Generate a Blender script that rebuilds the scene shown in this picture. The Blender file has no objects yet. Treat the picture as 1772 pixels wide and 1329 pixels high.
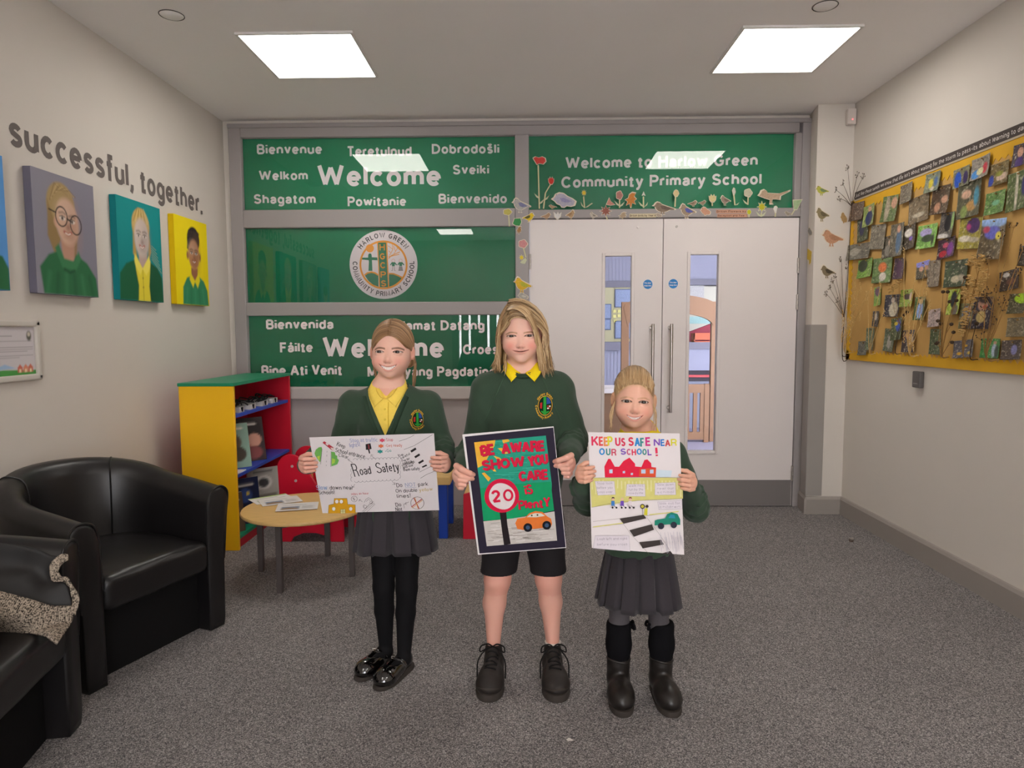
import bpy, bmesh, math, random
import numpy as np
from mathutils import Vector, Matrix
random.seed(7); RNG = np.random.default_rng(7)
SC = bpy.context.scene; COL = SC.collection
PI = math.pi
# ------------------------------------------------------------------ camera
F_PX, PITCH, YAW, ROLL, CAM_H = 1158.2, .0791, -.0192, -.0042, 1.3
def ray(x, y):
    a = x-886; b = y-664.5; c, s = math.cos(ROLL), math.sin(ROLL)
    X = (c*a+s*b)/F_PX; Y = (-s*a+c*b)/F_PX
    cp, sp = math.cos(PITCH), math.sin(PITCH)
    yy = cp-Y*sp; zz = -sp-Y*cp
    cy, sy = math.cos(YAW), math.sin(YAW)
    return Vector((X*cy+yy*sy, -X*sy+yy*cy, zz))
EYE = Vector((0, 0, CAM_H))
def atz(x, y, z=0.): d = ray(x, y); return EYE+d*((z-CAM_H)/d.z)
def aty(x, y, Y): d = ray(x, y); return EYE+d*(Y/d.y)
def atx(x, y, X): d = ray(x, y); return EYE+d*(X/d.x)
cam_d = bpy.data.cameras.new('camera'); cam = bpy.data.objects.new('camera', cam_d); COL.objects.link(cam)
cam_d.sensor_width = 36; cam_d.lens = F_PX*36/1772; cam_d.clip_start = .05
fw = ray(886, 664.5).normalized(); rt = (ray(887, 664.5)-ray(886, 664.5)).normalized(); up = rt.cross(fw)
cam.matrix_world = Matrix(((rt.x, up.x, -fw.x, 0), (rt.y, up.y, -fw.y, 0), (rt.z, up.z, -fw.z, CAM_H), (0, 0, 0, 1)))
SC.camera = cam
# ------------------------------------------------------------------ world and exposure
wd = bpy.data.worlds.new('world'); SC.world = wd; wd.use_nodes = True
bg = wd.node_tree.nodes['Background']; bg.inputs[0].default_value = (.97, .97, 1., 1); bg.inputs[1].default_value = 15.0
SC.view_settings.view_transform = 'Standard'; SC.view_settings.look = 'None'
SC.view_settings.exposure = 0.08; SC.view_settings.gamma = 1.0; SC.view_settings.use_curve_mapping = False
PANEL_W = 13.0      # emission of the ceiling light panels
# room numbers
D = 4.94; XL = -2.1805; XR = 2.2375; ZC = 2.82; Y_STEP = 2.93; ZN = 3.12; Y_FRONT = -2.6; YP = 4.70
# ------------------------------------------------------------------ helpers
def lin(c):
    if isinstance(c, str):
        c = c.lstrip('#'); c = [int(c[i:i+2], 16) for i in (0, 2, 4)]
    return tuple((v/255/12.92 if v/255 <= .04045 else ((v/255+.055)/1.055)**2.4) for v in c)
MATS = {}
def mat(name, col, rough=.6, spec=.4, noise=0., nscale=60., bump=0., bscale=200., metal=0., coat=0., sheen=0., stretch=None, bdist=.002):
    if name in MATS: return MATS[name]
    m = bpy.data.materials.new(name); m.use_nodes = True; nt = m.node_tree; b = nt.nodes['Principled BSDF']
    c = lin(col); b.inputs['Base Color'].default_value = (*c, 1); b.inputs['Roughness'].default_value = rough
    b.inputs['Specular IOR Level'].default_value = spec; b.inputs['Metallic'].default_value = metal
    if coat: b.inputs['Coat Weight'].default_value = coat; b.inputs['Coat Roughness'].default_value = .08
    if sheen: b.inputs['Sheen Weight'].default_value = sheen; b.inputs['Sheen Roughness'].default_value = .5
    if noise or bump:
        tc = nt.nodes.new('ShaderNodeTexCoord'); vec = tc.outputs['Object']
        if stretch:
            mp = nt.nodes.new('ShaderNodeMapping'); mp.inputs['Scale'].default_value = stretch
            nt.links.new(vec, mp.inputs[0]); vec = mp.outputs[0]
    if noise:
        n = nt.nodes.new('ShaderNodeTexNoise'); n.inputs['Scale'].default_value = nscale; n.inputs['Detail'].default_value = 4
        nt.links.new(vec, n.inputs['Vector'])
        r = nt.nodes.new('ShaderNodeMapRange'); r.inputs['From Min'].default_value = .25; r.inputs['From Max'].default_value = .75
        r.inputs['To Min'].default_value = 1-noise; r.inputs['To Max'].default_value = 1+noise
        nt.links.new(n.outputs[0], r.inputs[0])
        h = nt.nodes.new('ShaderNodeVectorMath'); h.operation = 'SCALE'; h.inputs[0].default_value = c
        nt.links.new(r.outputs[0], h.inputs['Scale']); nt.links.new(h.outputs[0], b.inputs['Base Color'])
    if bump:
        n2 = nt.nodes.new('ShaderNodeTexNoise'); n2.inputs['Scale'].default_value = bscale; n2.inputs['Detail'].default_value = 3
        nt.links.new(vec, n2.inputs['Vector'])
        bp = nt.nodes.new('ShaderNodeBump'); bp.inputs['Strength'].default_value = bump; bp.inputs['Distance'].default_value = bdist
        nt.links.new(n2.outputs[0], bp.inputs['Height']); nt.links.new(bp.outputs[0], b.inputs['Normal'])
    MATS[name] = m; return m
def emit(name, col, strength):
    m = bpy.data.materials.new(name); m.use_nodes = True; nt = m.node_tree
    b = nt.nodes['Principled BSDF']; b.inputs['Base Color'].default_value = (.8, .8, .8, 1)
    b.inputs['Emission Color'].default_value = (*lin(col), 1); b.inputs['Emission Strength'].default_value = strength
    return m
def vmat(name, rough=.6, spec=.3, bump=0., bscale=200., sss=0., sheen=0., coat=0.):
    """material whose colour is the mesh colour attribute Col (prints, paint and skin tones)"""
    if name in MATS: return MATS[name]
    m = mat(name, '#ffffff', rough, spec, bump=bump, bscale=bscale, sheen=sheen, coat=coat)
    nt = m.node_tree; a = nt.nodes.new('ShaderNodeAttribute'); a.attribute_name = 'Col'
    b = nt.nodes['Principled BSDF']; nt.links.new(a.outputs['Color'], b.inputs['Base Color'])
    if sss: b.inputs['Subsurface Weight'].default_value = sss; b.inputs['Subsurface Radius'].default_value = (.012, .005, .003); b.inputs['Subsurface Scale'].default_value = .5
    return m
def glass(name, tint=(1, 1, 1), ior=1.5, rough=.0):
    """thin pane: fresnel reflection over see-through"""
    m = bpy.data.materials.new(name); m.use_nodes = True; nt = m.node_tree; nt.nodes.remove(nt.nodes['Principled BSDF'])
    out = nt.nodes['Material Output']; mx = nt.nodes.new('ShaderNodeMixShader'); t = nt.nodes.new('ShaderNodeBsdfTransparent')
    g = nt.nodes.new('ShaderNodeBsdfGlossy'); g.inputs['Roughness'].default_value = rough; f = nt.nodes.new('ShaderNodeFresnel'); f.inputs[0].default_value = ior
    t.inputs[0].default_value = (*tint, 1)
    nt.links.new(f.outputs[0], mx.inputs[0]); nt.links.new(t.outputs[0], mx.inputs[1]); nt.links.new(g.outputs[0], mx.inputs[2]); nt.links.new(mx.outputs[0], out.inputs[0])
    return m
def props(o, label=None, cat=None, group=None, kind=None):
    if label: o['label'] = label
    if cat: o['category'] = cat
    if group: o['group'] = group
    if kind: o['kind'] = kind
    return o
def thing(name, label, cat, loc=(0, 0, 0), rz=0., group=None):
    o = bpy.data.objects.new(name, None); COL.objects.link(o); o.location = loc; o.rotation_euler = (0, 0, rz); o.empty_display_size = .05
    return props(o, label, cat, group)
def mesh_obj(name, V, Fc, m=None, parent=None, smooth=False, cols=None, colface=None, mats=None, mi=None):
    me = bpy.data.meshes.new(name)
    V = np.asarray(V, dtype=np.float32).reshape(-1, 3)
    if isinstance(Fc, np.ndarray) and Fc.ndim == 2:
        n, k = Fc.shape; me.vertices.add(len(V)); me.vertices.foreach_set('co', V.ravel())
        me.loops.add(n*k); me.loops.foreach_set('vertex_index', Fc.astype(np.int32).ravel())
        me.polygons.add(n); me.polygons.foreach_set('loop_start', np.arange(0, n*k, k, dtype=np.int32)); me.polygons.foreach_set('loop_total', np.full(n, k, dtype=np.int32))
        me.update(calc_edges=True)
    else: me.from_pydata(V.tolist(), [], Fc)
    if cols is not None:
        a = me.color_attributes.new('Col', 'FLOAT_COLOR', 'POINT'); c = np.ones((len(V), 4), np.float32); c[:, :3] = cols; a.data.foreach_set('color', c.ravel())
    elif colface is not None:
        a = me.color_attributes.new('Col', 'FLOAT_COLOR', 'CORNER')
        c = np.ones((len(me.loops), 4), np.float32); k = 0
        for p, cc in zip(me.polygons, colface): c[k:k+p.loop_total, :3] = cc; k += p.loop_total
        a.data.foreach_set('color', c.ravel())
    for mm in (mats or ([m] if m else [])): me.materials.append(mm)
    if mi is not None: me.polygons.foreach_set('material_index', np.asarray(mi, np.int32))
    if smooth: me.polygons.foreach_set('use_smooth', np.ones(len(me.polygons), bool))
    o = bpy.data.objects.new(name, me); COL.objects.link(o)
    if parent: o.parent = parent
    return o
def bevel(o, w=.004, seg=2, ang=.6):
    b = o.modifiers.new('bevel', 'BEVEL'); b.width = w; b.segments = seg; b.limit_method = 'ANGLE'; b.angle_limit = ang; b.harden_normals = False
    return o
def autosmooth(o, ang=.7):
    me = o.data; me.polygons.foreach_set('use_smooth', np.ones(len(me.polygons), bool)); me.set_sharp_from_angle(angle=ang); return o
class MB:
    def __init__(s): s.v = []; s.f = []; s.c = []; s.col = (1, 1, 1)
    def add(s, V, Fc, col=None):
        k = len(s.v); s.v += [tuple(p) for p in V]; s.f += [tuple(i+k for i in q) for q in Fc]; s.c += [col or s.col]*len(Fc); return s
    def box(s, a, b, col=None, M=None):
        x0, y0, z0 = a; x1, y1, z1 = b
        V = [(x0, y0, z0), (x1, y0, z0), (x1, y1, z0), (x0, y1, z0), (x0, y0, z1), (x1, y0, z1), (x1, y1, z1), (x0, y1, z1)]
        if M is not None: V = [tuple(M @ Vector(p)) for p in V]
        return s.add(V, [(0, 3, 2, 1), (4, 5, 6, 7), (0, 1, 5, 4), (1, 2, 6, 5), (2, 3, 7, 6), (3, 0, 4, 7)], col)
    def prism(s, pts, O, U, W, N, h, col=None):
        """2-D outline pts in plane (O,U,W), extruded by h along N"""
        O, U, W, N = Vector(O), Vector(U), Vector(W), Vector(N); n = len(pts)
        ar = sum(pts[i][0]*pts[(i+1) % n][1]-pts[(i+1) % n][0]*pts[i][1] for i in range(n))
        if (ar < 0) != (U.cross(W).dot(N) < 0): pts = pts[::-1]
        A = [O+U*p[0]+W*p[1] for p in pts]; B = [p+N*h for p in A]
        return s.add(A+B, [tuple(range(n-1, -1, -1)), tuple(range(n, 2*n))]+[(i, (i+1) % n, n+(i+1) % n, n+i) for i in range(n)], col)
    def tube(s, pts, r, n=8, col=None, cap=True, flat=1.):
        pts = [Vector(p) for p in pts]; m = len(pts); rs = r if isinstance(r, (list, tuple, np.ndarray)) else [r]*m
        V = []; Fc = []; prev = None
        for i, p in enumerate(pts):
            t = (pts[min(i+1, m-1)]-pts[max(i-1, 0)]); t = t.normalized() if t.length > 1e-9 else Vector((0, 0, 1))
            if prev is None: a = t.orthogonal().normalized()
            else: a = (prev-t*prev.dot(t)); a = a.normalized() if a.length > 1e-6 else t.orthogonal().normalized()
            b = t.cross(a); prev = a
            for k in range(n):
                q = 2*PI*k/n; V.append(p+(a*math.cos(q)+b*math.sin(q)*flat)*rs[i])
        for i in range(m-1):
            for k in range(n): Fc.append((i*n+k, i*n+(k+1) % n, (i+1)*n+(k+1) % n, (i+1)*n+k))
        if cap: Fc.append(tuple(range(n-1, -1, -1))); Fc.append(tuple((m-1)*n+k for k in range(n)))
        return s.add(V, Fc, col)
    def lathe(s, prof, c=(0, 0, 0), n=24, col=None):
        V = []; Fc = []; m = len(prof)
        for r, z in prof:
            for k in range(n): q = 2*PI*k/n; V.append((c[0]+r*math.cos(q), c[1]+r*math.sin(q), c[2]+z))
        for i in range(m-1):
            for k in range(n): Fc.append((i*n+k, i*n+(k+1) % n, (i+1)*n+(k+1) % n, (i+1)*n+k))
        Fc.append(tuple(range(n-1, -1, -1))); Fc.append(tuple((m-1)*n+k for k in range(n)))
        return s.add(V, Fc, col)
    def build(s, name, m=None, parent=None, smooth=False, vcol=False):
        o = mesh_obj(name, s.v, s.f, m, parent, False, colface=s.c if vcol else None)
        if smooth: autosmooth(o)
        return o
def struct(o, label=None):
    o['kind'] = 'structure'
    if label: o['label'] = label
    return o
def catmull(pts, n=6):
    P = [np.array(p, float) for p in pts]; P = [2*P[0]-P[1]]+P+[2*P[-1]-P[-2]]; out = []
    for i in range(1, len(P)-2):
        for k in range(n):
            t = k/n; a, b, c, d = P[i-1:i+3]
            out.append(.5*(2*b+(c-a)*t+(2*a-5*b+4*c-d)*t*t+(3*b-a-3*c+d)*t**3))
    out.append(P[-2]); return [tuple(p) for p in out]
# ------------------------------------------------------------------ stroke lettering
def A_(cx, cy, rx, ry, a0, a1):
    n = max(3, int(abs(a1-a0)/20)); return [(cx+rx*math.cos(math.radians(a0+(a1-a0)*i/n)), cy+ry*math.sin(math.radians(a0+(a1-a0)*i/n))) for i in range(n+1)]
_t, _b, _x = .91, .09, .64
_o = A_(.21, .365, .21, .275, 0, 360)
GL = {
 'a': (.40, [[(.03, .5)]+A_(.205, .45, .185, .19, 150, 0)+[(.39, .09)], [(.39, .40), (.2, .375)]+A_(.17, .23, .15, .14, 90, 270)+[(.27, .10), (.39, .22)]]),
 'b': (.42, [[(0, _t), (0, _b)], _o]), 'c': (.40, [A_(.21, .365, .21, .275, 42, 318)]), 'd': (.42, [[(.42, _t), (.42, _b)], _o]),
 'e': (.42, [[(.02, .365), (.42, .365)], A_(.21, .365, .21, .275, -4, 318)]),
 'f': (.24, [[(.10, .0), (.10, 1.0)], [(.08, .915), (.30, .915)], [(-.05, .625), (.26, .625)]]),
 'g': (.42, [_o, [(.42, _x), (.42, 0)]+A_(.21, -.0, .21, .19, 0, -150)]),
 'h': (.40, [[(0, _t), (0, _b)], [(0, .35)]+A_(.2, .42, .2, .22, 170, 0)+[(.4, _b)]]),
 'i': (0, [[(0, _x), (0, _b)], [(0, .80), (0, .93)]]), 'j': (.06, [[(.06, _x), (.06, -.1), (-.04, -.19)], [(.06, .80), (.06, .93)]]),
 'k': (.38, [[(0, _t), (0, _b)], [(.38, _x), (0, .30)], [(.14, .43), (.40, _b)]]), 'l': (0, [[(0, _t), (0, _b)]]),
 'm': (.66, [[(0, _x), (0, _b)], [(0, .35)]+A_(.165, .45, .165, .19, 170, 0)+[(.33, _b)], [(.33, .35)]+A_(.495, .45, .165, .19, 170, 0)+[(.66, _b)]]),
 'n': (.40, [[(0, _x), (0, _b)], [(0, .35)]+A_(.2, .42, .2, .22, 170, 0)+[(.4, _b)]]), 'o': (.42, [_o]),
 'p': (.42, [[(0, _x), (0, -.2)], _o]), 'q': (.42, [[(.42, _x), (.42, -.2)], _o]),
 'r': (.20, [[(0, _x), (0, _b)], [(0, .4)]+A_(.2, .42, .2, .215, 170, 75)]),
 's': (.36, [A_(.18, .50, .16, .14, 25, 180)[0:]+[(.06, .42), (.3, .32)]+A_(.18, .225, .17, .135, 30, -155)]),
 't': (.24, [[(.10, .84), (.10, .0)], [(.08, .085), (.29, .085)], [(-.05, .625), (.26, .625)]]),
 'u': (.40, [[(0, _x), (0, .3)]+A_(.2, .29, .2, .2, 180, 350)+[(.4, .35)], [(.4, _x), (.4, _b)]]),
 'v': (.42, [[(0, .72), (.21, .10), (.42, .72)]]), 'w': (.66, [[(0, .72), (.165, .10), (.33, .64), (.495, .10), (.66, .72)]]),
 'x': (.38, [[(0, .70), (.38, .03)], [(.38, .70), (0, .03)]]), 'y': (.42, [[(0, .70), (.21, .10)], [(.42, .70), (.18, -.05), (.1, -.19), (-.02, -.19)]]),
 'z': (.36, [[(0, _x), (.36, _x), (0, _b), (.38, _b)]]),
 'A': (.66, [[(0, .02), (.33, .95), (.66, .02)], [(.12, .34), (.54, .34)]]),
 'B': (.50, [[(0, _t), (0, _b)], [(0, _t), (.28, _t)]+A_(.28, .715, .19, .195, 90, -90)+[(0, .52)], [(.28, .52)]+A_(.30, .305, .21, .215, 90, -90)+[(0, _b)]]),
 'C': (.60, [A_(.31, .5, .31, .41, 38, 322)]), 'D': (.56, [[(0, _b), (0, _t), (.22, _t)]+A_(.22, .5, .34, .41, 90, -90)+[(0, _b)]]),
 'E': (.46, [[(.48, _t), (0, _t), (0, _b), (.50, _b)], [(0, .52), (.44, .52)]]), 'F': (.44, [[(.46, _t), (0, _t), (0, .0)], [(0, .50), (.40, .50)]]),
 'G': (.62, [A_(.31, .5, .31, .41, 42, 330)+[(.60, .25), (.60, .46), (.34, .46)]]), 'H': (.54, [[(0, 1), (0, 0)], [(.54, 1), (.54, 0)], [(0, .52), (.54, .52)]]),
 'I': (0, [[(0, 1), (0, 0)]]), 'J': (.36, [[(.36, 1), (.36, .28)]+A_(.18, .28, .18, .19, 0, -180)]),
 'K': (.52, [[(0, 1), (0, 0)], [(.54, .97), (.0, .38)], [(.20, .58), (.56, .02)]]), 'L': (.42, [[(0, 1), (0, _b), (.44, _b)]]),
 'M': (.66, [[(0, 0), (0, .97), (.33, .12), (.66, .97), (.66, 0)]]), 'N': (.54, [[(0, 0), (0, .95), (.54, .05), (.54, 1)]]),
 'O': (.64, [A_(.32, .5, .32, .41, 0, 360)]), 'P': (.48, [[(0, 0), (0, _t), (.28, _t)]+A_(.28, .68, .21, .23, 90, -90)+[(0, .45)]]),
 'Q': (.64, [A_(.32, .5, .32, .41, 0, 360), [(.4, .28), (.66, .02)]]),
 'R': (.52, [[(0, 0), (0, _t), (.3, _t)]+A_(.3, .69, .2, .22, 90, -90)+[(0, .47)], [(.28, .47), (.44, .36), (.5, 0)]]),
 'S': (.52, [A_(.26, .70, .23, .21, 20, 185)+[(.08, .58), (.42, .44)]+A_(.26, .30, .25, .21, 30, -165)]),
 'T': (.50, [[(-.02, _t), (.52, _t)], [(.25, _t), (.25, 0)]]), 'U': (.54, [[(0, 1), (0, .36)]+A_(.27, .36, .27, .27, 180, 360)+[(.54, 1)]]),
 'V': (.58, [[(0, 1.0), (.29, .09), (.58, 1.0)]]), 'W': (.92, [[(0, 1.0), (.23, .09), (.46, .90), (.69, .09), (.92, 1.0)]]),
 'X': (.56, [[(0, 1), (.56, 0)], [(.56, 1), (0, 0)]]), 'Y': (.56, [[(0, .98), (.28, .45), (.56, .98)], [(.28, .45), (.28, 0)]]), 'Z': (.5, [[(0, _t), (.5, _t), (0, _b), (.52, _b)]]),
 '0': (.44, [A_(.22, .5, .22, .41, 0, 360)]), '1': (.2, [[(0, .75), (.16, .9), (.16, 0)]]),
 '2': (.44, [A_(.22, .68, .2, .23, 170, -35)+[(.02, .09), (.46, .09)]]), '4': (.46, [[(.32, 0), (.32, .95), (0, .3), (.48, .3)]]), '5': (.44, [[(.42, .91), (.06, .91), (.02, .5)]+A_(.2, .33, .22, .24, 110, -150)]),
 '.': (0, [[(0, 0), (0, .17)]]), ',': (.03, [[(.04, .17), (.04, .02), (-.03, -.15)]]), '!': (0, [[(0, 1), (0, .32)], [(0, 0), (0, .17)]]), "'": (0, [[(0, .95), (0, .68)]]), '-': (.28, [[(0, .4), (.28, .4)]]), '+': (.3, [[(0, .4), (.3, .4)], [(.15, .55), (.15, .25)]]), ' ': (.10, []),
}
GL['š'] = (GL['s'][0], GL['s'][1]+[[(.05, .97), (.18, .82), (.31, .97)]]); GL['á'] = (GL['a'][0], GL['a'][1]+[[(.16, .80), (.28, .97)]])
GL['ä'] = GL['a']
def ribbon(P, w):
    """flat stroke of width w round polyline P -> 2-D verts, quads"""
    P = [np.array(p, float) for p in P]; P = [p for i, p in enumerate(P) if i == 0 or np.linalg.norm(p-P[i-1]) > 1e-7]; n = len(P); closed = np.linalg.norm(P[0]-P[-1]) < 1e-6
    V = []
    for i in range(n):
        a = P[i]-P[i-1] if i > 0 else (P[0]-P[-2] if closed else P[1]-P[0])
        b = P[i+1]-P[i] if i < n-1 else (P[1]-P[0] if closed else P[-1]-P[-2])
        a = a/(np.linalg.norm(a)+1e-12); b = b/(np.linalg.norm(b)+1e-12); na = np.array([-a[1], a[0]]); nb = np.array([-b[1], b[0]])
        m = na+nb; L = np.linalg.norm(m)
        m = na if L < .3 else m/L; k = min(1/max(m@na, .35), 1.4)
        V += [P[i]+m*k*w/2, P[i]-m*k*w/2]
    return V, [(2*i, 2*i+1, 2*i+3, 2*i+2) for i in range(n-1)]
def split_sharp(strokes):
    """break strokes at sharp corners (V, W, M...) so each limb keeps its full width"""
    out = []
    for st in strokes:
        cur = [st[0]]
        for i in range(1, len(st)):
            cur.append(st[i])
            if i < len(st)-1:
                a = np.subtract(st[i], st[i-1]); b = np.subtract(st[i+1], st[i]); la, lb = np.hypot(*a), np.hypot(*b)
                if la > .2 and lb > .2 and a@b/(la*lb) < -.3: out.append(cur); cur = [st[i]]
        out.append(cur)
    return out
def layout(s, gap=.30, jit=0., rnd=None):
    """strokes of a string, natural width"""
    x = 0; S = []
    for i, ch in enumerate(s):
        w, st = GL.get(ch, GL[' '])
        dy = rnd.uniform(-jit, jit) if jit else 0; sc = 1+(rnd.uniform(-jit, jit) if jit else 0)
        for k in split_sharp(st): S.append([(x+p[0]*sc, p[1]*sc+dy) for p in k])
        x += w+gap
    return S, x-gap
def text(parent, s, P0, U, V, cap, width=None, pen=.18, m=None, depth=.0, lift=.0008, name='lettering', col=None, jit=0., gap=.27, mb=None, N=None, seed=1):
    """lettering on a plane: P0 baseline start (outer edge), U along, V up; fitted to width"""
    rnd = random.Random(seed); P0, U, V = Vector(P0), Vector(U).normalized(), Vector(V); N = Vector(N) if N is not None else U.cross(V).normalized()
    S, W = layout(s, gap, jit, rnd); kx = cap if width is None else (width-pen*cap)/max(W, .01)
    own = mb is None; mb = mb or MB()
    for i_, st in enumerate(S):
        pts = [(p[0]*kx+pen*cap/2, p[1]*cap) for p in st]; e_ = i_ % 9*.00003
        v2, q = ribbon(pts, pen*cap)
        T = [P0+U*p[0]+V*p[1]+N*(lift+depth+e_) for p in v2]; n = len(T)
        if depth:
            B = [P0+U*p[0]+V*p[1]+N*lift for p in v2]
            sides = []
            for a, b, c, d in q: sides += [(a, n+a, n+b, b)] if a == 0 else []; sides += [(a, d, n+d, n+a), (b, n+b, n+c, c)]
            e = len(T)-2; sides += [(e, e+1, n+e+1, n+e)]
            mb.add(T+B, q+sides, col)
        else: mb.add(T, q, col)
    return mb.build(name, m, parent, vcol=col is not None) if own else mb
def text_px(parent, s, plane, a, b, cap_px, V=(0, 0, 1), **k):
    """lettering whose baseline runs from pixel a to pixel b on a wall given by plane(x,y)"""
    P0, P1 = plane(*a), plane(*b); c = plane(a[0], a[1]-cap_px)
    cap = abs((c-P0).dot(Vector(V))); return text(parent, s, P0, P1-P0, V, cap, (P1-P0).length, **k)
# ------------------------------------------------------------------ painted (vertex-coloured) sheets
def painted(name, nx, ny, place, paint, m, parent=None, thick=None):
    """grid sheet: place(u,v)->xyz arrays, paint(u,v)->rgb (linear); u,v in 0..1"""
    u, v = np.meshgrid(np.linspace(0, 1, nx), np.linspace(0, 1, ny)); P = np.stack(place(u, v), -1).reshape(-1, 3); c = np.clip(paint(u, v), 0, 1).reshape(-1, 3)
    i = np.arange((ny-1)*nx).reshape(ny-1, nx)[:, :-1].ravel(); Fc = np.stack([i, i+1, i+nx+1, i+nx], -1)
    return mesh_obj(name, P, Fc, m, parent, True, cols=c)
class Paint:
    """soft-edged painting in numpy, sRGB colours"""
    def __init__(s, u, v, bgc, asp=1.): s.x = u; s.y = v*asp; s.im = np.ones(u.shape+(3,))*np.array(lin(bgc)); s.asp = asp
    def lay(s, d, col, soft=.006, op=1.):
        a = np.clip(.5-d/(2*soft), 0, 1)*op; s.im = s.im*(1-a[..., None])+np.array(lin(col))*a[..., None]; return s
    def ell(s, cx, cy, rx, ry, col, rot=0., **k):
        c, n = math.cos(rot), math.sin(rot); X = s.x-cx; Y = s.y-cy; a = X*c+Y*n; b = -X*n+Y*c
        return s.lay((np.hypot(a/rx, b/ry)-1)*min(rx, ry), col, **k)
    def poly(s, pts, col, **k):
        d = np.full(s.x.shape, 1e9); ins = np.zeros(s.x.shape, bool); n = len(pts)
        for i in range(n):
            ax, ay = pts[i]; bx, by = pts[(i+1) % n]; ex, ey = bx-ax, by-ay
            t = np.clip(((s.x-ax)*ex+(s.y-ay)*ey)/(ex*ex+ey*ey+1e-12), 0, 1)
            d = np.minimum(d, np.hypot(s.x-ax-t*ex, s.y-ay-t*ey))
            ins ^= ((ay > s.y) != (by > s.y)) & (s.x < (bx-ax)*(s.y-ay)/(by-ay+1e-12)+ax)
        return s.lay(np.where(ins, -d, d), col, **k)
    def line(s, pts, w, col, **k):
        d = np.full(s.x.shape, 1e9)
        for (ax, ay), (bx, by) in zip(pts[:-1], pts[1:]):
            ex, ey = bx-ax, by-ay; t = np.clip(((s.x-ax)*ex+(s.y-ay)*ey)/(ex*ex+ey*ey+1e-12), 0, 1); d = np.minimum(d, np.hypot(s.x-ax-t*ex, s.y-ay-t*ey))
        return s.lay(d-w/2, col, **k)
def vnoise(x, y, seed=0):
    """smooth value noise 0..1"""
    r = np.random.default_rng(seed).random((64, 64)); xi = np.floor(x).astype(int); yi = np.floor(y).astype(int); fx = x-xi; fy = y-yi
    fx = fx*fx*(3-2*fx); fy = fy*fy*(3-2*fy); g = lambda a, b: r[a % 64, b % 64]
    return (g(xi, yi)*(1-fx)+g(xi+1, yi)*fx)*(1-fy)+(g(xi, yi+1)*(1-fx)+g(xi+1, yi+1)*fx)*fy
# ================================================================== THE ROOM
M_wall = mat('wall_paint', '#d2cac1', .75, .25, noise=.012, nscale=3, bump=.06, bscale=260)
M_ceil = mat('ceiling_paint', '#f1ece9', .8, .2, noise=.015, nscale=2)
M_frame = mat('grey_aluminium', '#97908f', .45, .4)
M_sill = mat('pale_grey_sill', '#b9b1ae', .45, .4)
M_span = mat('grey_spandrel', '#a79f9e', .55, .35)
M_base = mat('grey_skirting', '#968e88', .5, .4)
M_green = mat('green_vinyl', '#007a52', .5, .3)
M_white = mat('white_vinyl', '#e6dcdc', .5, .3)
M_pane = glass('display_pane', ior=1.45)
M_door = mat('door_laminate', '#ddd4d1', .42, .35, noise=.008, nscale=4)
M_steel = mat('brushed_steel', '#b5aea8', .32, .5, metal=1.)
M_kick = mat('kick_plate_steel', '#7d7775', .45, .5, metal=.3)
def carpet():
    m = bpy.data.materials.new('speckled_carpet'); m.use_nodes = True; nt = m.node_tree; b = nt.nodes['Principled BSDF']; b.inputs['Roughness'].default_value = .95; b.inputs['Specular IOR Level'].default_value = .1
    tc = nt.nodes.new('ShaderNodeTexCoord')
    vo = nt.nodes.new('ShaderNodeTexVoronoi'); vo.inputs['Scale'].default_value = 330; nt.links.new(tc.outputs['Object'], vo.inputs['Vector'])
    cr = nt.nodes.new('ShaderNodeValToRGB'); e = cr.color_ramp.elements; e[0].color = (*lin('#474547'), 1); e[0].position = 0.; e[1].color = (*lin('#b9b3b0'), 1); e[1].position = 1.
    for p, c in ((.3, '#6c6969'), (.62, '#86817f'), (.85, '#9d9795')): q = e.new(p); q.color = (*lin(c), 1)
    sp = nt.nodes.new('ShaderNodeSeparateColor'); nt.links.new(vo.outputs['Color'], sp.inputs[0]); nt.links.new(sp.outputs[0], cr.inputs[0])
    n = nt.nodes.new('ShaderNodeTexNoise'); n.inputs['Scale'].default_value = 2.2; nt.links.new(tc.outputs['Object'], n.inputs['Vector'])
    r = nt.nodes.new('ShaderNodeMapRange'); r.inputs['To Min'].default_value = .86; r.inputs['To Max'].default_value = 1.12; nt.links.new(n.outputs[0], r.inputs[0])
    s = nt.nodes.new('ShaderNodeVectorMath'); s.operation = 'SCALE'; nt.links.new(cr.outputs[0], s.inputs[0]); nt.links.new(r.outputs[0], s.inputs['Scale']); nt.links.new(s.outputs[0], b.inputs['Base Color'])
    bp = nt.nodes.new('ShaderNodeBump'); bp.inputs['Strength'].default_value = .6; bp.inputs['Distance'].default_value = .003; nt.links.new(vo.outputs['Distance'], bp.inputs['Height']); nt.links.new(bp.outputs[0], b.inputs['Normal'])
    return m
M_carpet = carpet()
struct(MB().box((XL-.2, Y_FRONT-.2, -.1), (XR+.2, D+.05, 0)).build('floor', M_carpet), 'grey speckled carpet covering the entrance hall floor')
struct(MB().box((XL-.2, Y_FRONT-.2, 0), (XL, D+.2, ZN+.2)).build('wall_left', M_wall), 'warm white painted wall with canvases and lettering')
struct(MB().box((XR, Y_FRONT-.2, 0), (XR+.2, YP+.02, ZN+.2)).build('wall_right', M_wall), 'warm white painted wall with the display board')
WL = bpy.data.objects['wall_left']
struct(MB().prism([(2.035, D+.2), (2.035, D-.0), (1.99, YP), (XR+.2, YP), (XR+.2, D+.2)], (0, 0, 0), (1, 0, 0), (0, 1, 0), (0, 0, 1), ZC+.02).build('wall_return', M_wall), 'short painted pier between door frame and side wall')
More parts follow.
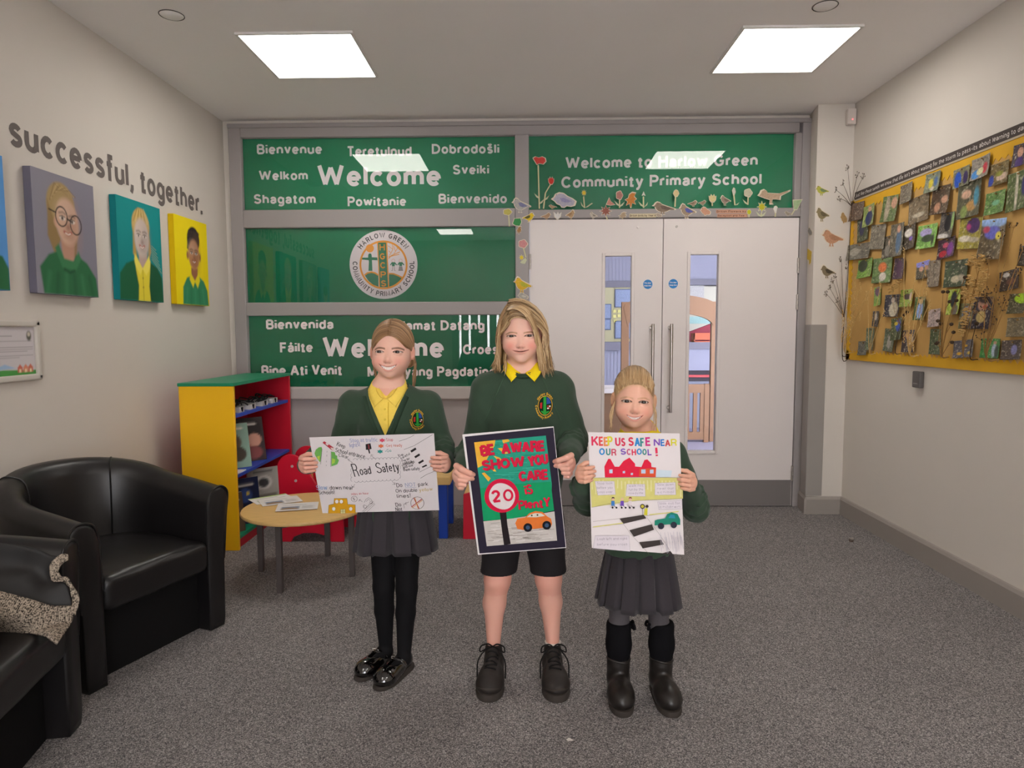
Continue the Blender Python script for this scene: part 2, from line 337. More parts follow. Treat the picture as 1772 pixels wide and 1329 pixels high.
struct(MB().box((XL, D-.005, 2.775), (2.04, D+.2, ZC+.02)).box((XL, D-.005, 0), (-2.12, D+.2, 2.78)).build('wall_back', M_wall), 'narrow strip of wall above the glazed screen')
struct(MB().box((XL-.2, Y_STEP, ZC), (XR+.2, D+.2, ZN+.25)).build('ceiling', M_ceil), 'plain grey white ceiling over the screen')
struct(MB().box((XL-.2, Y_FRONT-.2, ZN), (XR+.2, Y_STEP, ZN+.25)).build('ceiling_raised', M_ceil), 'higher part of the ceiling')
# wall behind the camera with the glazed entrance that lets daylight in
mb = MB(); y0, y1 = Y_FRONT-.2, Y_FRONT; Wn = ((-1.35, -.35, .35, 1.72), (-.20, 1.30, .08, 2.45))
mb.box((XL-.2, y0, 0), (Wn[0][0], y1, ZN+.2)).box((Wn[0][1], y0, 0), (Wn[1][0], y1, ZN+.2)).box((Wn[1][1], y0, 0), (XR+.2, y1, ZN+.2))
for a, b, c, d in Wn: mb.box((a, y0, d), (b, y1, ZN+.2)).box((a, y0, 0), (b, y1, c))
struct(mb.build('wall_front', M_wall), 'wall around the glazed entrance')
for i, (a, b, c, d) in enumerate(Wn):
    mb = MB(); n = 5 if i == 0 else 4
    for k in range(n+1): w_ = .125 if i == 0 else .06; x = a+(b-a-w_)*k/n; mb.box((x, y0+.05, c), (x+w_, y1, d))
    mb.box((a, y0+.05, c), (b, y1, c+.07)).box((a, y0+.05, d-.07), (b, y1, d))
    if i: mb.box((a, y0+.05, 1.0), (b, y1, 1.08))
    struct(mb.build('window_%d' % (5+i), M_frame), 'grey framed entrance window' if i == 0 else 'grey framed glazed entrance')
# skirting
def skirt(n, P, Q, h=.125, t=.018):
    P, Q = Vector(P), Vector(Q); U = (Q-P); L = U.length; U.normalize(); N = Vector((U.y, -U.x, 0))
    o = MB().prism([(0, 0), (t, 0), (t, h-.02), (t*.55, h-.004), (0, h)], P, N, (0, 0, 1), U, L).build(n, M_base); struct(o, 'grey painted skirting board'); return o
skirt('baseboard_right', (XR, YP, 0), (XR, Y_FRONT, 0)).data
skirt('baseboard_return', (1.985, YP, 0), (XR, YP, 0)); skirt('baseboard_reveal', (2.035, D, 0), (1.988, YP-.018, 0)); skirt('baseboard_left', (XL, Y_FRONT, 0), (XL, D, 0))
for n in ('baseboard_right', 'baseboard_return', 'baseboard_reveal', 'baseboard_left'):
    pass
# grey corner guard on the pier
g = MB().prism([(1.980, YP-.008), (2.094, YP-.008), (2.094, YP+.001), (1.9905, YP+.001), (2.0195, YP+.155), (2.0095, YP+.157)], (0, 0, .13), (1, 0, 0), (0, 1, 0), (0, 0, 1), 1.205)
struct(bevel(g.build('trim_11', mat('corner_guard_grey', '#97918c', .5, .35)), .002), 'grey plastic corner guard on the pier beside the door')
# ------------------------------------------------------------------ glazed screen: frame members
fy = D-.055
def member(n, a, b, m=M_frame, bev=.006, lab='grey aluminium frame member of the glazed screen'):
    return struct(bevel(MB().box(a, b).build(n, m), bev), lab)
member('trim_1', (-2.125, fy, 0), (-2.036, D+.06, 2.779)); member('trim_2', (-2.036, fy, 2.690), (1.945, D+.06, 2.779))
member('trim_3', (-.066, fy-.004, 0), (.034, D+.06, 2.690)); member('trim_4', (1.967, fy, 0), (2.037, D+.06, 2.779))
member('trim_5', (-2.036, fy, 2.052), (-.066, D+.06, 2.180)); member('trim_6', (-2.036, fy, 1.418), (-.066, D+.06, 1.514))
member('trim_7', (-2.036, fy-.01, .802), (-.066, D+.06, .894), M_sill, .008, 'pale grey sill rail under the lowest green panel'); member('trim_8', (.034, fy-.004, 2.103), (1.967, D+.06, 2.166))
member('trim_9', (1.92, fy+.004, 2.166), (1.967, D+.06, 2.690)); member('trim_10', (-2.036, D-.03, 0), (-.066, D+.04, .802), M_span, .002, 'grey solid panel under the green glazing')
# outer raised lip of frame
struct(bevel(MB().box((-2.125, fy-.012, 2.755), (2.037, fy+.01, 2.785)).build('trim_12', M_frame), .004), 'raised top edge of the grey frame')
# door leaves: two, with vision panels
def door_leaf(n, x0, x1, vx0, vx1, vz0, vz1, hx, label):
    z1 = 2.097; y0 = D-.045; y1 = D
    r = struct(thing(n, label, None, ((x0+x1)/2, D, 0))); ox = (x0+x1)/2
    def B(mb, a, b, c=None): return mb.box((a[0]-ox, a[1]-D, a[2]), (b[0]-ox, b[1]-D, b[2]), c)
    m = MB(); B(m, (x0, y0, .006), (vx0, y1, z1)); B(m, (vx1, y0, .006), (x1, y1, z1)); B(m, (vx0, y0, .006), (vx1, y1, vz0)); B(m, (vx0, y0, vz1), (vx1, y1, z1)); m.build('door_panel', M_door, r)
    # glazing bead around the vision slot (flush outer bead, deeper on the hinge side)
    w = .022
    for a, b in (((vx0-w, y0-.010, vz0-w), (vx0, y0, vz1+w)), ((vx1, y0-.010, vz0-w), (vx1+w, y0, vz1+w)), ((vx0, y0-.010, vz1), (vx1, y0, vz1+w)), ((vx0, y0-.010, vz0-w), (vx1, y0, vz0))):
        m = MB(); B(m, a, b); bevel(m.build('glazing_bead', M_door, r), .003)
    m = MB(); B(m, (vx0, D-.03, vz0), (vx1, D-.026, vz1)); m.build('glass_pane', glass(n+'_glass', (.93, .95, .97)), r)
    m = MB(); B(m, (x0+.004, y0-.003, .008), (x1-.004, y0, .198)); m.build('kick_plate', M_kick, r)
    # pull handle: bent steel tube with two roses
    zA, zB = .735, 1.318; X = hx-ox; yy = y0-D
    h = MB().tube(catmull([(X, yy, zA), (X, yy-.055, zA), (X, yy-.068, zA+.02), (X, yy-.068, zB-.02), (X, yy-.055, zB), (X, yy, zB)], 6), .0105, 12).build('pull_handle', M_steel, r, True)
    for z in (zA, zB): MB().tube([(X, yy, z), (X, yy-.006, z)], .017, 14).build('handle_rose', M_steel, h, True)
    return r, ox
d1, ox1 = door_leaf('door_1', .040, .994, .582, .772, .415, 1.835, .919, 'white door leaf hinged beside the green panels with slim glass slot')
d2, ox2 = door_leaf('door_2', 1.000, 1.962, 1.193, 1.395, .415, 1.842, 1.052, 'white door leaf hinged beside the painted pier with slim glass slot')
M_blue = mat('sign_blue', '#1579bf', .4, .4); M_dark = mat('dark_gap', '#2a2524', .7, .2)
for dd, ox, px, py, s in ((d1, ox1, 1121, 492, 1), (d2, ox2, 1165, 491, 2)):
    p = aty(px, py, D-.046); X = p.x-ox
    sg = MB().tube([(X, -.045, p.z), (X, -.047, p.z)], .036, 28).build('round_sign', mat('sign_white', '#e4e0e2', .5, .3), dd); MB().tube([(X, -.0465, p.z), (X, -.0478, p.z)], .0335, 28).build('sign_face', M_blue, sg)
    text(sg, 'Fire door', (X-.024, -.0480, p.z+.004), (1, 0, 0), (0, 0, 1), .011, .048, m=M_white, pen=.2); text(sg, 'keep shut', (X-.026, -.0480, p.z-.015), (1, 0, 0), (0, 0, 1), .011, .052, m=M_white, pen=.2)
    q = aty(*((1104, 393) if s == 1 else (1171, 392)), D-.046); MB().tube([(q.x-ox, -.045, q.z), (q.x-ox, -.052, q.z)], .0085, 14).build('door_bolt', M_steel, dd, True)
for i, (dd, ox, xs, zs) in enumerate(((d1, ox1, .040, (1.80, .95, .12)), (d2, ox2, 1.962, (1.76, 1.50, .25)))):
    for z in zs:
        m = MB(); 
        for k in range(3): m.tube([(xs-ox, -.052, z-.055+k*.037), (xs-ox, -.052, z-.055+k*.037+.034)], .008, 10)
        m.build('hinge', M_steel, dd, True)
# ------------------------------------------------------------------ green display panels with lettering
def panel(n, x0, x1, z0, z1, label, tilt=True):
    o = struct(MB().box((x0-.01, D-.012, z0-.01), (x1+.01, D+.02, z1+.01)).build(n, M_green), label)
    MB().prism([(D-.0225, z0), (D-.0205, z0), (D-.0150, z1), (D-.0170, z1)] if tilt else [(D-.0185, z0), (D-.0165, z0), (D-.0165, z1), (D-.0185, z1)], (x0, 0, 0), (0, 1, 0), (0, 0, 1), (1, 0, 0), x1-x0).build('glass_pane', M_pane, o); return o
w1 = panel('window_1', -2.036, -.066, 2.18, 2.69, 'upper green glazed panel with welcome words')
w2 = panel('window_2', -2.036, -.066, 1.514, 2.052, 'middle green glazed panel with the round school emblem')
w3 = panel('window_3', -2.036, -.066, .894, 1.418, 'lower green glazed panel with raised white welcome words', False)
w4 = panel('window_4', .034, 1.92, 2.166, 2.69, 'green glazed panel over the doors naming the school')
back = lambda x, y: aty(x, y, D-.012)
c2 = lambda x, y: (390+x/2.658, 200+y/2.658); c3 = lambda x, y: (860+x/3.055, 200+y/3.055)
for s, x0, x1, bl, cap in (('Bienvenue', 146, 445, 178, 46), ('Teretulnud', 560, 857, 187, 46), ('Dobrodošli', 950, 1260, 176, 45), ('Welkom', 155, 380, 298, 44), ('Welcome', 425, 992, 325, 95), ('Sveiki', 1046, 1213, 271, 44), ('Shagatom', 131, 416, 406, 44), ('Powitanie', 563, 832, 417, 44), ('Bienvenido', 981, 1295, 405, 45)):
    text_px(w1, s, back, c2(x0, bl), c2(x1, bl-1.5), cap/2.658, m=M_white, pen=.205)
front = lambda x, y: aty(x, y, D-.0185)
for s, x0, x1, bl, cap in (('Bienvenida', 189, 498, 983, 45), ('Selamat Datang', 742, 1192, 988, 45), ('Fáilte', 253, 403, 1089, 45), ('Welcome', 450, 1006, 1114, 93), ('Croeso', 1093, 1290, 1098, 45), ('Bine Ati Venit', 168, 538, 1195, 46), ('Maligayang Pagdating', 655, 1244, 1200, 45)):
    text_px(w3, s, front, c2(x0, bl), c2(x1, bl-1.5), cap/2.658, m=M_white, pen=.205, depth=.006, lift=0)
for s, x0, x1, b0, b1, cap in (('Welcome to Harlow Green', 362, 1378, 281, 264, 60), ('Community Primary School', 340, 1398, 383, 364, 60)):
    text_px(w4, s, back, c3(x0, b0), c3(x1, b1), cap/3.055, m=M_white, pen=.205)
# round emblem in the middle panel
M_or = mat('emblem_orange', '#e79a2d', .5, .3); M_eg = mat('emblem_green', '#1f7a58', .5, .3); M_ink = mat('emblem_ink', '#2b2f2d', .5, .3); M_pink = mat('emblem_skin', '#d9a58e', .5, .3); M_gry = mat('emblem_grey', '#8d8984', .5, .3)
ec = aty(663.7, 457.9, D-.0125); kk = (aty(722.5, 457.9, D-.0125)-ec).x/558.
em = MB().tube([(ec.x, D-.012, ec.z), (ec.x, D-.0128, ec.z)], 558*kk, 64).build('emblem', mat('emblem_white', '#e3dadb', .5, .3), w2)
E0 = Vector((ec.x, D-.0128, ec.z)); EU, EV, EN = Vector((1, 0, 0)), Vector((0, 0, 1)), Vector((0, -1, 0))
def e2(x, y): return ((x-700)*kk, (645-y)*kk)
def eshape(n, pts, m, lift=.0003): return MB().prism([e2(*p) for p in pts], E0+EN*lift, EU, EV, EN, .0002).build(n, m, em)
def estroke(n, pts, w, m, lift=.0003, mb=None):
    v, q = ribbon([e2(*p) for p in pts], w*kk); own = mb is None; mb = mb or MB(); mb.add([E0+EU*p[0]+EV*p[1]+EN*lift for p in v], q); return mb.build(n, m, em) if own else mb
circ = lambda r, a0=0, a1=360, cx=700, cy=650, n=64: [(cx+r*math.cos(math.radians(a0+(a1-a0)*i/n)), cy-r*math.sin(math.radians(a0+(a1-a0)*i/n))) for i in range(n+1)]
estroke('emblem_ring', circ(380), 30, M_or, .0009)
hill1 = [(385, 815), (430, 780), (500, 765), (560, 780), (612, 815), (612, 1005), (520, 970), (450, 910)]; hill2 = [(785, 790), (860, 795), (940, 825), (1005, 860), (960, 930), (890, 980), (785, 1008)]
eshape('emblem_hill', hill1, M_eg); eshape('emblem_hill', hill2, M_eg); estroke('hill_edge', hill1[:5], 24, M_or, .0006); estroke('hill_edge', hill2[:4], 24, M_or, .0006)
eshape('emblem_bar', [(600, 270), (768, 270), (785, 1010), (622, 1010)], M_or, .0006); eshape('emblem_column', [(618, 290), (747, 290), (768, 1012), (637, 1012)], M_eg, .0011)
eshape('emblem_statue', [(450, 745), (460, 590), (455, 572), (345, 560), (345, 530), (450, 530), (450, 500), (458, 470), (480, 460), (502, 470), (510, 500), (510, 525), (600, 528), (605, 575), (512, 570), (515, 745)], M_eg)
eshape('emblem_sun', circ(66, cx=482, cy=380, n=24)[:-1], M_or)
for i, (a, b) in enumerate((((785, 550), (830, 500)), ((785, 520), (960, 480)), ((830, 500), (975, 440)), ((800, 500), (860, 400)), ((860, 400), (780, 340)), ((860, 400), (850, 310)), ((870, 480), (935, 380)), ((935, 380), (900, 320)), ((935, 380), (985, 420)), ((820, 450), (785, 420)), ((900, 430), (870, 340)))):
    estroke('emblem_branch', [a, b], 12 if i < 3 else 8, M_or)
for cx, sk in ((862, 0), (982, 1)):
    eshape('child_jumper', [(cx-55, 650), (cx-28, 608), (cx+28, 608), (cx+62, 650), (cx+48, 660), (cx+24, 635), (cx+22, 672), (cx-22, 672), (cx-24, 635), (cx-45, 660)], M_eg)
    estroke('child_head', circ(26, cx=cx, cy=583, n=16), 7, M_pink)
    if sk: eshape('child_skirt', [(cx-26, 676), (cx+24, 676), (cx+38, 748), (cx-40, 748)], M_gry)
    else:
        for q in (-1, 1): estroke('child_leg', [(cx+q*12, 676), (cx+q*16, 740), (cx+q*34, 746)], 8, M_gry)
for i, ch in enumerate('HGCPS'):
    y = (415, 562, 705, 855, 1000)[i]; u = e2(640+i*3, y); text(em, ch, E0+EU*u[0]+EV*u[1]+EN*.0012, EU, EV, 100*kk, 88*kk, pen=.19, m=M_or, N=EN)
def arc_text(parent, s, r, a_mid, span, cap, inner, m, C=None, rx=1., ry=1., pen=.17, proj=None, name='lettering', lift=.0010):
    """letters round a circle; inner=True reads along the bottom"""
    n = len(s); ws = [GL[c][0]+.34 for c in s]; T = sum(ws); acc = 0; mb = MB()
    for ch, w in zip(s, ws):
        t = (acc+w/2)/T; acc += w; a = math.radians(a_mid+span/2-span*t) if not inner else math.radians(a_mid-span/2+span*t)
        for st in GL[ch][1]:
            pts = []
            for p in st:
                lx = (p[0]-GL[ch][0]/2)*cap; ly = p[1]*cap
                if not inner: R = r+ly; aa = a-lx/(r+cap/2)
                else: R = r+cap-ly; aa = a+lx/(r+cap/2)
                pts.append((R*math.cos(aa)*rx, R*math.sin(aa)*ry))
            ei = (len(mb.f) % 7)*.00003
            v, q = ribbon(pts, pen*cap); mb.add([proj(p[0], p[1])-Vector((0, ei, 0)) for p in v] if proj else [C+EU*p[0]+EV*p[1]+EN*(lift+ei) for p in v], q)
    return mb.build(name, m, parent)
EC = E0+EV*(-5*kk)
arc_text(em, 'HARLOW GREEN', 440*kk, 90, 112, 80*kk, False, M_ink, EC); arc_text(em, 'COMMUNITY PRIMARY SCHOOL', 428*kk, 270, 196, 80*kk, True, M_ink, EC)
# ------------------------------------------------------------------ ceiling light panels, detectors
M_lamp = emit('light_panel_glow', '#fffaf2', PANEL_W); M_trim = mat('light_trim', '#dcd8d4', .5, .3)
def light_panel(x0, y0, z, w, label):
    t = thing('ceiling_light', label, 'light', (x0+w/2, y0+w/2, z), group='square ceiling light panels')
    h = w/2; MB().prism([(-h, -h), (h, -h), (h, h), (-h, h)], (0, 0, -.006), (1, 0, 0), (0, 1, 0), (0, 0, 1), .003).build('diffuser', M_lamp, t)
    m = MB(); g = h+.014
    for a, b in (((-g, -g), (g, -h)), ((-g, h), (g, g)), ((-g, -h), (-h, h)), ((h, -h), (g, h))): m.box((a[0], a[1], -.012), (b[0], b[1], .0))
    m.build('trim_ring', M_trim, t)
light_panel(-1.4583, 3.5187, ZC, .5763, 'square lit ceiling panel over the green welcome panels'); light_panel(1.1112, 3.5187, ZC, .5763, 'square lit ceiling panel over the double doors')
for x in (-1.4583, 1.1112):
    for y in (-.4, -1.9): light_panel(x, y, ZN, .5763, f'square lit panel in the raised ceiling, {"portrait" if x < 0 else "display board"} side, {"over the viewer" if y > -1 else "near the entrance glass"}')
# ================================================================== smooth solids (distance fields meshed with surface nets)
def axis(lo, hi, step, fine=()):
    """grid line positions, finer inside the (lo,hi,step) zones"""
    out = [lo]
    while out[-1] < hi:
        p = out[-1]; st = step
        for a, b, s in fine:
            if a-1e-6 <= p < b: st = min(st, s)
            elif p < a < p+st: st = min(st, max(a-p, s))
        out.append(p+st)
    return np.array(out, np.float32)
class Field:
    def __init__(s, xs, ys, zs): s.x, s.y, s.z = xs, ys, zs; s.v = np.full((len(xs), len(ys), len(zs)), .3, np.float32); s.R = None; s.c = None
    def frame(s, R=None, c=None): s.R, s.c = (np.array(R, float) if R is not None else None), (np.array(c, float) if c is not None else None); return s
    def _grid(s, lo, hi, pad):
        lo = np.array(lo, float)-pad; hi = np.array(hi, float)+pad
        if s.R is not None:
            cs = np.array([[(lo, hi)[i][0], (lo, hi)[j][1], (lo, hi)[k][2]] for i in (0, 1) for j in (0, 1) for k in (0, 1)])@s.R.T+s.c; lo, hi = cs.min(0), cs.max(0)
        sl = tuple(slice(max(0, np.searchsorted(a, l)-1), np.searchsorted(a, h)+1) for a, l, h in zip((s.x, s.y, s.z), lo, hi))
        X, Y, Z = s.x[sl[0]][:, None, None], s.y[sl[1]][None, :, None], s.z[sl[2]][None, None, :]
        if s.R is not None:
            X, Y, Z = X-s.c[0], Y-s.c[1], Z-s.c[2]; R = s.R
            X, Y, Z = X*R[0, 0]+Y*R[1, 0]+Z*R[2, 0], X*R[0, 1]+Y*R[1, 1]+Z*R[2, 1], X*R[0, 2]+Y*R[1, 2]+Z*R[2, 2]
        return sl, X, Y, Z
    def put(s, fn, lo, hi, k=.01, sub=False, pad=None):
        sl, X, Y, Z = s._grid(lo, hi, (k+.006) if pad is None else pad); d = fn(X, Y, Z).astype(np.float32); v = s.v[sl]
        if v.size == 0: return s
        if sub: h = np.maximum(k-np.abs(v+d), 0)/k; s.v[sl] = np.maximum(v, -d)+h*h*k/4
        else: h = np.maximum(k-np.abs(v-d), 0)/k; s.v[sl] = np.minimum(v, d)-h*h*k/4
        return s
    def cap(s, a, b, ra, rb=None, k=.01, sub=False, sy=1.):
        """tapered capsule; sy<1 flattens it front to back"""
        rb = ra if rb is None else rb; a = np.array(a, float); b = np.array(b, float); ab = (b-a)/np.array([1, sy, 1]); L = ab@ab+1e-12
        def fn(X, Y, Z):
            px, py, pz = X-a[0], (Y-a[1])/sy, Z-a[2]; t = np.clip((px*ab[0]+py*ab[1]+pz*ab[2])/L, 0, 1)
            return (np.sqrt((px-t*ab[0])**2+(py-t*ab[1])**2+(pz-t*ab[2])**2)-(ra+(rb-ra)*t))*(1+sy)/2
        R = max(ra, rb); return s.put(fn, np.minimum(a, b)-R, np.maximum(a, b)+R, k, sub)
    def chain(s, P, r, k=.01, **q):
        r = r if isinstance(r, (list, tuple)) else [r]*len(P)
        for i in range(len(P)-1): s.cap(P[i], P[i+1], r[i], r[i+1], k, **q)
        return s
    def ell(s, c, r, k=.01, sub=False):
        c = np.array(c, float); r = np.array(r, float)
        def fn(X, Y, Z):
            a, b, e = (X-c[0])/r[0], (Y-c[1])/r[1], (Z-c[2])/r[2]; k0 = np.sqrt(a*a+b*b+e*e); k1 = np.sqrt((a/r[0])**2+(b/r[1])**2+(e/r[2])**2)+1e-9
            return np.where(k0 < 1e-4, -r.min(), k0*(k0-1)/k1)
        return s.put(fn, c-r, c+r, k, sub)
    def box(s, a, b, rad=.01, k=.01, sub=False):
        a = np.array(a, float); b = np.array(b, float); c = (a+b)/2; h = (b-a)/2-rad
        def fn(X, Y, Z):
            qx, qy, qz = np.abs(X-c[0])-h[0], np.abs(Y-c[1])-h[1], np.abs(Z-c[2])-h[2]
            return np.sqrt(np.maximum(qx, 0)**2+np.maximum(qy, 0)**2+np.maximum(qz, 0)**2)+np.minimum(np.maximum(qx, np.maximum(qy, qz)), 0)-rad
        return s.put(fn, a, b, k, sub)
    def warp(s, fn):
        """add a displacement field (wrinkles)"""
        s.v += fn(s.x[:, None, None], s.y[None, :, None], s.z[None, None, :]).astype(np.float32); return s
    def nets(s):
        v = s.v; sg = v < 0; nx, ny, nz = v.shape
        co = [(i, j, k) for i in (0, 1) for j in (0, 1) for k in (0, 1)]
        sh = lambda A, c: A[c[0]:nx-1+c[0], c[1]:ny-1+c[1], c[2]:nz-1+c[2]]
        an = np.zeros((nx-1, ny-1, nz-1), bool); al = np.ones_like(an)
        for c in co: q = sh(sg, c); an |= q; al &= q
        m = an & ~al; I, J, K = np.nonzero(m); M = len(I)
        cv = np.stack([v[I+c[0], J+c[1], K+c[2]] for c in co], 1)
        P = np.zeros((M, 3)); n = np.zeros(M)
        for a in range(8):
            for ax in range(3):
                if co[a][ax]: continue
                c = list(co[a]); c[ax] = 1; b = co.index(tuple(c)); va, vb = cv[:, a], cv[:, b]; cr = (va < 0) != (vb < 0)
                t = np.where(cr, va/np.where(cr, va-vb, 1), 0)
                q = np.tile(np.array(co[a], float), (M, 1)); q[:, ax] = t; P += q*cr[:, None]; n += cr
        P /= n[:, None]
        V = np.stack([s.x[I]+P[:, 0]*(s.x[I+1]-s.x[I]), s.y[J]+P[:, 1]*(s.y[J+1]-s.y[J]), s.z[K]+P[:, 2]*(s.z[K+1]-s.z[K])], 1)
        idx = np.full(m.shape, -1, np.int32); idx[I, J, K] = np.arange(M); Fs = []
        for ax in range(3):
            o1, o2 = (ax+1) % 3, (ax+2) % 3
            A = [slice(0, None)]*3; B = [slice(0, None)]*3; A[ax] = slice(0, -1); B[ax] = slice(1, None)
            for o in (o1, o2): A[o] = slice(1, -1); B[o] = slice(1, -1)
            s0, s1 = sg[tuple(A)], sg[tuple(B)]; E = np.array(np.nonzero(s0 != s1)); fl = s0[tuple(E)]
            base = E.copy(); base[o1] += 1; base[o2] += 1
            def cell(d1, d2): q = base.copy(); q[o1] -= d1; q[o2] -= d2; return idx[q[0], q[1], q[2]]
            Q = np.stack([cell(1, 1), cell(0, 1), cell(0, 0), cell(1, 0)], 1); Q[~fl] = Q[~fl][:, ::-1]; Fs.append(Q)
        Fq = np.concatenate(Fs); return V.astype(np.float32), Fq[(Fq >= 0).all(1)]
    def front(s, x, z, off=0.):
        """y of the surface seen from the front at x,z (arrays)"""
        x = np.atleast_1d(np.asarray(x, float)); z = np.atleast_1d(np.asarray(z, float)); out = np.zeros(len(x))
        for n in range(len(x)):
            i = int(np.clip(np.searchsorted(s.x, x[n])-1, 0, len(s.x)-2)); k = int(np.clip(np.searchsorted(s.z, z[n])-1, 0, len(s.z)-2))
            a = (x[n]-s.x[i])/(s.x[i+1]-s.x[i]); b = (z[n]-s.z[k])/(s.z[k+1]-s.z[k])
            c = s.v[i, :, k]*(1-a)*(1-b)+s.v[i+1, :, k]*a*(1-b)+s.v[i, :, k+1]*(1-a)*b+s.v[i+1, :, k+1]*a*b
            h = np.nonzero(c < 0)[0]
            if len(h) == 0 or h[0] == 0: out[n] = np.nan; continue
            j = h[0]; t = c[j-1]/(c[j-1]-c[j]); out[n] = s.y[j-1]+t*(s.y[j]-s.y[j-1])
        return out-off
    def build(s, name, m, parent=None, colfn=None):
        V, Fq = s.nets(); return mesh_obj(name, V, Fq, m, parent, True, cols=colfn(V) if colfn else None)
def uni(lo, hi, st): return Field(*(axis(l, h, st) for l, h in zip(lo, hi)))
def smooth_mod(o, f=.5, it=3): b = o.modifiers.new('smooth', 'SMOOTH'); b.factor = f; b.iterations = it; return o
# ================================================================== THE ROOM BEYOND THE DOORS
FY = 10.0; M_fw = mat('far_wall_paint', '#b5b1b3', .8, .2); M_ff = mat('lilac_vinyl_floor', '#8d8aa0', .6, .3)
struct(MB().box((-1.2, D+.06, -.1), (5.2, FY+.2, -.001)).build('floor_far', M_ff), 'lilac grey floor of the room beyond')
struct(MB().box((-1.2, FY, 0), (5.2, FY+.2, 3.0)).build('wall_far', M_fw), 'back wall of the room beyond'); struct(MB().box((-1.3, D+.2, 0), (-1.2, FY, 3.0)).build('wall_far_left', M_fw), 'side wall of the room beyond'); struct(MB().box((5.2, D+.2, 0), (5.3, FY, 3.0)).build('wall_far_right', M_fw), 'side wall of the room beyond')
struct(MB().box((-1.3, D+.06, 2.9), (5.3, FY+.2, 3.0)).build('ceiling_far', M_ceil), 'ceiling of the room beyond')
light_panel(1.0, 6.6, 2.9, .6, 'square lit panel in the room behind the doors'); 
M_pw = mat('play_beech', '#7b5a43', .55, .3, noise=.08, nscale=10); M_lil = mat('lilac_panel', '#83849c', .55, .3); M_gb = mat('grey_ledge', '#676678', .55, .3)
fb = lambda x, y, Y: aty(x, y, Y)
def far_box(n, a, b, Y, th, m, par, O): A, Bq = fb(*a, Y), fb(*b, Y); return MB().box((A.x-O.x, Y-O.y, Bq.z-O.z), (Bq.x-O.x, Y-O.y+th, A.z-O.z)).build(n, m, par)
def far_thing(name, label, cat, px, Y): p = fb(*px, Y); return thing(name, label, cat, (p.x, Y, max(0., p.z)))
# ribbed blind boxes high on the back wall
t = far_thing('ribbed_screen', 'pale blue ribbed screen over the cream pin board beyond the doors', 'screen', (1068, 490), 9.9); O = t.location
for i in range(11): x = 1036+i*6; far_box('rib', (x, 438), (x+5.4, 487), 9.88, .03, M_lil, t, O)
far_box('rail', (1034, 486), (1104, 497), 9.84, .157, M_gb, t, O)
t = far_thing('ribbed_screen', 'pale blue ribbed screen over the play arch beyond the doors', 'screen', (1215, 490), 9.9); O = t.location
for i in range(9): y = 436+i*5.4; far_box('rib', (1180, y), (1256, y+4.9), 9.88, .03, M_lil, t, O)
far_box('rail', (1178, 483), (1258, 493), 9.84, .157, M_gb, t, O)
t = far_thing('pin_board', 'cream pin board with blue framed prints beyond the doors', 'pin board', (1068, 596), 9.85); O = t.location; far_box('board', (1034, 497.7), (1106, 596), 9.86, .137, mat('cream_board', '#b3ad8f', .8, .2), t, O)
for x0, y0, x1, y1 in ((1064, 500, 1092, 532), (1064, 555, 1092, 586), (1042, 526, 1058, 552), (1042, 552, 1057, 571)):
    f = far_box('framed_print', (x0, y0), (x1, y1), 9.84, .015, mat('blue_frame', '#4c5a78', .6, .3), t, O); far_box('print', (x0+1.6, y0+1.6), (x1-1.6, y1-1.6), 9.835, .01, mat('blue_print', '#8492b5', .7, .2, noise=.2, nscale=60), f, O)
for x, y in ((1061, 536), (1061, 545), (1069, 536), (1069, 544), (1062, 553)): far_box('pinned_card', (x, y), (x+5, y+5), 9.84, .01, mat('yellow_card', '#d6d08a', .7, .2), t, O)
t = far_thing('low_partition', 'lilac ribbed partition with grey ledge beyond the doors', 'partition', (1068, 690), 8.4); O = t.location; O.z = 0; 
far_box('ledge', (1030, 592), (1108, 606), 8.36, .3, M_gb, t, O)
for i in range(13): x = 1032+i*6; far_box('rib', (x, 606), (x+5.4, 760), 8.4, .03, M_lil, t, O)
t = far_thing('cupboard', 'beech cupboard with white top just inside the doors', 'cupboard', (1062, 880), 6.6); p = fb(1062, 675, 6.6); t.location.z = 0; O = t.location
MB().box((-.32, 0, 0), (.30, .45, p.z-.03)).build('carcass', M_pw, t); MB().box((-.34, -.015, p.z-.03), (.32, .46, p.z+.012)).build('worktop', mat('white_worktop', '#d8d0d2', .4, .4), t)
# wooden play arch
Y = 7.8; p = fb(1233, 760, Y); t = thing('play_arch', 'beech play house arch with two posts beyond the doors', 'play arch', (p.x, Y, 0)); O = t.location
xl = fb(1083, 600, Y).x-O.x; top = fb(1200, 517, Y).z; zs = fb(1228, 540, Y).z
MB().box((-.035, 0, 0), (.045, .06, zs+.12)).build('post', M_pw, t); MB().box((xl-.05, 0, 0), (xl+.035, .06, zs+.12)).build('post', M_pw, t)
cx = xl/2; ra = abs(xl)/2; arc = [(cx+(ra+.03)*math.cos(a), zs+(top-zs)*math.sin(a)+.05) for a in np.linspace(0, PI, 24)]; inn = [(cx+(ra-.02)*math.cos(a), zs-.16+(top-zs)*math.sin(a)) for a in np.linspace(PI, 0, 24)]
MB().prism(arc+inn, (0, -.006, 0), (1, 0, 0), (0, 0, 1), (0, 1, 0), .05).build('arch_board', M_pw, t)
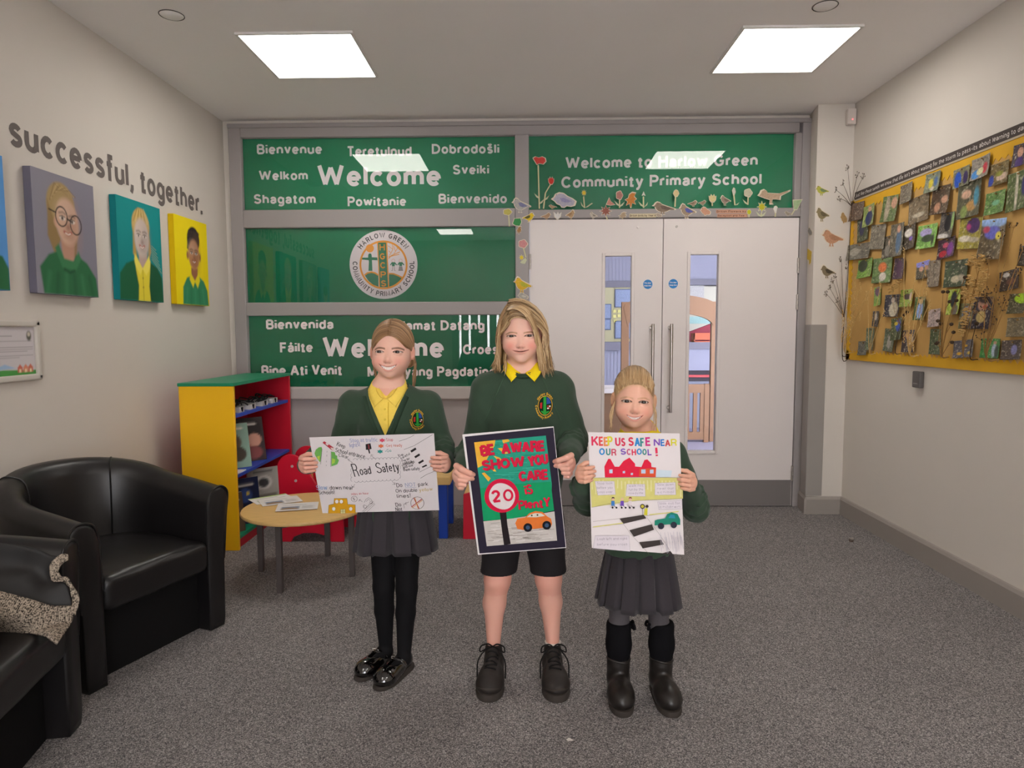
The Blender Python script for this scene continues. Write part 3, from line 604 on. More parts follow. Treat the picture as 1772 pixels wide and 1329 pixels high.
# slatted gate hinged on the post
p = fb(1226, 757, 7.75); t = thing('slatted_gate', 'low beech gate with upright slats beside the arch post', 'gate', (p.x, 7.75, 0)); gz = fb(1215, 665, 7.75).z
for z0, z1 in ((gz-.10, gz), (.03, .12)): MB().box((-.42, 0, z0), (0, .04, z1)).build('rail', M_pw, t)
for x in (-.42, -.345, -.27, -.18, -.10): MB().box((x, .004, .06), (x+.045, .036, gz-.05)).build('slat', M_pw, t)
MB().box((-.055, -.006, .0), (0, .046, gz+.004)).build('gate_stile', M_pw, t)
t = thing('storage_unit', 'lilac storage unit with dark shelf behind the slatted gate', 'storage unit', (fb(1215, 700, 8.9).x, 8.9, 0)); O = t.location; z = lambda y: fb(1215, y, 8.9).z
MB().box((-.45, -.03, z(604)), (.35, .4, z(592))).build('ledge', M_gb, t); MB().box((-.43, 0, z(641)), (.33, .38, z(604))).build('upper_panel', M_lil, t); MB().box((-.43, .05, z(660)), (.33, .38, z(641))).build('dark_shelf', mat('dark_shelf', '#3a3540', .7, .2), t); MB().box((-.4, .02, z(653)), (.28, .05, z(649))).build('red_rail', mat('red_rail', '#b03a44', .5, .3), t); MB().box((-.43, 0, 0), (.33, .38, z(660))).build('lower_panel', mat('slate_panel', '#6d7084', .6, .3), t)
p = fb(1213, 592, 8.95); t = thing('toy_box', 'orange toy crate on the storage unit ledge', 'crate', (p.x, 8.95, z(592))); MB().box((-.11, -.06, 0), (.19, .1, .012)).box((-.11, -.06, 0), (-.095, .1, .12)).box((.175, -.06, 0), (.19, .1, .12)).box((-.11, -.06, .03), (.19, -.045, .12)).build('crate_body', mat('orange_plastic', '#b04f30', .5, .3), t)
t = thing('fabric_roll', 'maroon cloth wedge behind the orange crate', 'cloth', (p.x, 9.15, z(592))); MB().prism([(-.16, 0), (.26, 0), (.26, .27), (-.14, .12)], (0, 0, 0), (1, 0, 0), (0, 0, 1), (0, 1, 0), .08).build('cloth_wedge', mat('maroon_cloth', '#8a3448', .8, .2), t)
t = far_thing('whiteboard', 'white board with pale teal band behind the arch', 'whiteboard', (1213, 576), 9.86); O = t.location; far_box('board', (1180, 496), (1256, 590), 9.88, .117, mat('white_board', '#b5b2a8', .5, .3), t, O); far_box('teal_band', (1190, 548), (1230, 560), 9.87, .012, mat('teal_band', '#8fb2b4', .6, .3, noise=.2, nscale=80), t, O); far_box('bubble_print', (1190, 494), (1218, 518), 9.87, .012, mat('bubble_print', '#a9a8ac', .7, .2, noise=.3, nscale=90), t, O); far_box('sticker_print', (1192, 526), (1214, 542), 9.87, .012, mat('sticker_print', '#a58f78', .7, .2, noise=.3, nscale=80), t, O)
# ================================================================== THE THREE CHILDREN
M_skin = vmat('skin', .52, .35, sss=.12); M_eye = vmat('eye', .15, .5); M_hairA = vmat('hair_strands', .42, .4); 
M_jump = mat('green_jumper_knit', '#37493a', .9, .15, noise=.10, nscale=500, bump=.25, bscale=900, sheen=.12)
M_rib = mat('green_rib_knit', '#2f4032', .9, .15, bump=.3, bscale=700)
M_polo = mat('yellow_polo_cotton', '#eccd5c', .8, .2, noise=.04, nscale=90, bump=.15, bscale=600)
M_polo2 = mat('bright_yellow_polo', '#efd21c', .8, .2, noise=.04, nscale=90, bump=.15, bscale=600)
M_grey = mat('charcoal_pinafore_cloth', '#363236', .88, .2, noise=.08, nscale=300, sheen=.1)
M_shorts = mat('black_shorts_cloth', '#232022', .85, .2, noise=.08, nscale=200)
M_black = mat('black_tights', '#0d0c0f', .8, .2, noise=.1, nscale=400); M_gtights = mat('grey_tights', '#514d50', .85, .2, noise=.08, nscale=300)
M_patent = mat('black_patent', '#0a0809', .08, .6, coat=.8); M_sole = mat('shoe_sole', '#3a3430', .8, .2); M_trainer = mat('black_trainer', '#26211f', .6, .3, noise=.1, nscale=60); M_lace = mat('black_lace', '#121011', .8, .2)
M_boot = mat('black_boot_leather', '#1f1b19', .38, .45, noise=.15, nscale=30); M_suede = mat('black_boot_suede', '#100f12', .9, .1); M_teeth = mat('teeth', '#efe6df', .3, .4); M_gold = mat('gold_thread', '#d8a62a', .6, .3)
def npx(x, y, Y): return np.array(aty(x, y, Y))
def wob(X, Y, Z, f, s=0.): return np.sin(X*f+1.3*s)*np.sin(Z*f*.83+2.1*s+Y*f*.4)+.6*np.sin(X*f*1.9+Z*f*1.4+s)*np.sin(Y*f*1.6+.7*s)
def rot(yaw=0., pitch=0., roll=0.):
    return np.array(Matrix.Rotation(yaw, 3, 'Z') @ Matrix.Rotation(pitch, 3, 'X') @ Matrix.Rotation(roll, 3, 'Y'))
def head(F, H, R, c):
    """skull, face features and ears in head space: eye level z=0, ear axis y=0, face towards -y"""
    F.frame(R, c); w, wt, e, nz, mz, cz, tz = H['w'], H['wt'], H['e'], H['nose'], H['mouth'], H['chin'], H['top']
    F.ell((0, .012, (tz-.06)*.5+.0), (wt, .092, tz-(tz-.06)*.5), .01); F.ell((0, -.014, -.022), (w, .075, .061), .03)
    F.ell((0, -.032, cz+.037), (w*.61, .051, .035), .035); F.ell((0, -.068, cz+.014), (.016, .016, .0135), .022)
    for s in (-1, 1):
        F.ell((s*.036, -.063, mz+.020), (.022, .021, .020), .032)
        F.ell((s*(wt+.0065), .002, -.003), (.0075, .014, .026), .010); F.ell((s*(wt+.010), -.012, -.002), (.004, .008, .016), .005, sub=True)
    F.cap((0, -.080, .004), (0, -.0955, nz+.005), .0048, .0068, .012); F.ell((0, -.0975, nz+.0025), (.0080, .0080, .0072), .006)
    for s in (-1, 1): F.ell((s*.0090, -.0910, nz+.0002), (.0050, .0072, .0050), .006)
    for s in (-1, 1):
        F.ell((s*e, -.0995, .002), (.019, .011, .010), .014, sub=True); F.ell((s*e, -.0765, 0), (.0150, .0142, .0142), .006)
        a, h1, h2, tl = .0166, H.get('lid', .0056), H.get('lid2', .0028), H.get('tilt', .0)
        def lens(X, Y, Z, s=s): q = 1-((X-s*e)/a)**2; zz = Z-tl*s*(X-s*e)*.0; return np.maximum(np.maximum(zz-h1*q, -h2*q-zz), Y+.0735)
        F.put(lens, (s*e-a, -.11, -.012), (s*e+a, -.07, .012), .0012, sub=True)
    mw, op, cv = H['mw'], H['open'], H['curve']
    lip = lambda x, o: mz+cv*(x/mw)**2*mw+o*(1-(x/mw)**2)
    fy = lambda x: -.0885+5.5*x*x
    xs = np.linspace(-mw, mw, 9); up_ = [(x, fy(x)+.001, lip(x, .0035)) for x in xs]; lo_ = [(x*.94, fy(x)+.001, lip(x*.94, -op-.0035)) for x in xs]
    F.chain(up_, [.0010]+[.0024]*7+[.0010], .006); F.chain(lo_, [.0010]+[.0032]*7+[.0010], .006)
    def slot(X, Y, Z): t = np.clip(1-(X/mw)**2, 0, 1); b = mz+cv*(X/mw)**2*mw; return np.maximum(np.maximum(np.maximum(Z-b-.0006*t-.0002, b-op*t-.0008-Z), np.abs(X)-mw), Y-fy(X)-.011)
    F.put(slot, (-mw, -.12, mz-.03), (mw, -.05, mz+.03), .0016, sub=True)
    F.frame(); H['lipf'] = lip; H['fy'] = fy
def head_cols(V, H, R, c, skin):
    L = (V-c)@R; x, y, z = L.T; base = np.array(lin(skin)); C = np.tile(base, (len(V), 1)); ax = np.abs(x)
    def mixc(m, col): C[:] = C*(1-m[:, None])+np.array(lin(col))*m[:, None]
    g = lambda d, s: np.exp(-(d/s)**2)
    fr = (y < -.02) & (z > H['chin']-.03)
    mixc(g(np.hypot((ax-.038)/1.2, z-H['mouth']-.020), .017)*fr*H.get('blush', .35), '#d8705f'); mixc(g(np.hypot(x, z-H['nose']), .009)*fr*.25, '#d8806c')
    ears = (ax > H['wt']-.004) & (np.abs(z+.003) < .032) & (y > -.03); mixc(ears*.4, '#d07a68')
    bz = .0165+H.get('brow', 0.)-.012*((ax-H['e'])/.02)**2*np.where(ax > H['e'], .55, .25); mixc(np.clip(1.7-np.abs(z-bz)/H.get('brw', .0022), 0, 1)*(np.abs(ax-H['e']) < .021)*fr*H.get('browop', .75), H['browcol'])
    mw, op = H['mw'], H['open']; t = np.clip(1-(x/mw)**2, 0, 1); b = H['mouth']+H['curve']*(x/mw)**2*mw; inm = (ax < mw*1.02) & (y < -.06)
    up_ = inm & (z > b-.001) & (z < b+.0046*t+.0012); lo_ = inm & (z < b-op*t) & (z > b-op*t-.0065*t-.001)
    mixc(up_*H.get('lipop', .5), '#b8605a'); mixc(lo_*H.get('lipop', .5), '#cc7a74')
    ins = inm & (z < b+.0004) & (z > b-op*t-.0006) & (y > H['fy'](x)+.002); mixc(ins*1., '#6b2f2b')
    if 'hl' in H: mixc(np.clip((z-(H['hl']-3.2*x*x-.86*(y+.083)))/.016, 0, 1)*.55*(y < .02), H['hlc'])
    for s in (-1, 1):
        q = (np.hypot((x-s*.0075), (z-H['nose']+.0065)*1.6) < .0026) & fr; mixc(q*.45, '#8a5044')
        lid = 1-((x-s*H['e'])/.0172)**2; dl = np.abs(z-.0004-H.get('lid', .0056)*lid); mixc(np.clip(1.6-dl/.0015, 0, 1)*(np.abs(x-s*H['e']) < .0180)*fr*.95, H.get('lash', '#2e1c15'))
        mixc(np.clip(1.2-np.abs(z+H.get('lid2', .0028)*lid)/.0012, 0, 1)*(np.abs(x-s*H['e']) < .014)*fr*.18, '#8a5548')
    return C
def eyes(par, H, R, c, iris):
    for s in (-1, 1):
        V = []; Fc = []; n, m = 24, 14; cols = []
        for i in range(m+1):
            t = PI*i/m*.55
            for k in range(n):
                p = 2*PI*k/n; l = np.array([s*H['e']+.0128*math.sin(t)*math.cos(p), -.0765-.0128*math.cos(t), .0128*math.sin(t)*math.sin(p)+.0006]); V.append(R@l+c)
                rr = .0128*math.sin(t); cols.append(lin('#140d0b') if rr < .0046 else lin(iris) if rr < .0084 else lin('#d3c5bd'))  # eye whites toned down: shade under the lids is put into their colour
        for i in range(m):
            for k in range(n): Fc.append((i*n+k, i*n+(k+1) % n, (i+1)*n+(k+1) % n, (i+1)*n+k))
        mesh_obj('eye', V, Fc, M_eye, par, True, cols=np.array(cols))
def teeth(par, H, R, c):
    if H['open'] < .003: return
    mb = MB(); mw = H['mw']*.80; op = H['open']
    n = 8
    for i in range(n):
        x0 = -mw+2*mw*i/n; x1 = x0+2*mw/n*.96; xm = (x0+x1)/2; b = H['mouth']+H['curve']*(xm/H['mw'])**2*H['mw']; t = 1-(xm/H['mw'])**2
        q = []
        for (x, dz, dy) in ((x0, .002, 0), (xm, .002, -.0012), (x1, .002, 0), (x1, -op*1.1*t, 0), (xm, -op*1.15*t, -.0012), (x0, -op*1.1*t, 0)): q.append(R@np.array([x, H['fy'](x)+.0036+dy, b+dz])+c)
        mb.add(q, [(0, 1, 4, 5), (1, 2, 3, 4)])
    mb.build('teeth', M_teeth, par, True)
def hand(F, C, s, dy, k=1., style='wrap', up_=0., lean=0.):
    """gripping hand: C = poster edge point, s=+1 fingers point +x. Fingers lie over the front of the sheet, thumb behind it (or pinching in front)"""
    C = np.array(C, float)
    def q(u, n, w): return C+np.array([s*u*k, -n*k+dy*(u*k)+lean*(w*k+up_*u*k), w*k+up_*u*k])
    F.ell(q(-.026, -.008, -.002), (.021*k, .021*k, .033*k), .012)
    if style == 'wrap':
        for i, (w, ln, r) in enumerate(((.0245, .016, .0074), (.0085, .021, .0077), (-.0075, .018, .0073), (-.0225, .011, .0066))):
            F.chain([q(-.034, .004, w), q(-.017, .0190, w*1.04), q(ln-.010, .0135, w), q(ln, .0056, w*.97)], [r*k*1.08, r*k, r*k*.92, r*k*.80], .0026)
        F.chain([q(-.034, -.010, .026), q(-.012, -.0135, .037), q(.014, -.0082, .040)], [.010*k, .0088*k, .0075*k], .004)
    else:
        F.chain([q(-.034, -.002, .027), q(-.018, .016, .023), q(.010, .0145, .012), q(.020, .0066, .008)], [.0105*k, .0095*k, .0085*k, .007*k], .004)
        F.chain([q(-.034, .008, .010), q(-.020, .022, .001), q(.006, .0150, -.0055), q(.017, .0060, -.007)], [.0088*k, .0082*k, .0076*k, .0066*k], .003)
        for w, ln, r in ((-.013, .0, .0078), (-.0275, -.004, .0074), (-.040, -.012, .0064)):
            F.chain([q(-.034, .004, w+.006), q(-.024, .024, w), q(-.004+ln, .020, w-.001), q(-.004+ln, .008, w+.0015)], [r*k*1.05, r*k, r*k*.92, r*k*.8], .003)
def body(par, S):
    """one continuous figure: head, neck, trunk core, arms, hands and legs"""
    O = np.array(par.location); J = {k: np.array(v, float)-O for k, v in S['J'].items()}; H = S['H']; hc = J['eye']+np.array([0, .0, 0]); R = S['R']
    hc = hc-R@np.array([0, -.078, 0]); S['hc'] = hc
    Cs = [np.array(p[0])-O for p in S['hands']]
    xf = [(hc[0]-.10, hc[0]+.10, .0017)]+[(c[0]-.075, c[0]+.045, .0021) if p[1] > 0 else (c[0]-.045, c[0]+.075, .0021) for c, p in zip(Cs, S['hands'])]
    zf = [(hc[2]+H['chin']-.03, hc[2]+H['top']+.02, .0017), (min(c[2] for c in Cs)-.055, max(c[2] for c in Cs)+.055, .0021)]
    xa = min(c[0] for c in Cs)-.10; xb = max(c[0] for c in Cs)+.10
    F = Field(axis(xa, xb, .006, xf), axis(min(c[1] for c in Cs)-.06, .14, .004, [(min(c[1] for c in Cs)-.045, max(c[1] for c in Cs)+.05, .0021), (hc[1]-.12, hc[1]-.045, .0018)]), axis(0.02, hc[2]+H['top']+.03, .008, zf))
    head(F, H, R, hc)
    F.cap(hc+R@np.array([0, .032, -.05]), J['neck']+np.array([0, .010, 0]), S['neck_r']*.95, S['neck_r']*1.02, .014); F.cap(J['neck'], J['pelvis'], .07, .07, .03, sy=.7)
    for s in 'LR':
        F.chain([J['neck']-np.array([0, 0, .03]), J['sh'+s], J['el'+s], J['wr'+s]], [.04, .030, .026, .020], .02)
        F.chain([J['pelvis'], J['hip'+s], J['kn'+s], J['ca'+s], J['an'+s]], S['legr'], .02, )
    for c, p, wr in zip(Cs, S['hands'], ('wrL', 'wrR')):
        s = p[1]; F.cap(J[wr], c+np.array([-s*.027*p[2], .010, -.002]), .021*p[2], .021*p[2], .012); hand(F, c, s, p[3], p[2], p[4], p[5], p[6])
    def cols(V):
        C = head_cols(V, H, R, hc, S['skin']); hz = V[:, 2] < hc[2]+H['chin']-.04; C[hz] = np.array(lin(S['limb']))
        m = (V[:, 2] < J['knL'][2]+.12) & (V[:, 2] > J['knL'][2]-.05); C[m] = C[m]*np.array([.97, .90, .90])
        return C
    o = F.build('body', M_skin, par, cols); smooth_mod(o, .4, 2)
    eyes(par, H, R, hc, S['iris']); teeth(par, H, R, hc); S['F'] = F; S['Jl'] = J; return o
def polo_collar(par, nb, r, h, m, vd=.030, wid=.036, tipx=.044, tipd=.026, surf=(), back=.0, gap=.10, base=0.):
    """turned-down shirt collar: neckline dips to a point vd below nb at the front, wings end in two tips that lie on the chest"""
    n = 44; V = []; Fc = []
    for i in range(n+1):
        ph = gap+(2*PI-2*gap)*i/n; sx = math.sin(ph); c = math.cos(ph); fr = ((1+c)/2)**3; fs = ((1+c)/2)**1.6
        fz = ((1+c)/2)**2.6; I = np.array([r*sx*(1+.05*fs), -r*.95*c+back, h-(h+vd)*fz]); ou = np.array([sx, -c*.9, 0.]); ou = ou/np.linalg.norm(ou)
        st = I+ou*.003+np.array([0, 0, .006*(1-fr)])
        O = I+ou*(.022+.006*fs)+np.array([0, 0, -wid*.62]); g = 1 if sx >= 0 else -1
        T = np.array([g*tipx, -r-.010, -vd-tipd]); k = max(0., 1-min(ph, 2*PI-ph)/1.15)**1.3; O = O*(1-k)+T*k
        for q, lift in ((I, .001), (st, .004), (st*.5+O*.5+ou*.004*(1-k), .0055), (O, .0045), (O-ou*.002+np.array([0, 0, -.001]), .001)):
            p = nb+q
            if c > -.15:
                for F in surf:
                    y = F.front([p[0]], [p[2]])[0]
                    if y == y: p[1] = min(p[1], y-lift-base)
            V.append(p)
    for i in range(n):
        for j in range(4): Fc.append((i*5+j, (i+1)*5+j, (i+1)*5+j+1, i*5+j+1))
    o = mesh_obj('collar', V, Fc, m, par, True); s = o.modifiers.new('solid', 'SOLIDIFY'); s.thickness = .0028; s.offset = 0; smooth_mod(o, .5, 2); return o
def sweater(par, S, T, m=M_jump, vneck=None, crew=None, hemz=None):
    J = S['Jl']; lo = np.min([J[k] for k in ('elL', 'elR', 'wrL', 'wrR', 'shL', 'shR')], 0)-.08; hi = np.max([J[k] for k in ('elL', 'elR', 'wrL', 'wrR', 'shL', 'shR')], 0)+.09
    hi[1] = max(hi[1], .17); lo[1] = min(lo[1], -.19); lo[2] = min(lo[2], T['hem']-.03); F = uni(lo, hi, .0042)
    nb = J['neck']
    for a, b in zip(T['prof'][:-1], T['prof'][1:]): F.cap((a[0]+nb[0]*0+J['pelvis'][0], T.get('yc', .0), a[2]), (b[0]+J['pelvis'][0], T.get('yc', .0), b[2]), a[1], b[1], .02, sy=T['sy'])
    for s, g in (('L', -1), ('R', 1)):
        F.chain([nb+np.array([g*.035, .005, -.022]), J['sh'+s]], [.036, .040], .045)
        F.chain([J['sh'+s], J['el'+s]], [T['ar'][0], T['ar'][1]], .035); F.chain([J['el'+s], J['wr'+s]], [T['ar'][1], T['ar'][2]], .02)
        d = (J['wr'+s]-J['el'+s]); d = d/np.linalg.norm(d); F.cap(J['wr'+s]-d*.012, J['wr'+s]+d*.014, T['ar'][2]-.002, T['ar'][2]-.004, .004)
        # folds gathered at the elbow and above the cuff
        for q in range(4):
            c = J['el'+s]+d*(.02+.035*q); n = np.cross(d, [0, 0, 1.]); n /= np.linalg.norm(n); r = T['ar'][1]*.93
            pts = [c+(n*math.cos(t)+np.cross(d, n)*math.sin(t))*r+d*.010*math.sin(t*2+q) for t in np.linspace(.3+q, 3.8+q, 7)]; F.chain(pts, .0065, .012)
    F.warp(lambda X, Y, Z: .0016*wob(X, Y, Z, 55, S['seed'])+.0022*wob(X, Y, Z, 23, S['seed']+2))
    # open neck
    F.cap(nb+np.array([0, -.004, -.012]), nb+np.array([0, -.004, .12]), T['neck'], T['neck']+.01, .008, sub=True, sy=.95)
    if vneck:
        zb, hw, zt = vneck
        def V_(X, Y, Z): t = (Z-zb)/(zt-zb); return np.maximum(np.maximum(np.abs(X-nb[0]-T.get('vx', 0))-hw*np.clip(t, 0, 1.15), zb-Z), Y-nb[1]+.0)
        Fc = Field(F.x, F.y, F.z); Fc.v = F.v+.030
        cut = np.maximum(V_(F.x[:, None, None], F.y[None, :, None], F.z[None, None, :]), -Fc.v); F.v = np.maximum(F.v, -cut.astype(np.float32))
    # hem
    F.v = np.maximum(F.v, (T['hem']-F.z)[None, None, :].astype(np.float32))
    o = F.build('jumper', m, par); smooth_mod(o, .5, 3); S['FS'] = F; return o
def rib_band(par, pts, w, m, name='rib_band', th=.0028, F=None):
    """ribbed knit band laid along pts (closed polyline on the garment)"""
    mb = MB(); mb.tube(pts, w, 8, flat=.45); o = mb.build(name, m, par, True); return o
def crest(par, S, cx, cz, rx, rz, off=.0016):
    """embroidered school crest that follows the chest"""
    F = S['FS']; O = np.array(par.location)
    def pr(x, z, k=0.): X = cx+x; Z = cz+z; y = F.front([X], [Z])[0]; return Vector((X, (y if y == y else F.front([cx], [cz])[0])-off-k, Z))
    def fill(pts, m, k, name, par=None):
        cxm = sum(p[0] for p in pts)/len(pts); czm = sum(p[1] for p in pts)/len(pts); mb = MB(); n = len(pts); V = [pr(cxm, czm, k)]+[pr(cxm+(p[0]-cxm)*t, czm+(p[1]-czm)*t, k) for t in (.5, 1.) for p in pts]
        Q = [(0, 1+i, 1+(i+1) % n) for i in range(n)]+[(1+i, 1+n+i, 1+n+(i+1) % n, 1+(i+1) % n) for i in range(n)]; return mb.add(V, Q).build(name, m, par)
    el = lambda ex, ez, a0=0, a1=360, n=28, x=0, z=0: [(x+ex*math.cos(math.radians(a0+(a1-a0)*i/n)), z+ez*math.sin(math.radians(a0+(a1-a0)*i/n))) for i in range(n)]
    b = fill(el(rx, rz), mat('crest_ground', '#14301f', .9, .1), 0, 'crest', par)
    def ring(ex, ez, w, m, k, name):
        v, q = ribbon(el(ex, ez, n=28)+[(ex, 0)], w); MB().add([pr(p[0], p[1], k) for p in v], q).build(name, m, b)
    ring(rx, rz, rx*.085, M_gold, .0006, 'crest_ring')
    gr = mat('crest_green', '#2f9a3c', .8, .2); fill([(-rx*.28, -rz*.92), (rx*.14, -rz*.96), (rx*.14, rz*.96), (-rx*.24, rz*.94)], gr, .0006, 'crest_column', b)
    fill(el(rx*.62, rz*.36, 185, 355, 14, rx*.02, -rz*.48), gr, .0004, 'crest_hill', b); fill([(rx*.2, rz*.12), (rx*.85, rz*.2), (rx*.55, rz*.78), (rx*.2, rz*.86)], mat('crest_blue', '#2c4f9e', .8, .2), .0005, 'crest_tree', b)
    rd = mat('crest_red', '#b3282a', .8, .2); fill([(-rx*.75, -rz*.25), (-rx*.45, -rz*.3), (-rx*.42, rz*.35), (-rx*.72, rz*.3)], rd, .0005, 'crest_statue', b)
    for x, z, c in ((.38, -.08, 'r'), (.66, -.1, 'w'), (.4, -.3, 'w'), (.66, -.32, 'r')): fill(el(rx*.14, rz*.09, n=8, x=rx*x, z=rz*z), rd if c == 'r' else M_teeth, .0008, 'crest_child', b)
    ys = lambda x, z: pr(x, z*rz/rx, .0006)
    arc_text(b, 'Harlow Green', rx*1.10, 90, 120, rx*.27, False, M_gold, pen=.26, proj=ys); arc_text(b, 'Community Primary', rx*1.12, 250, 150, rx*.26, True, M_gold, pen=.26, proj=ys)
def pleats(par, c, z0, z1, r0, r1, sy, n, m, name='skirt', depth=.012, hem=None, phase=0., rnd=3):
    """knife-pleated skirt: c centre xy, from waist z0 to hem z1"""
    N = n*14; Mz = 12; V = []; rr = random.Random(rnd); ja = [rr.uniform(-.25, .25) for _ in range(n)]; jz = [rr.uniform(-.006, .010) for _ in range(n)]
    for j in range(Mz+1):
        t = j/Mz
        for i in range(N):
            p = (i/N*n+phase) % n; q = int(p); f = p-q; a = 2*PI*i/N
            saw = 0. if f < .74 else -math.sin(PI*(f-.74)/.26)
            r = (r0+(r1-r0)*t**.85)+depth*(saw*(.25+.75*t)+.30*(f/.74 if f < .74 else 0)*t)+.006*ja[q]*t; hz = (jz[q]+(hem(a) if hem else 0))*t
            aa = a
            V.append((c[0]+r*math.cos(aa), c[1]+r*sy*math.sin(aa), z0+(z1-z0)*t+hz))
    Fc = np.array([[j*N+i, (j+1)*N+i, (j+1)*N+(i+1) % N, j*N+(i+1) % N] for j in range(Mz) for i in range(N)])
    o = mesh_obj(name, V, Fc, m, par, True); autosmooth(o, .9); s = o.modifiers.new('solid', 'SOLIDIFY'); s.thickness = .002; return o
def strands(par, paths, r, base, name='hair', m=None, sides=5, tip=.25, flat=.55, seed=1, var=.25, dark='#6b4c2c', light='#e6cb95', rootr=.7):
    rnd = random.Random(seed); mb = MB(); b, dk, lt = (np.array(lin(c)) for c in (base, dark, light))
    for P in paths:
        n = len(P); w = rnd.random(); c = b*(1-var)+(dk if w < .4 else lt)*var if w < .75 else b; c = c*rnd.uniform(.85, 1.15); R = (r if not isinstance(r, tuple) else rnd.uniform(*r))
        rs = [R*(rootr+(1-rootr)*min(1, 4*i/(n-1)))*(1-(1-tip)*max(0, (i/(n-1)-.55)/.45)**1.5) for i in range(n)]; mb.tube(P, rs, sides, col=tuple(c), flat=flat)
    o = mesh_obj(name, mb.v, mb.f, m or M_hairA, par, False, colface=mb.c); me = o.data; me.polygons.foreach_set('use_smooth', np.ones(len(me.polygons), bool)); return o
def hair_cap(par, S, grow, keep, col, extra=None, name='hair', streak=None, lo=(-.12, -.12, -.2), hi=(.12, .19, .15), dark='#6b4c2c', light='#d8b27a'):
    """close-lying hair: grown skull kept where keep(x,y,z)<0 in head space"""
    H, R, c = S['H'], S['R'], S['hc']; F = uni(lo, hi, .0028); tz = H['top']; wt = H['wt']
    F.ell((0, .014, (tz-.06)*.5), (wt+grow, .094+grow, tz-(tz-.06)*.5+grow), .01); X, Y, Z = F.x[:, None, None], F.y[None, :, None], F.z[None, None, :]
    k = keep(X, Y, Z).astype(np.float32); h = np.maximum(.006-np.abs(F.v-k), 0)/.006; F.v = np.maximum(F.v, k)+h*h*.0015
    if extra: extra(F)
    V, Fq = F.nets(); b, dk, lt = (np.array(lin(q)) for q in (col, dark, light)); s = streak(V) if streak is not None else np.zeros(len(V)); s = np.clip(s, -1, 1)[:, None]
    C = np.where(s < 0, b*(1+s)-dk*s, b*(1-s)+lt*s); o = mesh_obj(name, V@R.T+c, Fq, M_hairA, par, True, cols=C); return o
def hs(S, P): return [tuple(S['R']@np.array(p)+S['hc']) for p in P]
def bilin(C, u, v): return [C[0][i]*(1-u)*(1-v)+C[1][i]*u*(1-v)+C[2][i]*u*v+C[3][i]*(1-u)*v for i in range(3)]
class Sheet:
    """hand-held poster: corners tl,tr,br,bl as pixels with depths; drawing goes on its front by pixel"""
    def __init__(s, name, label, px, Ys, m):
        W = [np.array(aty(*p, y)) for p, y in zip(px, Ys)]; c = sum(W)/4; s.o = Vector(c); U = (W[1]-W[0]+W[2]-W[3]); U /= np.linalg.norm(U); Vv = (W[0]-W[3]+W[1]-W[2]); N = np.cross(U, Vv); N /= np.linalg.norm(N); Vv = np.cross(N, U)
        s.U, s.V, s.N = Vector(U), Vector(Vv), Vector(N); s.root = thing(name, label, 'poster', s.o)
        s.c2 = [((w-c)@U, (w-c)@Vv) for w in W]
        MB().prism(s.c2, (0, 0, 0), s.U, s.V, s.N, -.0009).build('paper', m, s.root); s.n = 0
    def at(s, x, y):
        d = ray(x, y); t = (s.o-EYE).dot(s.N)/d.dot(s.N); return EYE+d*t-s.o
    def uv(s, x, y): p = s.at(x, y); return (p.dot(s.U), p.dot(s.V))
    def _l(s): s.n += 1; return .0002+.00006*s.n
    def poly(s, n, pts, col, rough=.7):
        q = [s.uv(*p) for p in pts]; m = col if not isinstance(col, str) else mat('ink_'+col.strip('#'), col, rough, .2, noise=.06, nscale=40); return MB().prism(q, s.N*s._l(), s.U, s.V, s.N, .00004).build(n, m, s.root)
    def strokes(s, n, L, w, col):
        mb = MB(); l = s._l(); m = col if not isinstance(col, str) else mat('ink_'+col.strip('#'), col, .7, .2, noise=.06, nscale=40); k = (s.at(1001, 800)-s.at(1000, 800)).length
        for P in L: v, q = ribbon([s.uv(*p) for p in P], w*k); mb.add([s.U*p[0]+s.V*p[1]+s.N*l for p in v], q)
        return props(mb.build(n, m, s.root), kind='stuff' if len(L) > 1 else None)
    def word(s, t, a, b, cap, col, pen=.12, jit=.06, n='lettering', seed=3, gap=.22):
        m = mat('ink_'+col.strip('#'), col, .7, .2, noise=.06, nscale=40); P0, P1 = s.at(*a), s.at(*b); c = s.at(a[0], a[1]-cap); U = (P1-P0); V = s.N.cross(U.normalized())
        return text(s.root, t, P0, U, V, abs((c-P0).dot(V)), U.length, pen=pen, m=m, lift=s._l(), jit=jit, name=n, N=s.N, seed=seed, gap=gap)
    def disc(s, n, c, r, col, ry=None, k=20): return s.poly(n, [(c[0]+r*math.cos(2*PI*i/k), c[1]+(ry or r)*math.sin(2*PI*i/k)) for i in range(k)], col)
# ------------------------------------------------------------------ posters first: the hands are built onto their edges
M_paper = mat('white_paper', '#ddd5d6', .75, .2, noise=.02, nscale=8)
PA = Sheet('poster', 'white landscape road safety drawing held by the girl in the cardigan', ((535, 757), (751, 750), (760, 883), (558, 888)), (2.27, 2.27, 2.385, 2.385), M_paper)
PB = Sheet('poster', 'dark bordered painted twenty is plenty poster held by the long haired child', ((800, 752), (958, 738), (980, 948), (827, 960)), (2.17, 2.17, 2.26, 2.26), mat('poster_white_edge', '#e2dcdc', .7, .2))
PC = Sheet('poster', 'white portrait keep us safe drawing held by the smallest girl', ((1018, 748), (1176, 750), (1184, 960), (1024, 948)), (2.165, 2.165, 2.14, 2.14), M_paper)
def grip(Sh, s): return s*Sh.U.y/Sh.U.x, Sh.V.y/Sh.V.z     # slopes of the sheet, so that the fingers lie along it
def wpt(Sh, x, y): return np.array(Sh.at(x, y)+Sh.o)
def kid_root(px, Y, label): p = aty(px, 900, Y); return thing('person', label, 'person', (p.x, Y, 0))
def wrist(C, s, k): return np.array(C)+np.array([-s*.030*k, .062*k, -.010])
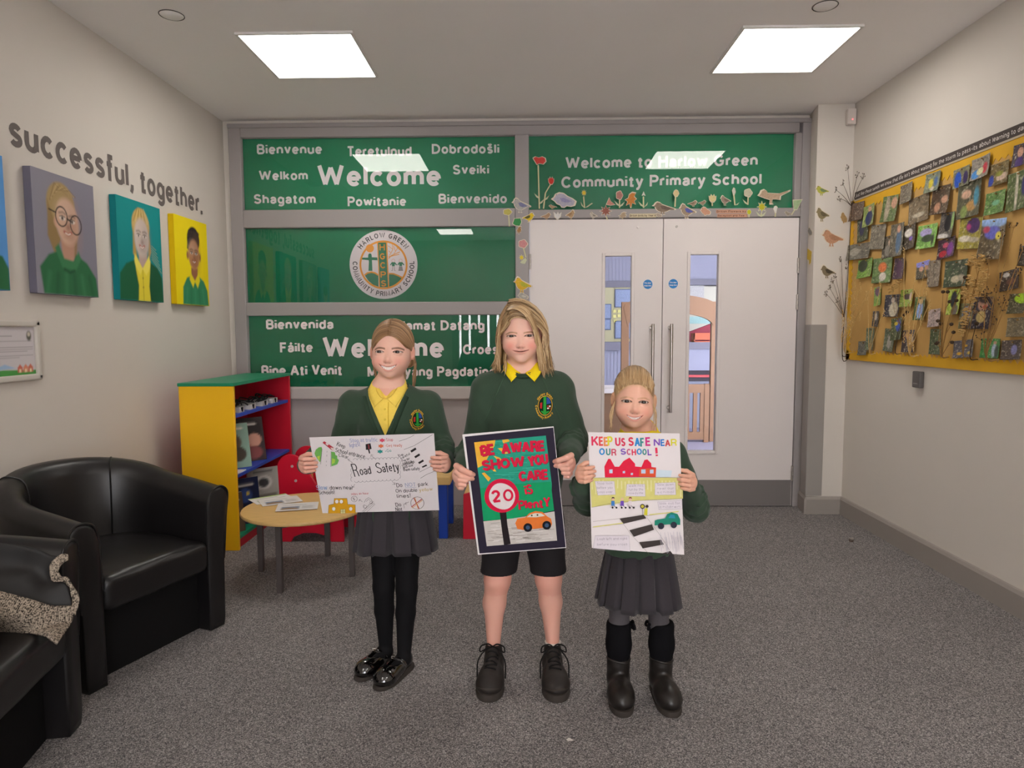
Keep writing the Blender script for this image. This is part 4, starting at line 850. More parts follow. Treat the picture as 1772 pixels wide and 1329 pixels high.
def shoe(par, pos, ang, L, W, kind, sx=1):
    """pos = heel on the floor (local), ang = turn of the toe; built along +y then turned"""
    c, s = math.cos(PI+ang), math.sin(PI+ang); Rm = np.array([[c, -s, 0], [s, c, 0], [0, 0, 1]]); P = np.array([pos[0], pos[1], 0.])
    F = uni((-.075, -.05, -.004), (.075, L+.06, .34 if kind == 'boot' else .14), .0034); w = W/2
    tw = lambda V: np.asarray(V)@Rm.T+P
    if kind == 'strap':
        F.chain([(0, .032, .032), (0, L*.5, .026), (0, L-.045, .024)], [.031, .031, w], .03); F.ell((0, L-.05, .026), (w, .052, .026), .02); F.ell((0, .035, .045), (.028, .034, .03), .015)
        F.ell((0, L*.36, .062), (w*.62, .062, .030), .006, sub=True)
    elif kind == 'trainer':
        F.chain([(0, .036, .040), (0, L*.55, .040), (0, L-.06, .030)], [.036, .036, w*.9], .03); F.ell((0, L-.065, .034), (w, .066, .034), .02); F.cap((0, .038, .04), (0, .046, .098), .036, .033, .015); F.cap((0, .062, .092), (0, L*.55, .056), .024, .022, .015)
        F.ell((0, .036, .125), (.026, .030, .028), .006, sub=True)
    else:
        F.chain([(0, .04, .06), (0, .045, .11), (0, .048, .18), (0, .046, .245)], [.038, .037, .0405, .0425], .02); F.chain([(0, .036, .036), (0, L*.55, .038), (0, L-.055, .034)], [.036, .037, w*.95], .03); F.ell((0, L-.058, .036), (w, .06, .036), .02)
        F.v = np.maximum(F.v, (F.z-.262)[None, None, :])
        F.warp(lambda X, Y, Z: .0010*wob(X, Y, Z, 70, 1)*((Z > .03)&(Z < .115)))
    F.v = np.maximum(F.v, (.010-F.z)[None, None, :])
    V, Q = F.nets(); m = {'strap': M_patent, 'trainer': M_trainer, 'boot': M_boot}[kind]
    o = mesh_obj('boot' if kind == 'boot' else 'shoe', tw(V), Q, m, par, True); smooth_mod(o, .5, 2)
    # sole follows the outline of the upper
    n = 36; th = {'strap': .014, 'trainer': .026, 'boot': .020}[kind]; out = []
    for i in range(n):
        a = 2*PI*i/n; ca, sa = math.cos(a), math.sin(a)
        hw = w*1.03 if sa > 0 else .037; yc = L-.07 if sa > 0 else .04; ry = .078 if sa > 0 else .046
        out.append((hw*ca*(abs(ca)**-.15 if abs(ca) > .01 else 1), yc+ry*sa))
    mb = MB(); pr = [(1., 0), (1.03, th*.4), (1.0, th)]; cy = L*.5
    V = [(p[0]*q, cy+(p[1]-cy)*q, z) for q, z in pr for p in out]; Fq = [tuple(range(n-1, -1, -1)), tuple(2*n+i for i in range(n))]+[(j*n+i, j*n+(i+1) % n, (j+1)*n+(i+1) % n, (j+1)*n+i) for j in range(2) for i in range(n)]
    mesh_obj('sole', tw(V), Fq, M_sole, o); autosmooth(bpy.context.scene.collection.objects[-1], 1.)
    fz = lambda x, y: float(F.z[np.nonzero(F.v[np.searchsorted(F.x, x), np.searchsorted(F.y, y), :] < 0)[0][-1]]) if (F.v[np.searchsorted(F.x, x), np.searchsorted(F.y, y), :] < 0).any() else .04
    if kind == 'strap':
        y = L*.38; mb = MB(); mb.tube([tuple(tw([(x, y+.01*math.cos(x*40), .03+.034*math.sqrt(max(0, 1-(x/.037)**2)))])[0]) for x in np.linspace(-.036, .036, 13)], .008, 8, flat=.35); mb.build('strap', M_patent, o, True)
        mb = MB(); q = tw([(sx*.014, y+.010, .0665)])[0]; mb.tube([q+np.array([dx, 0, dz]) for dx, dz in ((-.006, -.003), (.006, -.003), (.006, .004), (-.006, .004), (-.006, -.003))], .0014, 6); mb.build('buckle', M_steel, o)
    if kind == 'trainer':
        mb = MB(); ys = np.linspace(L*.36, L*.66, 5)
        for i, y in enumerate(ys):
            d = .022; p = [(x, y+(.012 if j % 2 else -.002)*0+x*.25*(1 if i % 2 else -1), fz(x, y)+.0035) for j, x in enumerate(np.linspace(-d, d, 6))]; mb.tube([tuple(q) for q in tw(p)], .0032, 6)
        y = ys[0]-.012; z = fz(0, y)+.006
        for g in (-1, 1):
            lp = [(0, y, z), (g*.018, y+.006, z+.012), (g*.042, y+.012, z+.006), (g*.045, y+.02, z-.012), (g*.022, y+.014, z-.002), (0, y+.002, z)]; mb.tube([tuple(q) for q in tw(catmull(lp, 5))], .0026, 6)
            lp = [(0, y, z), (g*.025, y+.02, z-.004), (g*.05, y+.045, z-.035), (g*.052, y+.06, .03)]; mb.tube([tuple(q) for q in tw(catmull(lp, 5))], .0026, 6)
        mb.build('laces', M_lace, o, True)
        V = [(w*1.0*math.cos(a)*.97, L-.068+.068*math.sin(a)*.97, .030+.012*math.sin(a)) for a in np.linspace(.2, PI-.2, 14)]; MB().tube([tuple(q) for q in tw(V)], .006, 6, flat=.6).build('toe_cap', mat('trainer_toe_rubber', '#332d29', .6, .3), o, True)
    if kind == 'boot':
        # suede leg panel, seam strap and bow
        G = uni((-.06, -.01, .10), (.06, .11, .27), .004); G.chain([(0, .0455, .11), (0, .048, .18), (0, .046, .245)], [.0392, .0427, .0447], .02); G.v = np.maximum(G.v, np.maximum(.128-G.z, G.z-.263)[None, None, :]); Vg, Qg = G.nets(); mesh_obj('leg_panel', tw(Vg), Qg, M_suede, o, True)
        pts = [(.0405*math.cos(a), .046+.0405*math.sin(a), 0.128+.004*math.sin(a*2)) for a in np.linspace(0, 2*PI, 20)]; MB().tube([tuple(q) for q in tw(pts)], .004, 6).build('ankle_strap', M_boot, o, True)
        mb = MB(); b = np.array([-sx*.040, .05, .250])
        for g in (-1, 1): mb.tube([tuple(q) for q in tw(catmull([b, b+np.array([-sx*.010, g*.014, .010]), b+np.array([-sx*.014, g*.018, -.006]), b+np.array([-sx*.004, g*.004, -.004])], 5))], .005, 6)
        mb.tube([tuple(q) for q in tw([b+np.array([0, 0, .005]), b-np.array([0, 0, .006])])], .006, 8); mb.build('bow', M_suede, o, True)
    return o
EL = lambda a, b, t: [a[i]+(b[i]-a[i])*t for i in range(3)]
# ================================================================== girl in the cardigan
kA = kid_root(680, 2.50, 'girl in an open necked green cardigan, pleated skirt and black tights holding a landscape drawing'); OA = np.array(kA.location)
cL = wpt(PA, 541, 804)+np.array([-.004, 0, 0]); cR = wpt(PA, 754, 802)+np.array([.004, 0, 0])
SA = dict(seed=1, skin='#e3b39f', limb='#dca592', iris='#3a2419', neck_r=.040, R=rot(.02, -.03, .015), legr=[.07, .05, .030, .028, .018],
    H=dict(w=.0670, wt=.0705, e=.0330, nose=-.033, mouth=-.0545, chin=-.0925, top=.118, mw=.0320, open=.0088, curve=.36, browcol='#6b4833', brw=.0026, browop=.85, blush=.38, lid=.0054, lid2=.0030, brow=-.001),
    hands=((cL, 1, .98, grip(PA, 1)[0], 'wrap', .0, grip(PA, 1)[1]), (cR, -1, .98, grip(PA, -1)[0], 'wrap', .0, grip(PA, -1)[1])),
    J=dict(eye=npx(672.5, 609.5, 2.42), neck=npx(673, 676, 2.50), pelvis=npx(683, 890, 2.50), shL=npx(612, 701, 2.51), shR=npx(741, 701, 2.51), elL=npx(588, 778, 2.53), elR=npx(761, 768, 2.54), wrL=wrist(cL, 1, 1), wrR=wrist(cR, -1, 1)+np.array([-.010, 0, 0]),
           hipL=npx(664, 915, 2.50), hipR=npx(704, 915, 2.50), knL=npx(664, 1015, 2.50), knR=npx(704, 1018, 2.48), caL=npx(665, 1055, 2.52), caR=npx(702, 1060, 2.49), anL=npx(668, 1128, 2.535), anR=npx(699, 1140, 2.475)))
body(kA, SA); JA = SA['Jl']
# tights
F = uni((-.16, -.13, .02), (.16, .16, JA['pelvis'][2]+.02), .0042)
for s in 'LR':
    F.chain([JA['hip'+s]+np.array([0, 0, .06]), JA['hip'+s], JA['kn'+s], JA['ca'+s], JA['an'+s], JA['an'+s]*np.array([1, 1, 0])+np.array([0, -.01, .05])], [.062, .056, .0405, .0375, .0245, .027], .012)
    F.cap(JA['an'+s]*np.array([1, 1, 0])+np.array([0, -.01, .045]), JA['an'+s]*np.array([1, 1, 0])+np.array([-.035, -.085, .035]), .024, .02, .012)
smooth_mod(F.build('tights', M_black, kA), .5, 2)
shoe(kA, (JA['anL'][0]+.008, JA['anL'][1]+.040), -.42, .200, .078, 'strap', 1); shoe(kA, (JA['anR'][0]+.012, JA['anR'][1]+.042), -.40, .205, .080, 'strap', 1)
# shirt under the cardigan
zb = npx(668, 757, 2.38)[2]; nbA = JA['neck']
F = uni((-.19, -.15, zb-.09), (.19, .13, nbA[2]+.05), .0042)
F.cap((JA['pelvis'][0]-.005, 0, zb-.06), (nbA[0], 0, nbA[2]-.075), .118, .112, .02, sy=.70); F.chain([nbA+np.array([-.095, 0, -.055]), nbA+np.array([0, .004, -.038]), nbA+np.array([.095, 0, -.055])], [.028, .040, .028], .04)
F.warp(lambda X, Y, Z: .0018*wob(X, Y, Z, 42, 3)); SHA = F; F.cap(nbA, nbA+np.array([0, -.01, .1]), .045, .05, .01, sub=True); F.cap(nbA+np.array([0, -.062, -.012]), nbA+np.array([0, -.055, .05]), .012, .046, .006, sub=True)
smooth_mod(F.build('shirt', M_polo, kA), .5, 3)
TA = dict(prof=[(0, .128, npx(683, 880, 2.5)[2]), (-.005, .127, npx(683, 800, 2.5)[2]), (nbA[0]-JA['pelvis'][0], .122, nbA[2]-.085)], sy=.72, ar=(.054, .047, .036), neck=.052, hem=npx(683, 890, 2.5)[2]-.01)
sweater(kA, SA, TA, vneck=(zb-.002, .066, nbA[2]-.01)); FA = SA['FS']
# ribbed bands down both edges of the neckline
def fr_pts(F, pts, off): y = F.front([p[0] for p in pts], [p[1] for p in pts]); return [(p[0], float(yy)-off, p[1]) for p, yy in zip(pts, y) if yy == yy]
for g in (-1, 1):
    pts = [(nbA[0]+g*(.004+.068*t**.95), zb-.02+(nbA[2]-.005-zb+.02)*t) for t in np.linspace(0, .93, 16)]; q = fr_pts(FA, [(p[0]+g*.010, p[1]) for p in pts], .001)
    if len(q) > 3: MB().tube(q, .011, 8, flat=.35).build('rib_band', M_rib, kA, True)
polo_collar(kA, nbA+np.array([0, -.004, .0]), .046, .056, M_polo, vd=.024, wid=.046, tipx=.046, tipd=.030, surf=(SHA, FA))
pl = [(nbA[0]+.002, nbA[2]-.035), (nbA[0]+.002, zb+.02)]
q = fr_pts(SHA, [(pl[0][0]+.010, pl[0][1]+(pl[1][1]-pl[0][1])*t) for t in np.linspace(0, 1, 9)], .001); MB().tube(q, .0012, 6).build('placket_seam', mat('polo_seam', '#c9a21f', .8, .2), kA)
for t in (.25, .62):
    y = fr_pts(SHA, [(pl[0][0]-.002, pl[0][1]+(pl[1][1]-pl[0][1])*t)], .0005)[0]; MB().tube([y, (y[0], y[1]-.002, y[2])], .0042, 12).build('button', mat('polo_button', '#d9b93a', .4, .4), kA)
cA = npx(718, 730, 2.39)-OA; crest(kA, SA, cA[0], cA[2], .0195, .029)
cen = (npx(683, 900, 2.5)-OA)[0]; zh = (npx(683, 968, 2.385))[2]
pleats(kA, (cen, 0.0), zh+.27, zh+.004, .118, .157, .76, 11, M_grey, depth=.034, phase=.55, rnd=5)
# hair: centre parting, drawn back
def keepA(X, Y, Z): return (.071-3.4*X*X-.30*np.abs(X))-.86*(Y+.085)-Z
def strA(V): return (vnoise(V[:, 1]*150+V[:, 2]*60+9, np.abs(V[:, 0])*16+4, 3)-.5)*1.5+(vnoise(V[:, 1]*420+V[:, 2]*150, V[:, 0]*30, 4)-.5)*.8
def exA(F): F.chain([(0, .085, .035), (0, .115, -.01), (0, .105, -.10), (0, .085, -.155)], [.03, .034, .03, .015], .02); F.cap((-.05, .05, -.03), (.05, .05, -.03), .03, .03, .02)
hA = hair_cap(kA, SA, .0055, keepA, '#8a6746', exA, streak=strA, dark='#62472d', light='#c9a377')
rn = random.Random(4); ps = []
A0 = [(.001, -.0845, .062), (.030, -.080, .056), (.056, -.060, .032), (.0700, -.024, .010), (.0745, .020, -.006), (.070, .055, -.018)]; A1 = [(.001, .055, .115), (.036, .060, .100), (.062, .064, .060), (.071, .060, .020), (.068, .062, -.010), (.060, .070, -.025)]
def prj(p, l): e = np.array([p[0]/(.0705+l), (p[1]-.014)/(.094+l), (p[2]-.029)/(.089+l)]); e = e/np.linalg.norm(e); return (e[0]*(.0705+l), .014+e[1]*(.094+l), .029+e[2]*(.089+l))
for g in (-1, 1):
    for i in range(150):
        t = (i/149)**1.1; l = .0060+.0022*rn.random(); mid = [(g*(a_[0]*(1-t)+b_[0]*t), a_[1]*(1-t)+b_[1]*t+rn.uniform(-.002, .002), a_[2]*(1-t)+b_[2]*t+rn.uniform(-.001, .001)) for a_, b_ in zip(A0, A1)]
        ps.append(hs(SA, [prj(p, l) for p in catmull(mid, 4)]))
    for i in range(10): ps.append(hs(SA, catmull([(g*.070, .03+.004*i, -.01), (g*(.074+.001*i), .05, -.05), (g*(.066+.012*rn.random()), .06, -.10-.02*rn.random()), (g*(.058+.02*rn.random()), .055, -.135-.03*rn.random())], 5)))
strands(kA, ps, (.0012, .0020), '#947050', name='hair_strands', seed=5, var=.35, dark='#62472d', light='#d6b184')
# ================================================================== child with long fair hair
kB = kid_root(907, 2.44, 'child with shoulder length fair hair in green sweatshirt and shorts, holding the painted poster'); OB = np.array(kB.location)
cL = wpt(PB, 811, 823)+np.array([-.004, 0, 0]); cR = wpt(PB, 968, 802)+np.array([.004, 0, 0])
SB = dict(seed=2, skin='#e6b6a3', limb='#dda694', iris='#4a3527', neck_r=.040, R=rot(-.03, .02, -.02), legr=[.07, .060, .047, .0405, .0240],
    H=dict(w=.0665, wt=.0690, e=.0320, nose=-.035, mouth=-.0540, chin=-.0940, top=.117, mw=.0285, open=.0012, curve=.22, browcol='#a37a55', blush=.55, lid=.0046, lid2=.0026, brow=-.003, browop=.75, lipop=.45),
    hands=((cL, 1, 1.05, grip(PB, 1)[0], 'pinch', -.15, grip(PB, 1)[1]), (cR, -1, 1.02, grip(PB, -1)[0], 'pinch', .0, grip(PB, -1)[1])),
    J=dict(eye=npx(900.7, 581.7, 2.36), neck=npx(905, 642, 2.44), pelvis=npx(907, 900, 2.44), shL=npx(842, 674, 2.45), shR=npx(967, 673, 2.45), elL=npx(823, 766, 2.47), elR=npx(993, 760, 2.48), wrL=wrist(cL, 1, 1)+np.array([.012, 0, .03]), wrR=wrist(cR, -1, 1)+np.array([.004, 0, .022]),
           hipL=npx(868, 920, 2.44), hipR=npx(946, 920, 2.44), knL=npx(861, 1002, 2.43), knR=npx(949, 1000, 2.43), caL=npx(855.5, 1043, 2.445), caR=npx(953, 1041, 2.445), anL=npx(854, 1118, 2.45), anR=npx(956.5, 1114, 2.45)))
body(kB, SB); JB = SB['Jl']
for s, col in (('L', '#2e2b2c'), ('R', '#2e2b2c')):
    F = uni(JB['an'+s]-np.array([.06, .07, .08]), JB['an'+s]+np.array([.06, .07, .06]), .0035); a = JB['an'+s]; F.cap(a-np.array([0, 0, .06]), a+np.array([0, -.002, .012]), .028, .0262, .01); F.v = np.maximum(F.v, (F.z-(a[2]+.006))[None, None, :]); so = F.build('sock', mat('charcoal_sock', '#2f2c2d', .9, .1, noise=.1, nscale=400), kB)
    if s == 'R': mb = MB().tube([(a[0]+.0275*math.cos(t), a[1]+.0275*math.sin(t), a[2]+.008) for t in np.linspace(0, 2*PI, 21)], .0035, 6); mb.build('sock_edge', mat('white_sock_edge', '#c9bfb8', .9, .1), so, True)
shoe(kB, (JB['anL'][0]+.003, JB['anL'][1]+.046), -.06, .238, .098, 'trainer', 1); shoe(kB, (JB['anR'][0]-.003, JB['anR'][1]+.046), .05, .238, .098, 'trainer', 1)
# shorts
zh = npx(860, 1000, 2.37)[2]; F = uni((-.22, -.15, zh-.04), (.22, .16, JB['pelvis'][2]+.10), .0044)
F.ell((0, .005, JB['pelvis'][2]+.02), (.145, .105, .09), .02)
for s, g in (('L', -1), ('R', 1)): F.cap(JB['hip'+s]+np.array([g*-.012, .004, .03]), JB['kn'+s]+np.array([g*.004, .004, -.02]), .078, .0655, .022, sy=.93)
F.warp(lambda X, Y, Z: .0022*wob(X, Y, Z, 38, 6)); F.v = np.maximum(F.v, (zh-F.z+.05*(F.y+.02)[:, None]*0)[None, None, :] if False else (zh-F.z)[None, None, :])
smooth_mod(F.build('shorts', M_shorts, kB), .5, 2)
nbB = JB['neck']
TB = dict(prof=[(0, .138, npx(907, 930, 2.44)[2]), (0, .140, npx(907, 800, 2.44)[2]), (nbB[0]-JB['pelvis'][0], .126, nbB[2]-.085)], sy=.70, ar=(.056, .049, .037), neck=.060, hem=npx(907, 935, 2.44)[2])
sweater(kB, SB, TB); FB = SB['FS']
# crew neck rib, raglan seams
ring = [(nbB[0]+.061*math.cos(a), nbB[1]-.010+.060*math.sin(a), nbB[2]-.004+.014*math.sin(a)) for a in np.linspace(0, 2*PI, 33)]
MB().tube(ring, .0115, 8, flat=.8).build('neck_rib', M_rib, kB, True)
for g in (-1, 1):
    q = fr_pts(FB, [(nbB[0]+g*(.068+.052*t+.018*t*t), nbB[2]-.022-.155*t**1.25) for t in np.linspace(0, 1, 12)], .0002); MB().tube(q, .0016, 6).build('raglan_seam', mat('seam_green', '#415744', .9, .1), kB)
polo_collar(kB, nbB+np.array([0, -.004, .006]), .047, .050, M_polo2, vd=.010, wid=.046, tipx=.050, tipd=.030, surf=(FB,), gap=.16, base=.010)
cB = npx(944, 704, 2.33)-OB; crest(kB, SB, cB[0], cB[2], .0255, .0345)
# hair: side parting, swept over, falling to the shoulders
def keepB(X, Y, Z): return (.088-2.0*X*X)-1.05*(Y+.085)-Z
def strB(V): return (vnoise(V[:, 1]*120+V[:, 0]*60, V[:, 2]*14+4, 3)-.5)*1.6
hair_cap(kB, SB, .004, keepB, '#967549', lambda F: F.chain([(-.055, .04, .0), (-.055, .045, -.10)], [.035, .03], .02) and F.chain([(.055, .04, .0), (.055, .045, -.10)], [.035, .03], .02) and F.chain([(0, .07, .0), (0, .06, -.11)], [.045, .04], .02), streak=strB)
rn = random.Random(11); ps = []; aB, bB, hB = .0690+.009, .1035, .0965; czB = .029
def pathB(y0, g, lay, zend, flare):
    xp = -.046+.006*rn.random(); q = math.sqrt(max(.05, 1-((y0-.014)/bB)**2)); a, h = (aB+lay)*q, (hB+lay*.8)*q; th0 = math.acos(max(-.9, min(.9, xp/a))); P = []
    th1 = -.10 if g > 0 else PI+.10; n = 9; yt = max(y0, -.052 if g > 0 else -.046)+.012
    for i in range(n):
        t = i/(n-1); th = th0+(th1-th0)*t; aa = a+(aB+lay-a)*t**1.4; P.append((aa*math.cos(th), y0+(yt-y0)*t**1.6-.010*math.sin(PI*t)*(y0 < -.04)*(g > 0), czB*(1-t)+.004*t+h*math.sin(th)*(1-.15*t)))
    x, y, z = P[-1]; m = 7; ph = rn.uniform(0, 6)
    for j in range(1, m+1):
        u = j/m; P.append((x+g*(flare*u*u-.010*math.sin(PI*u)*(.4))+.003*math.sin(ph+u*7), y-.006*u+.004*math.sin(ph*2+u*6), z+(zend-z)*u))
    return P
for g in (-1, 1):
    for i in range(190):
        t = (i+.5)/190; y0 = -.078+.165*t; lay = rn.random()*(.022 if g > 0 else .012)
        ze = rn.uniform(-.135, -.105) if g < 0 else rn.uniform(-.15, -.10)
        ps.append(hs(SB, pathB(y0, g, lay, ze, rn.uniform(.004, .024))))
# fringe swept across the forehead to his left side
for i in range(90):
    t = i/89; j = rn.uniform(-.002, .002); P = [(-.048+.008*rn.random(), -.068+.025*t, .090+.012*t), (-.018+.014*t, -.090+.020*t, .097+.012*t), (.012+.016*t, -.0985+.020*t, .080+.016*t+j), (.034+.014*t, -.0985+.018*t+j, .050+.012*t), (.048+.013*t, -.091+.015*t, .012), (.0545+.016*t+j, -.080+.012*t, -.030), (.058+.020*t, -.066, -.075), (.062+.024*t+.008*rn.random(), -.060, -.118-.025*rn.random())]
    ps.append(hs(SB, catmull(P, 4)))
for i in range(40):
    t = i/39; P = [(-.050, -.066+.02*t, .090), (-.0605, -.068+.012*t, .074), (-.0705-.004*t, -.062, .042), (-.0745-.006*t, -.060, .0), (-.076-.012*t, -.055, -.05), (-.073-.014*rn.random(), -.060, -.118-.012*rn.random())]; ps.append(hs(SB, catmull(P, 4)))
# loose ends over the collar
for x0, ze in ((.078, -.158), (.072, -.150), (.085, -.140), (-.062, -.135), (-.056, -.142), (.098, -.125), (.106, -.118)):
    for k in range(3): P = [(x0*.92, -.03, -.02), (x0*.98, -.050, -.07), (x0+.004*rn.random(), -.066, -.11), (x0+(.01*rn.random() if x0 > 0 else -.01*rn.random()), -.080, ze+.01*rn.random())]; ps.append(hs(SB, catmull(P, 5)))
strands(kB, ps, (.0018, .0036), '#a8875e', name='hair_strands', seed=8, var=.5, dark='#735638', light='#dcc097', tip=.15)
# ================================================================== smallest girl
kC = kid_root(1106, 2.33, 'smallest girl, fair hair tied back, in grey skirt, grey tights and tall black boots'); OC = np.array(kC.location)
cL = wpt(PC, 1021, 820)+np.array([-.003, 0, 0]); cR = wpt(PC, 1182, 834)+np.array([.003, 0, 0])
SC_ = dict(seed=3, skin='#e2ae97', limb='#dda78f', iris='#3b2a20', neck_r=.036, R=rot(-.10, -.02, .05), legr=[.06, .045, .028, .025, .018],
    H=dict(w=.0620, wt=.0655, e=.0280, nose=-.0315, mouth=-.0525, chin=-.0880, top=.114, mw=.0275, open=.0056, curve=.36, hl=.052, hlc='#c6a276', browcol='#b98f68', blush=.30, lid=.0057, lid2=.0030, browop=.5, brow=-.002),
    hands=((cL, 1, .90, grip(PC, 1)[0], 'wrap', .12, grip(PC, 1)[1]), (cR, -1, .90, grip(PC, -1)[0], 'wrap', .10, grip(PC, -1)[1])),
    J=dict(eye=npx(1099, 695.6, 2.245), neck=npx(1106, 757, 2.33), pelvis=npx(1106, 955, 2.33), shL=npx(1053, 785, 2.335), shR=npx(1160, 785, 2.335), elL=npx(1017, 868, 2.33), elR=npx(1204, 880, 2.33), wrL=wrist(cL, 1, .8)+np.array([.012, .014, -.044]), wrR=wrist(cR, -1, .8)+np.array([.010, .01, -.020]),
           hipL=npx(1075, 985, 2.33), hipR=npx(1138, 985, 2.33), knL=npx(1071, 1080, 2.33), knR=npx(1140, 1080, 2.33), caL=npx(1071, 1130, 2.335), caR=npx(1141, 1130, 2.335), anL=npx(1071, 1185, 2.335), anR=npx(1142, 1187, 2.335)))
body(kC, SC_); JC = SC_['Jl']
F = uni((-.15, -.11, .10), (.15, .12, JC['pelvis'][2]+.02), .0042)
for s in 'LR': F.chain([JC['hip'+s]+np.array([0, 0, .05]), JC['hip'+s], JC['kn'+s], JC['ca'+s]], [.055, .048, .0345, .020], .012)
smooth_mod(F.build('tights', M_gtights, kC), .5, 2)
shoe(kC, (JC['anL'][0]-.002, JC['anL'][1]+.040), -.03, .205, .084, 'boot', 1); shoe(kC, (JC['anR'][0]-.001, JC['anR'][1]+.040), .06, .205, .084, 'boot', -1)
nbC = JC['neck']; hz = npx(1106, 968, 2.25)[2]
TC = dict(prof=[(0, .122, hz+.02), (0, .118, npx(1106, 860, 2.33)[2]), (nbC[0]-JC['pelvis'][0], .104, nbC[2]-.075)], sy=.76, ar=(.050, .046, .035), neck=.050, hem=hz)
sweater(kC, SC_, TC, vneck=(npx(1106, 850, 2.25)[2], .07, nbC[2]-.01))
F = uni((-.16, -.13, nbC[2]-.26), (.16, .12, nbC[2]+.05), .0044); F.cap((JC['pelvis'][0], 0, nbC[2]-.22), (nbC[0], 0, nbC[2]-.07), .098, .095, .02, sy=.72); F.chain([nbC+np.array([-.09, 0, -.04]), nbC+np.array([0, 0, -.012]), nbC+np.array([.09, 0, -.04])], [.03, .048, .03], .05); F.cap(nbC, nbC+np.array([0, -.01, .1]), .042, .046, .01, sub=True); F.build('shirt', M_polo2, kC)
polo_collar(kC, nbC+np.array([0, -.004, .006]), .043, .052, M_polo2, vd=.014, wid=.042, tipx=.045, surf=(SC_['FS'],), gap=.3)
cen = JC['pelvis'][0]; zc_ = npx(1106, 1069, 2.22)[2]
pleats(kC, (cen, 0.0), hz+.05, zc_+.008, .108, .150, .78, 13, M_grey, depth=.024, phase=.4, rnd=9)
def keepC(X, Y, Z): return (.067-3.2*X*X)-.86*(Y+.083)-Z
def strC(V): return (vnoise(V[:, 0]*200+V[:, 2]*10+9, V[:, 1]*18+V[:, 2]*20+4, 3)-.5)*1.6+(vnoise(V[:, 0]*420, V[:, 1]*60, 4)-.5)*.8
hair_cap(kC, SC_, .004, keepC, '#bf986c', lambda F: F.ell((0, .115, .02), (.045, .045, .045), .02), streak=strC, dark='#8d6840', light='#ead0a0')
rn = random.Random(21); ps = []; wtC = .0655
def prC(p, lift): e = np.array([p[0]/(wtC+lift), (p[1]-.014)/(.094+lift), (p[2]-.027)/(.087+lift)]); e = e/np.linalg.norm(e); return (e[0]*(wtC+lift), .014+e[1]*(.094+lift), .027+e[2]*(.087+lift))
for i in range(420):
    t = rn.random()*2-1; x0 = .062*math.sin(t*1.45); zf = .059-3.2*x0*x0-.012*abs(t)**3+rn.uniform(-.003, .003); a = t*1.2; L = .0045+.0030*rn.random()
    P = [(x0, -.075+.02*abs(t), zf), (x0*1.03+.002*math.sin(i*1.7), -.05+.015*abs(t), .092-.045*t*t), (x0*1.0, .0, .112-.06*t*t), (x0*.85, .06, .085-.05*t*t), (x0*.5, .105, .04)]
    ps.append(hs(SC_, [prC(p, L+.0005*math.sin(j*.9+i)) for j, p in enumerate(catmull(P, 4))]))
for g in (-1, 1):
    for i in range(16):
        x = .066+.010*rn.random(); P = [(g*.060, -.030+.004*i*.3, .006), (g*x, -.034, -.03), (g*(x+.006*rn.random()), -.036, -.06), (g*(x-.006+.018*rn.random()), -.034, -.092-.02*rn.random())]; ps.append(hs(SC_, catmull(P, 5)))
strands(kC, ps, (.0007, .0014), '#c6a276', name='hair_strands', seed=12, var=.4, dark='#8d6840', light='#f0d9ac', tip=.15)
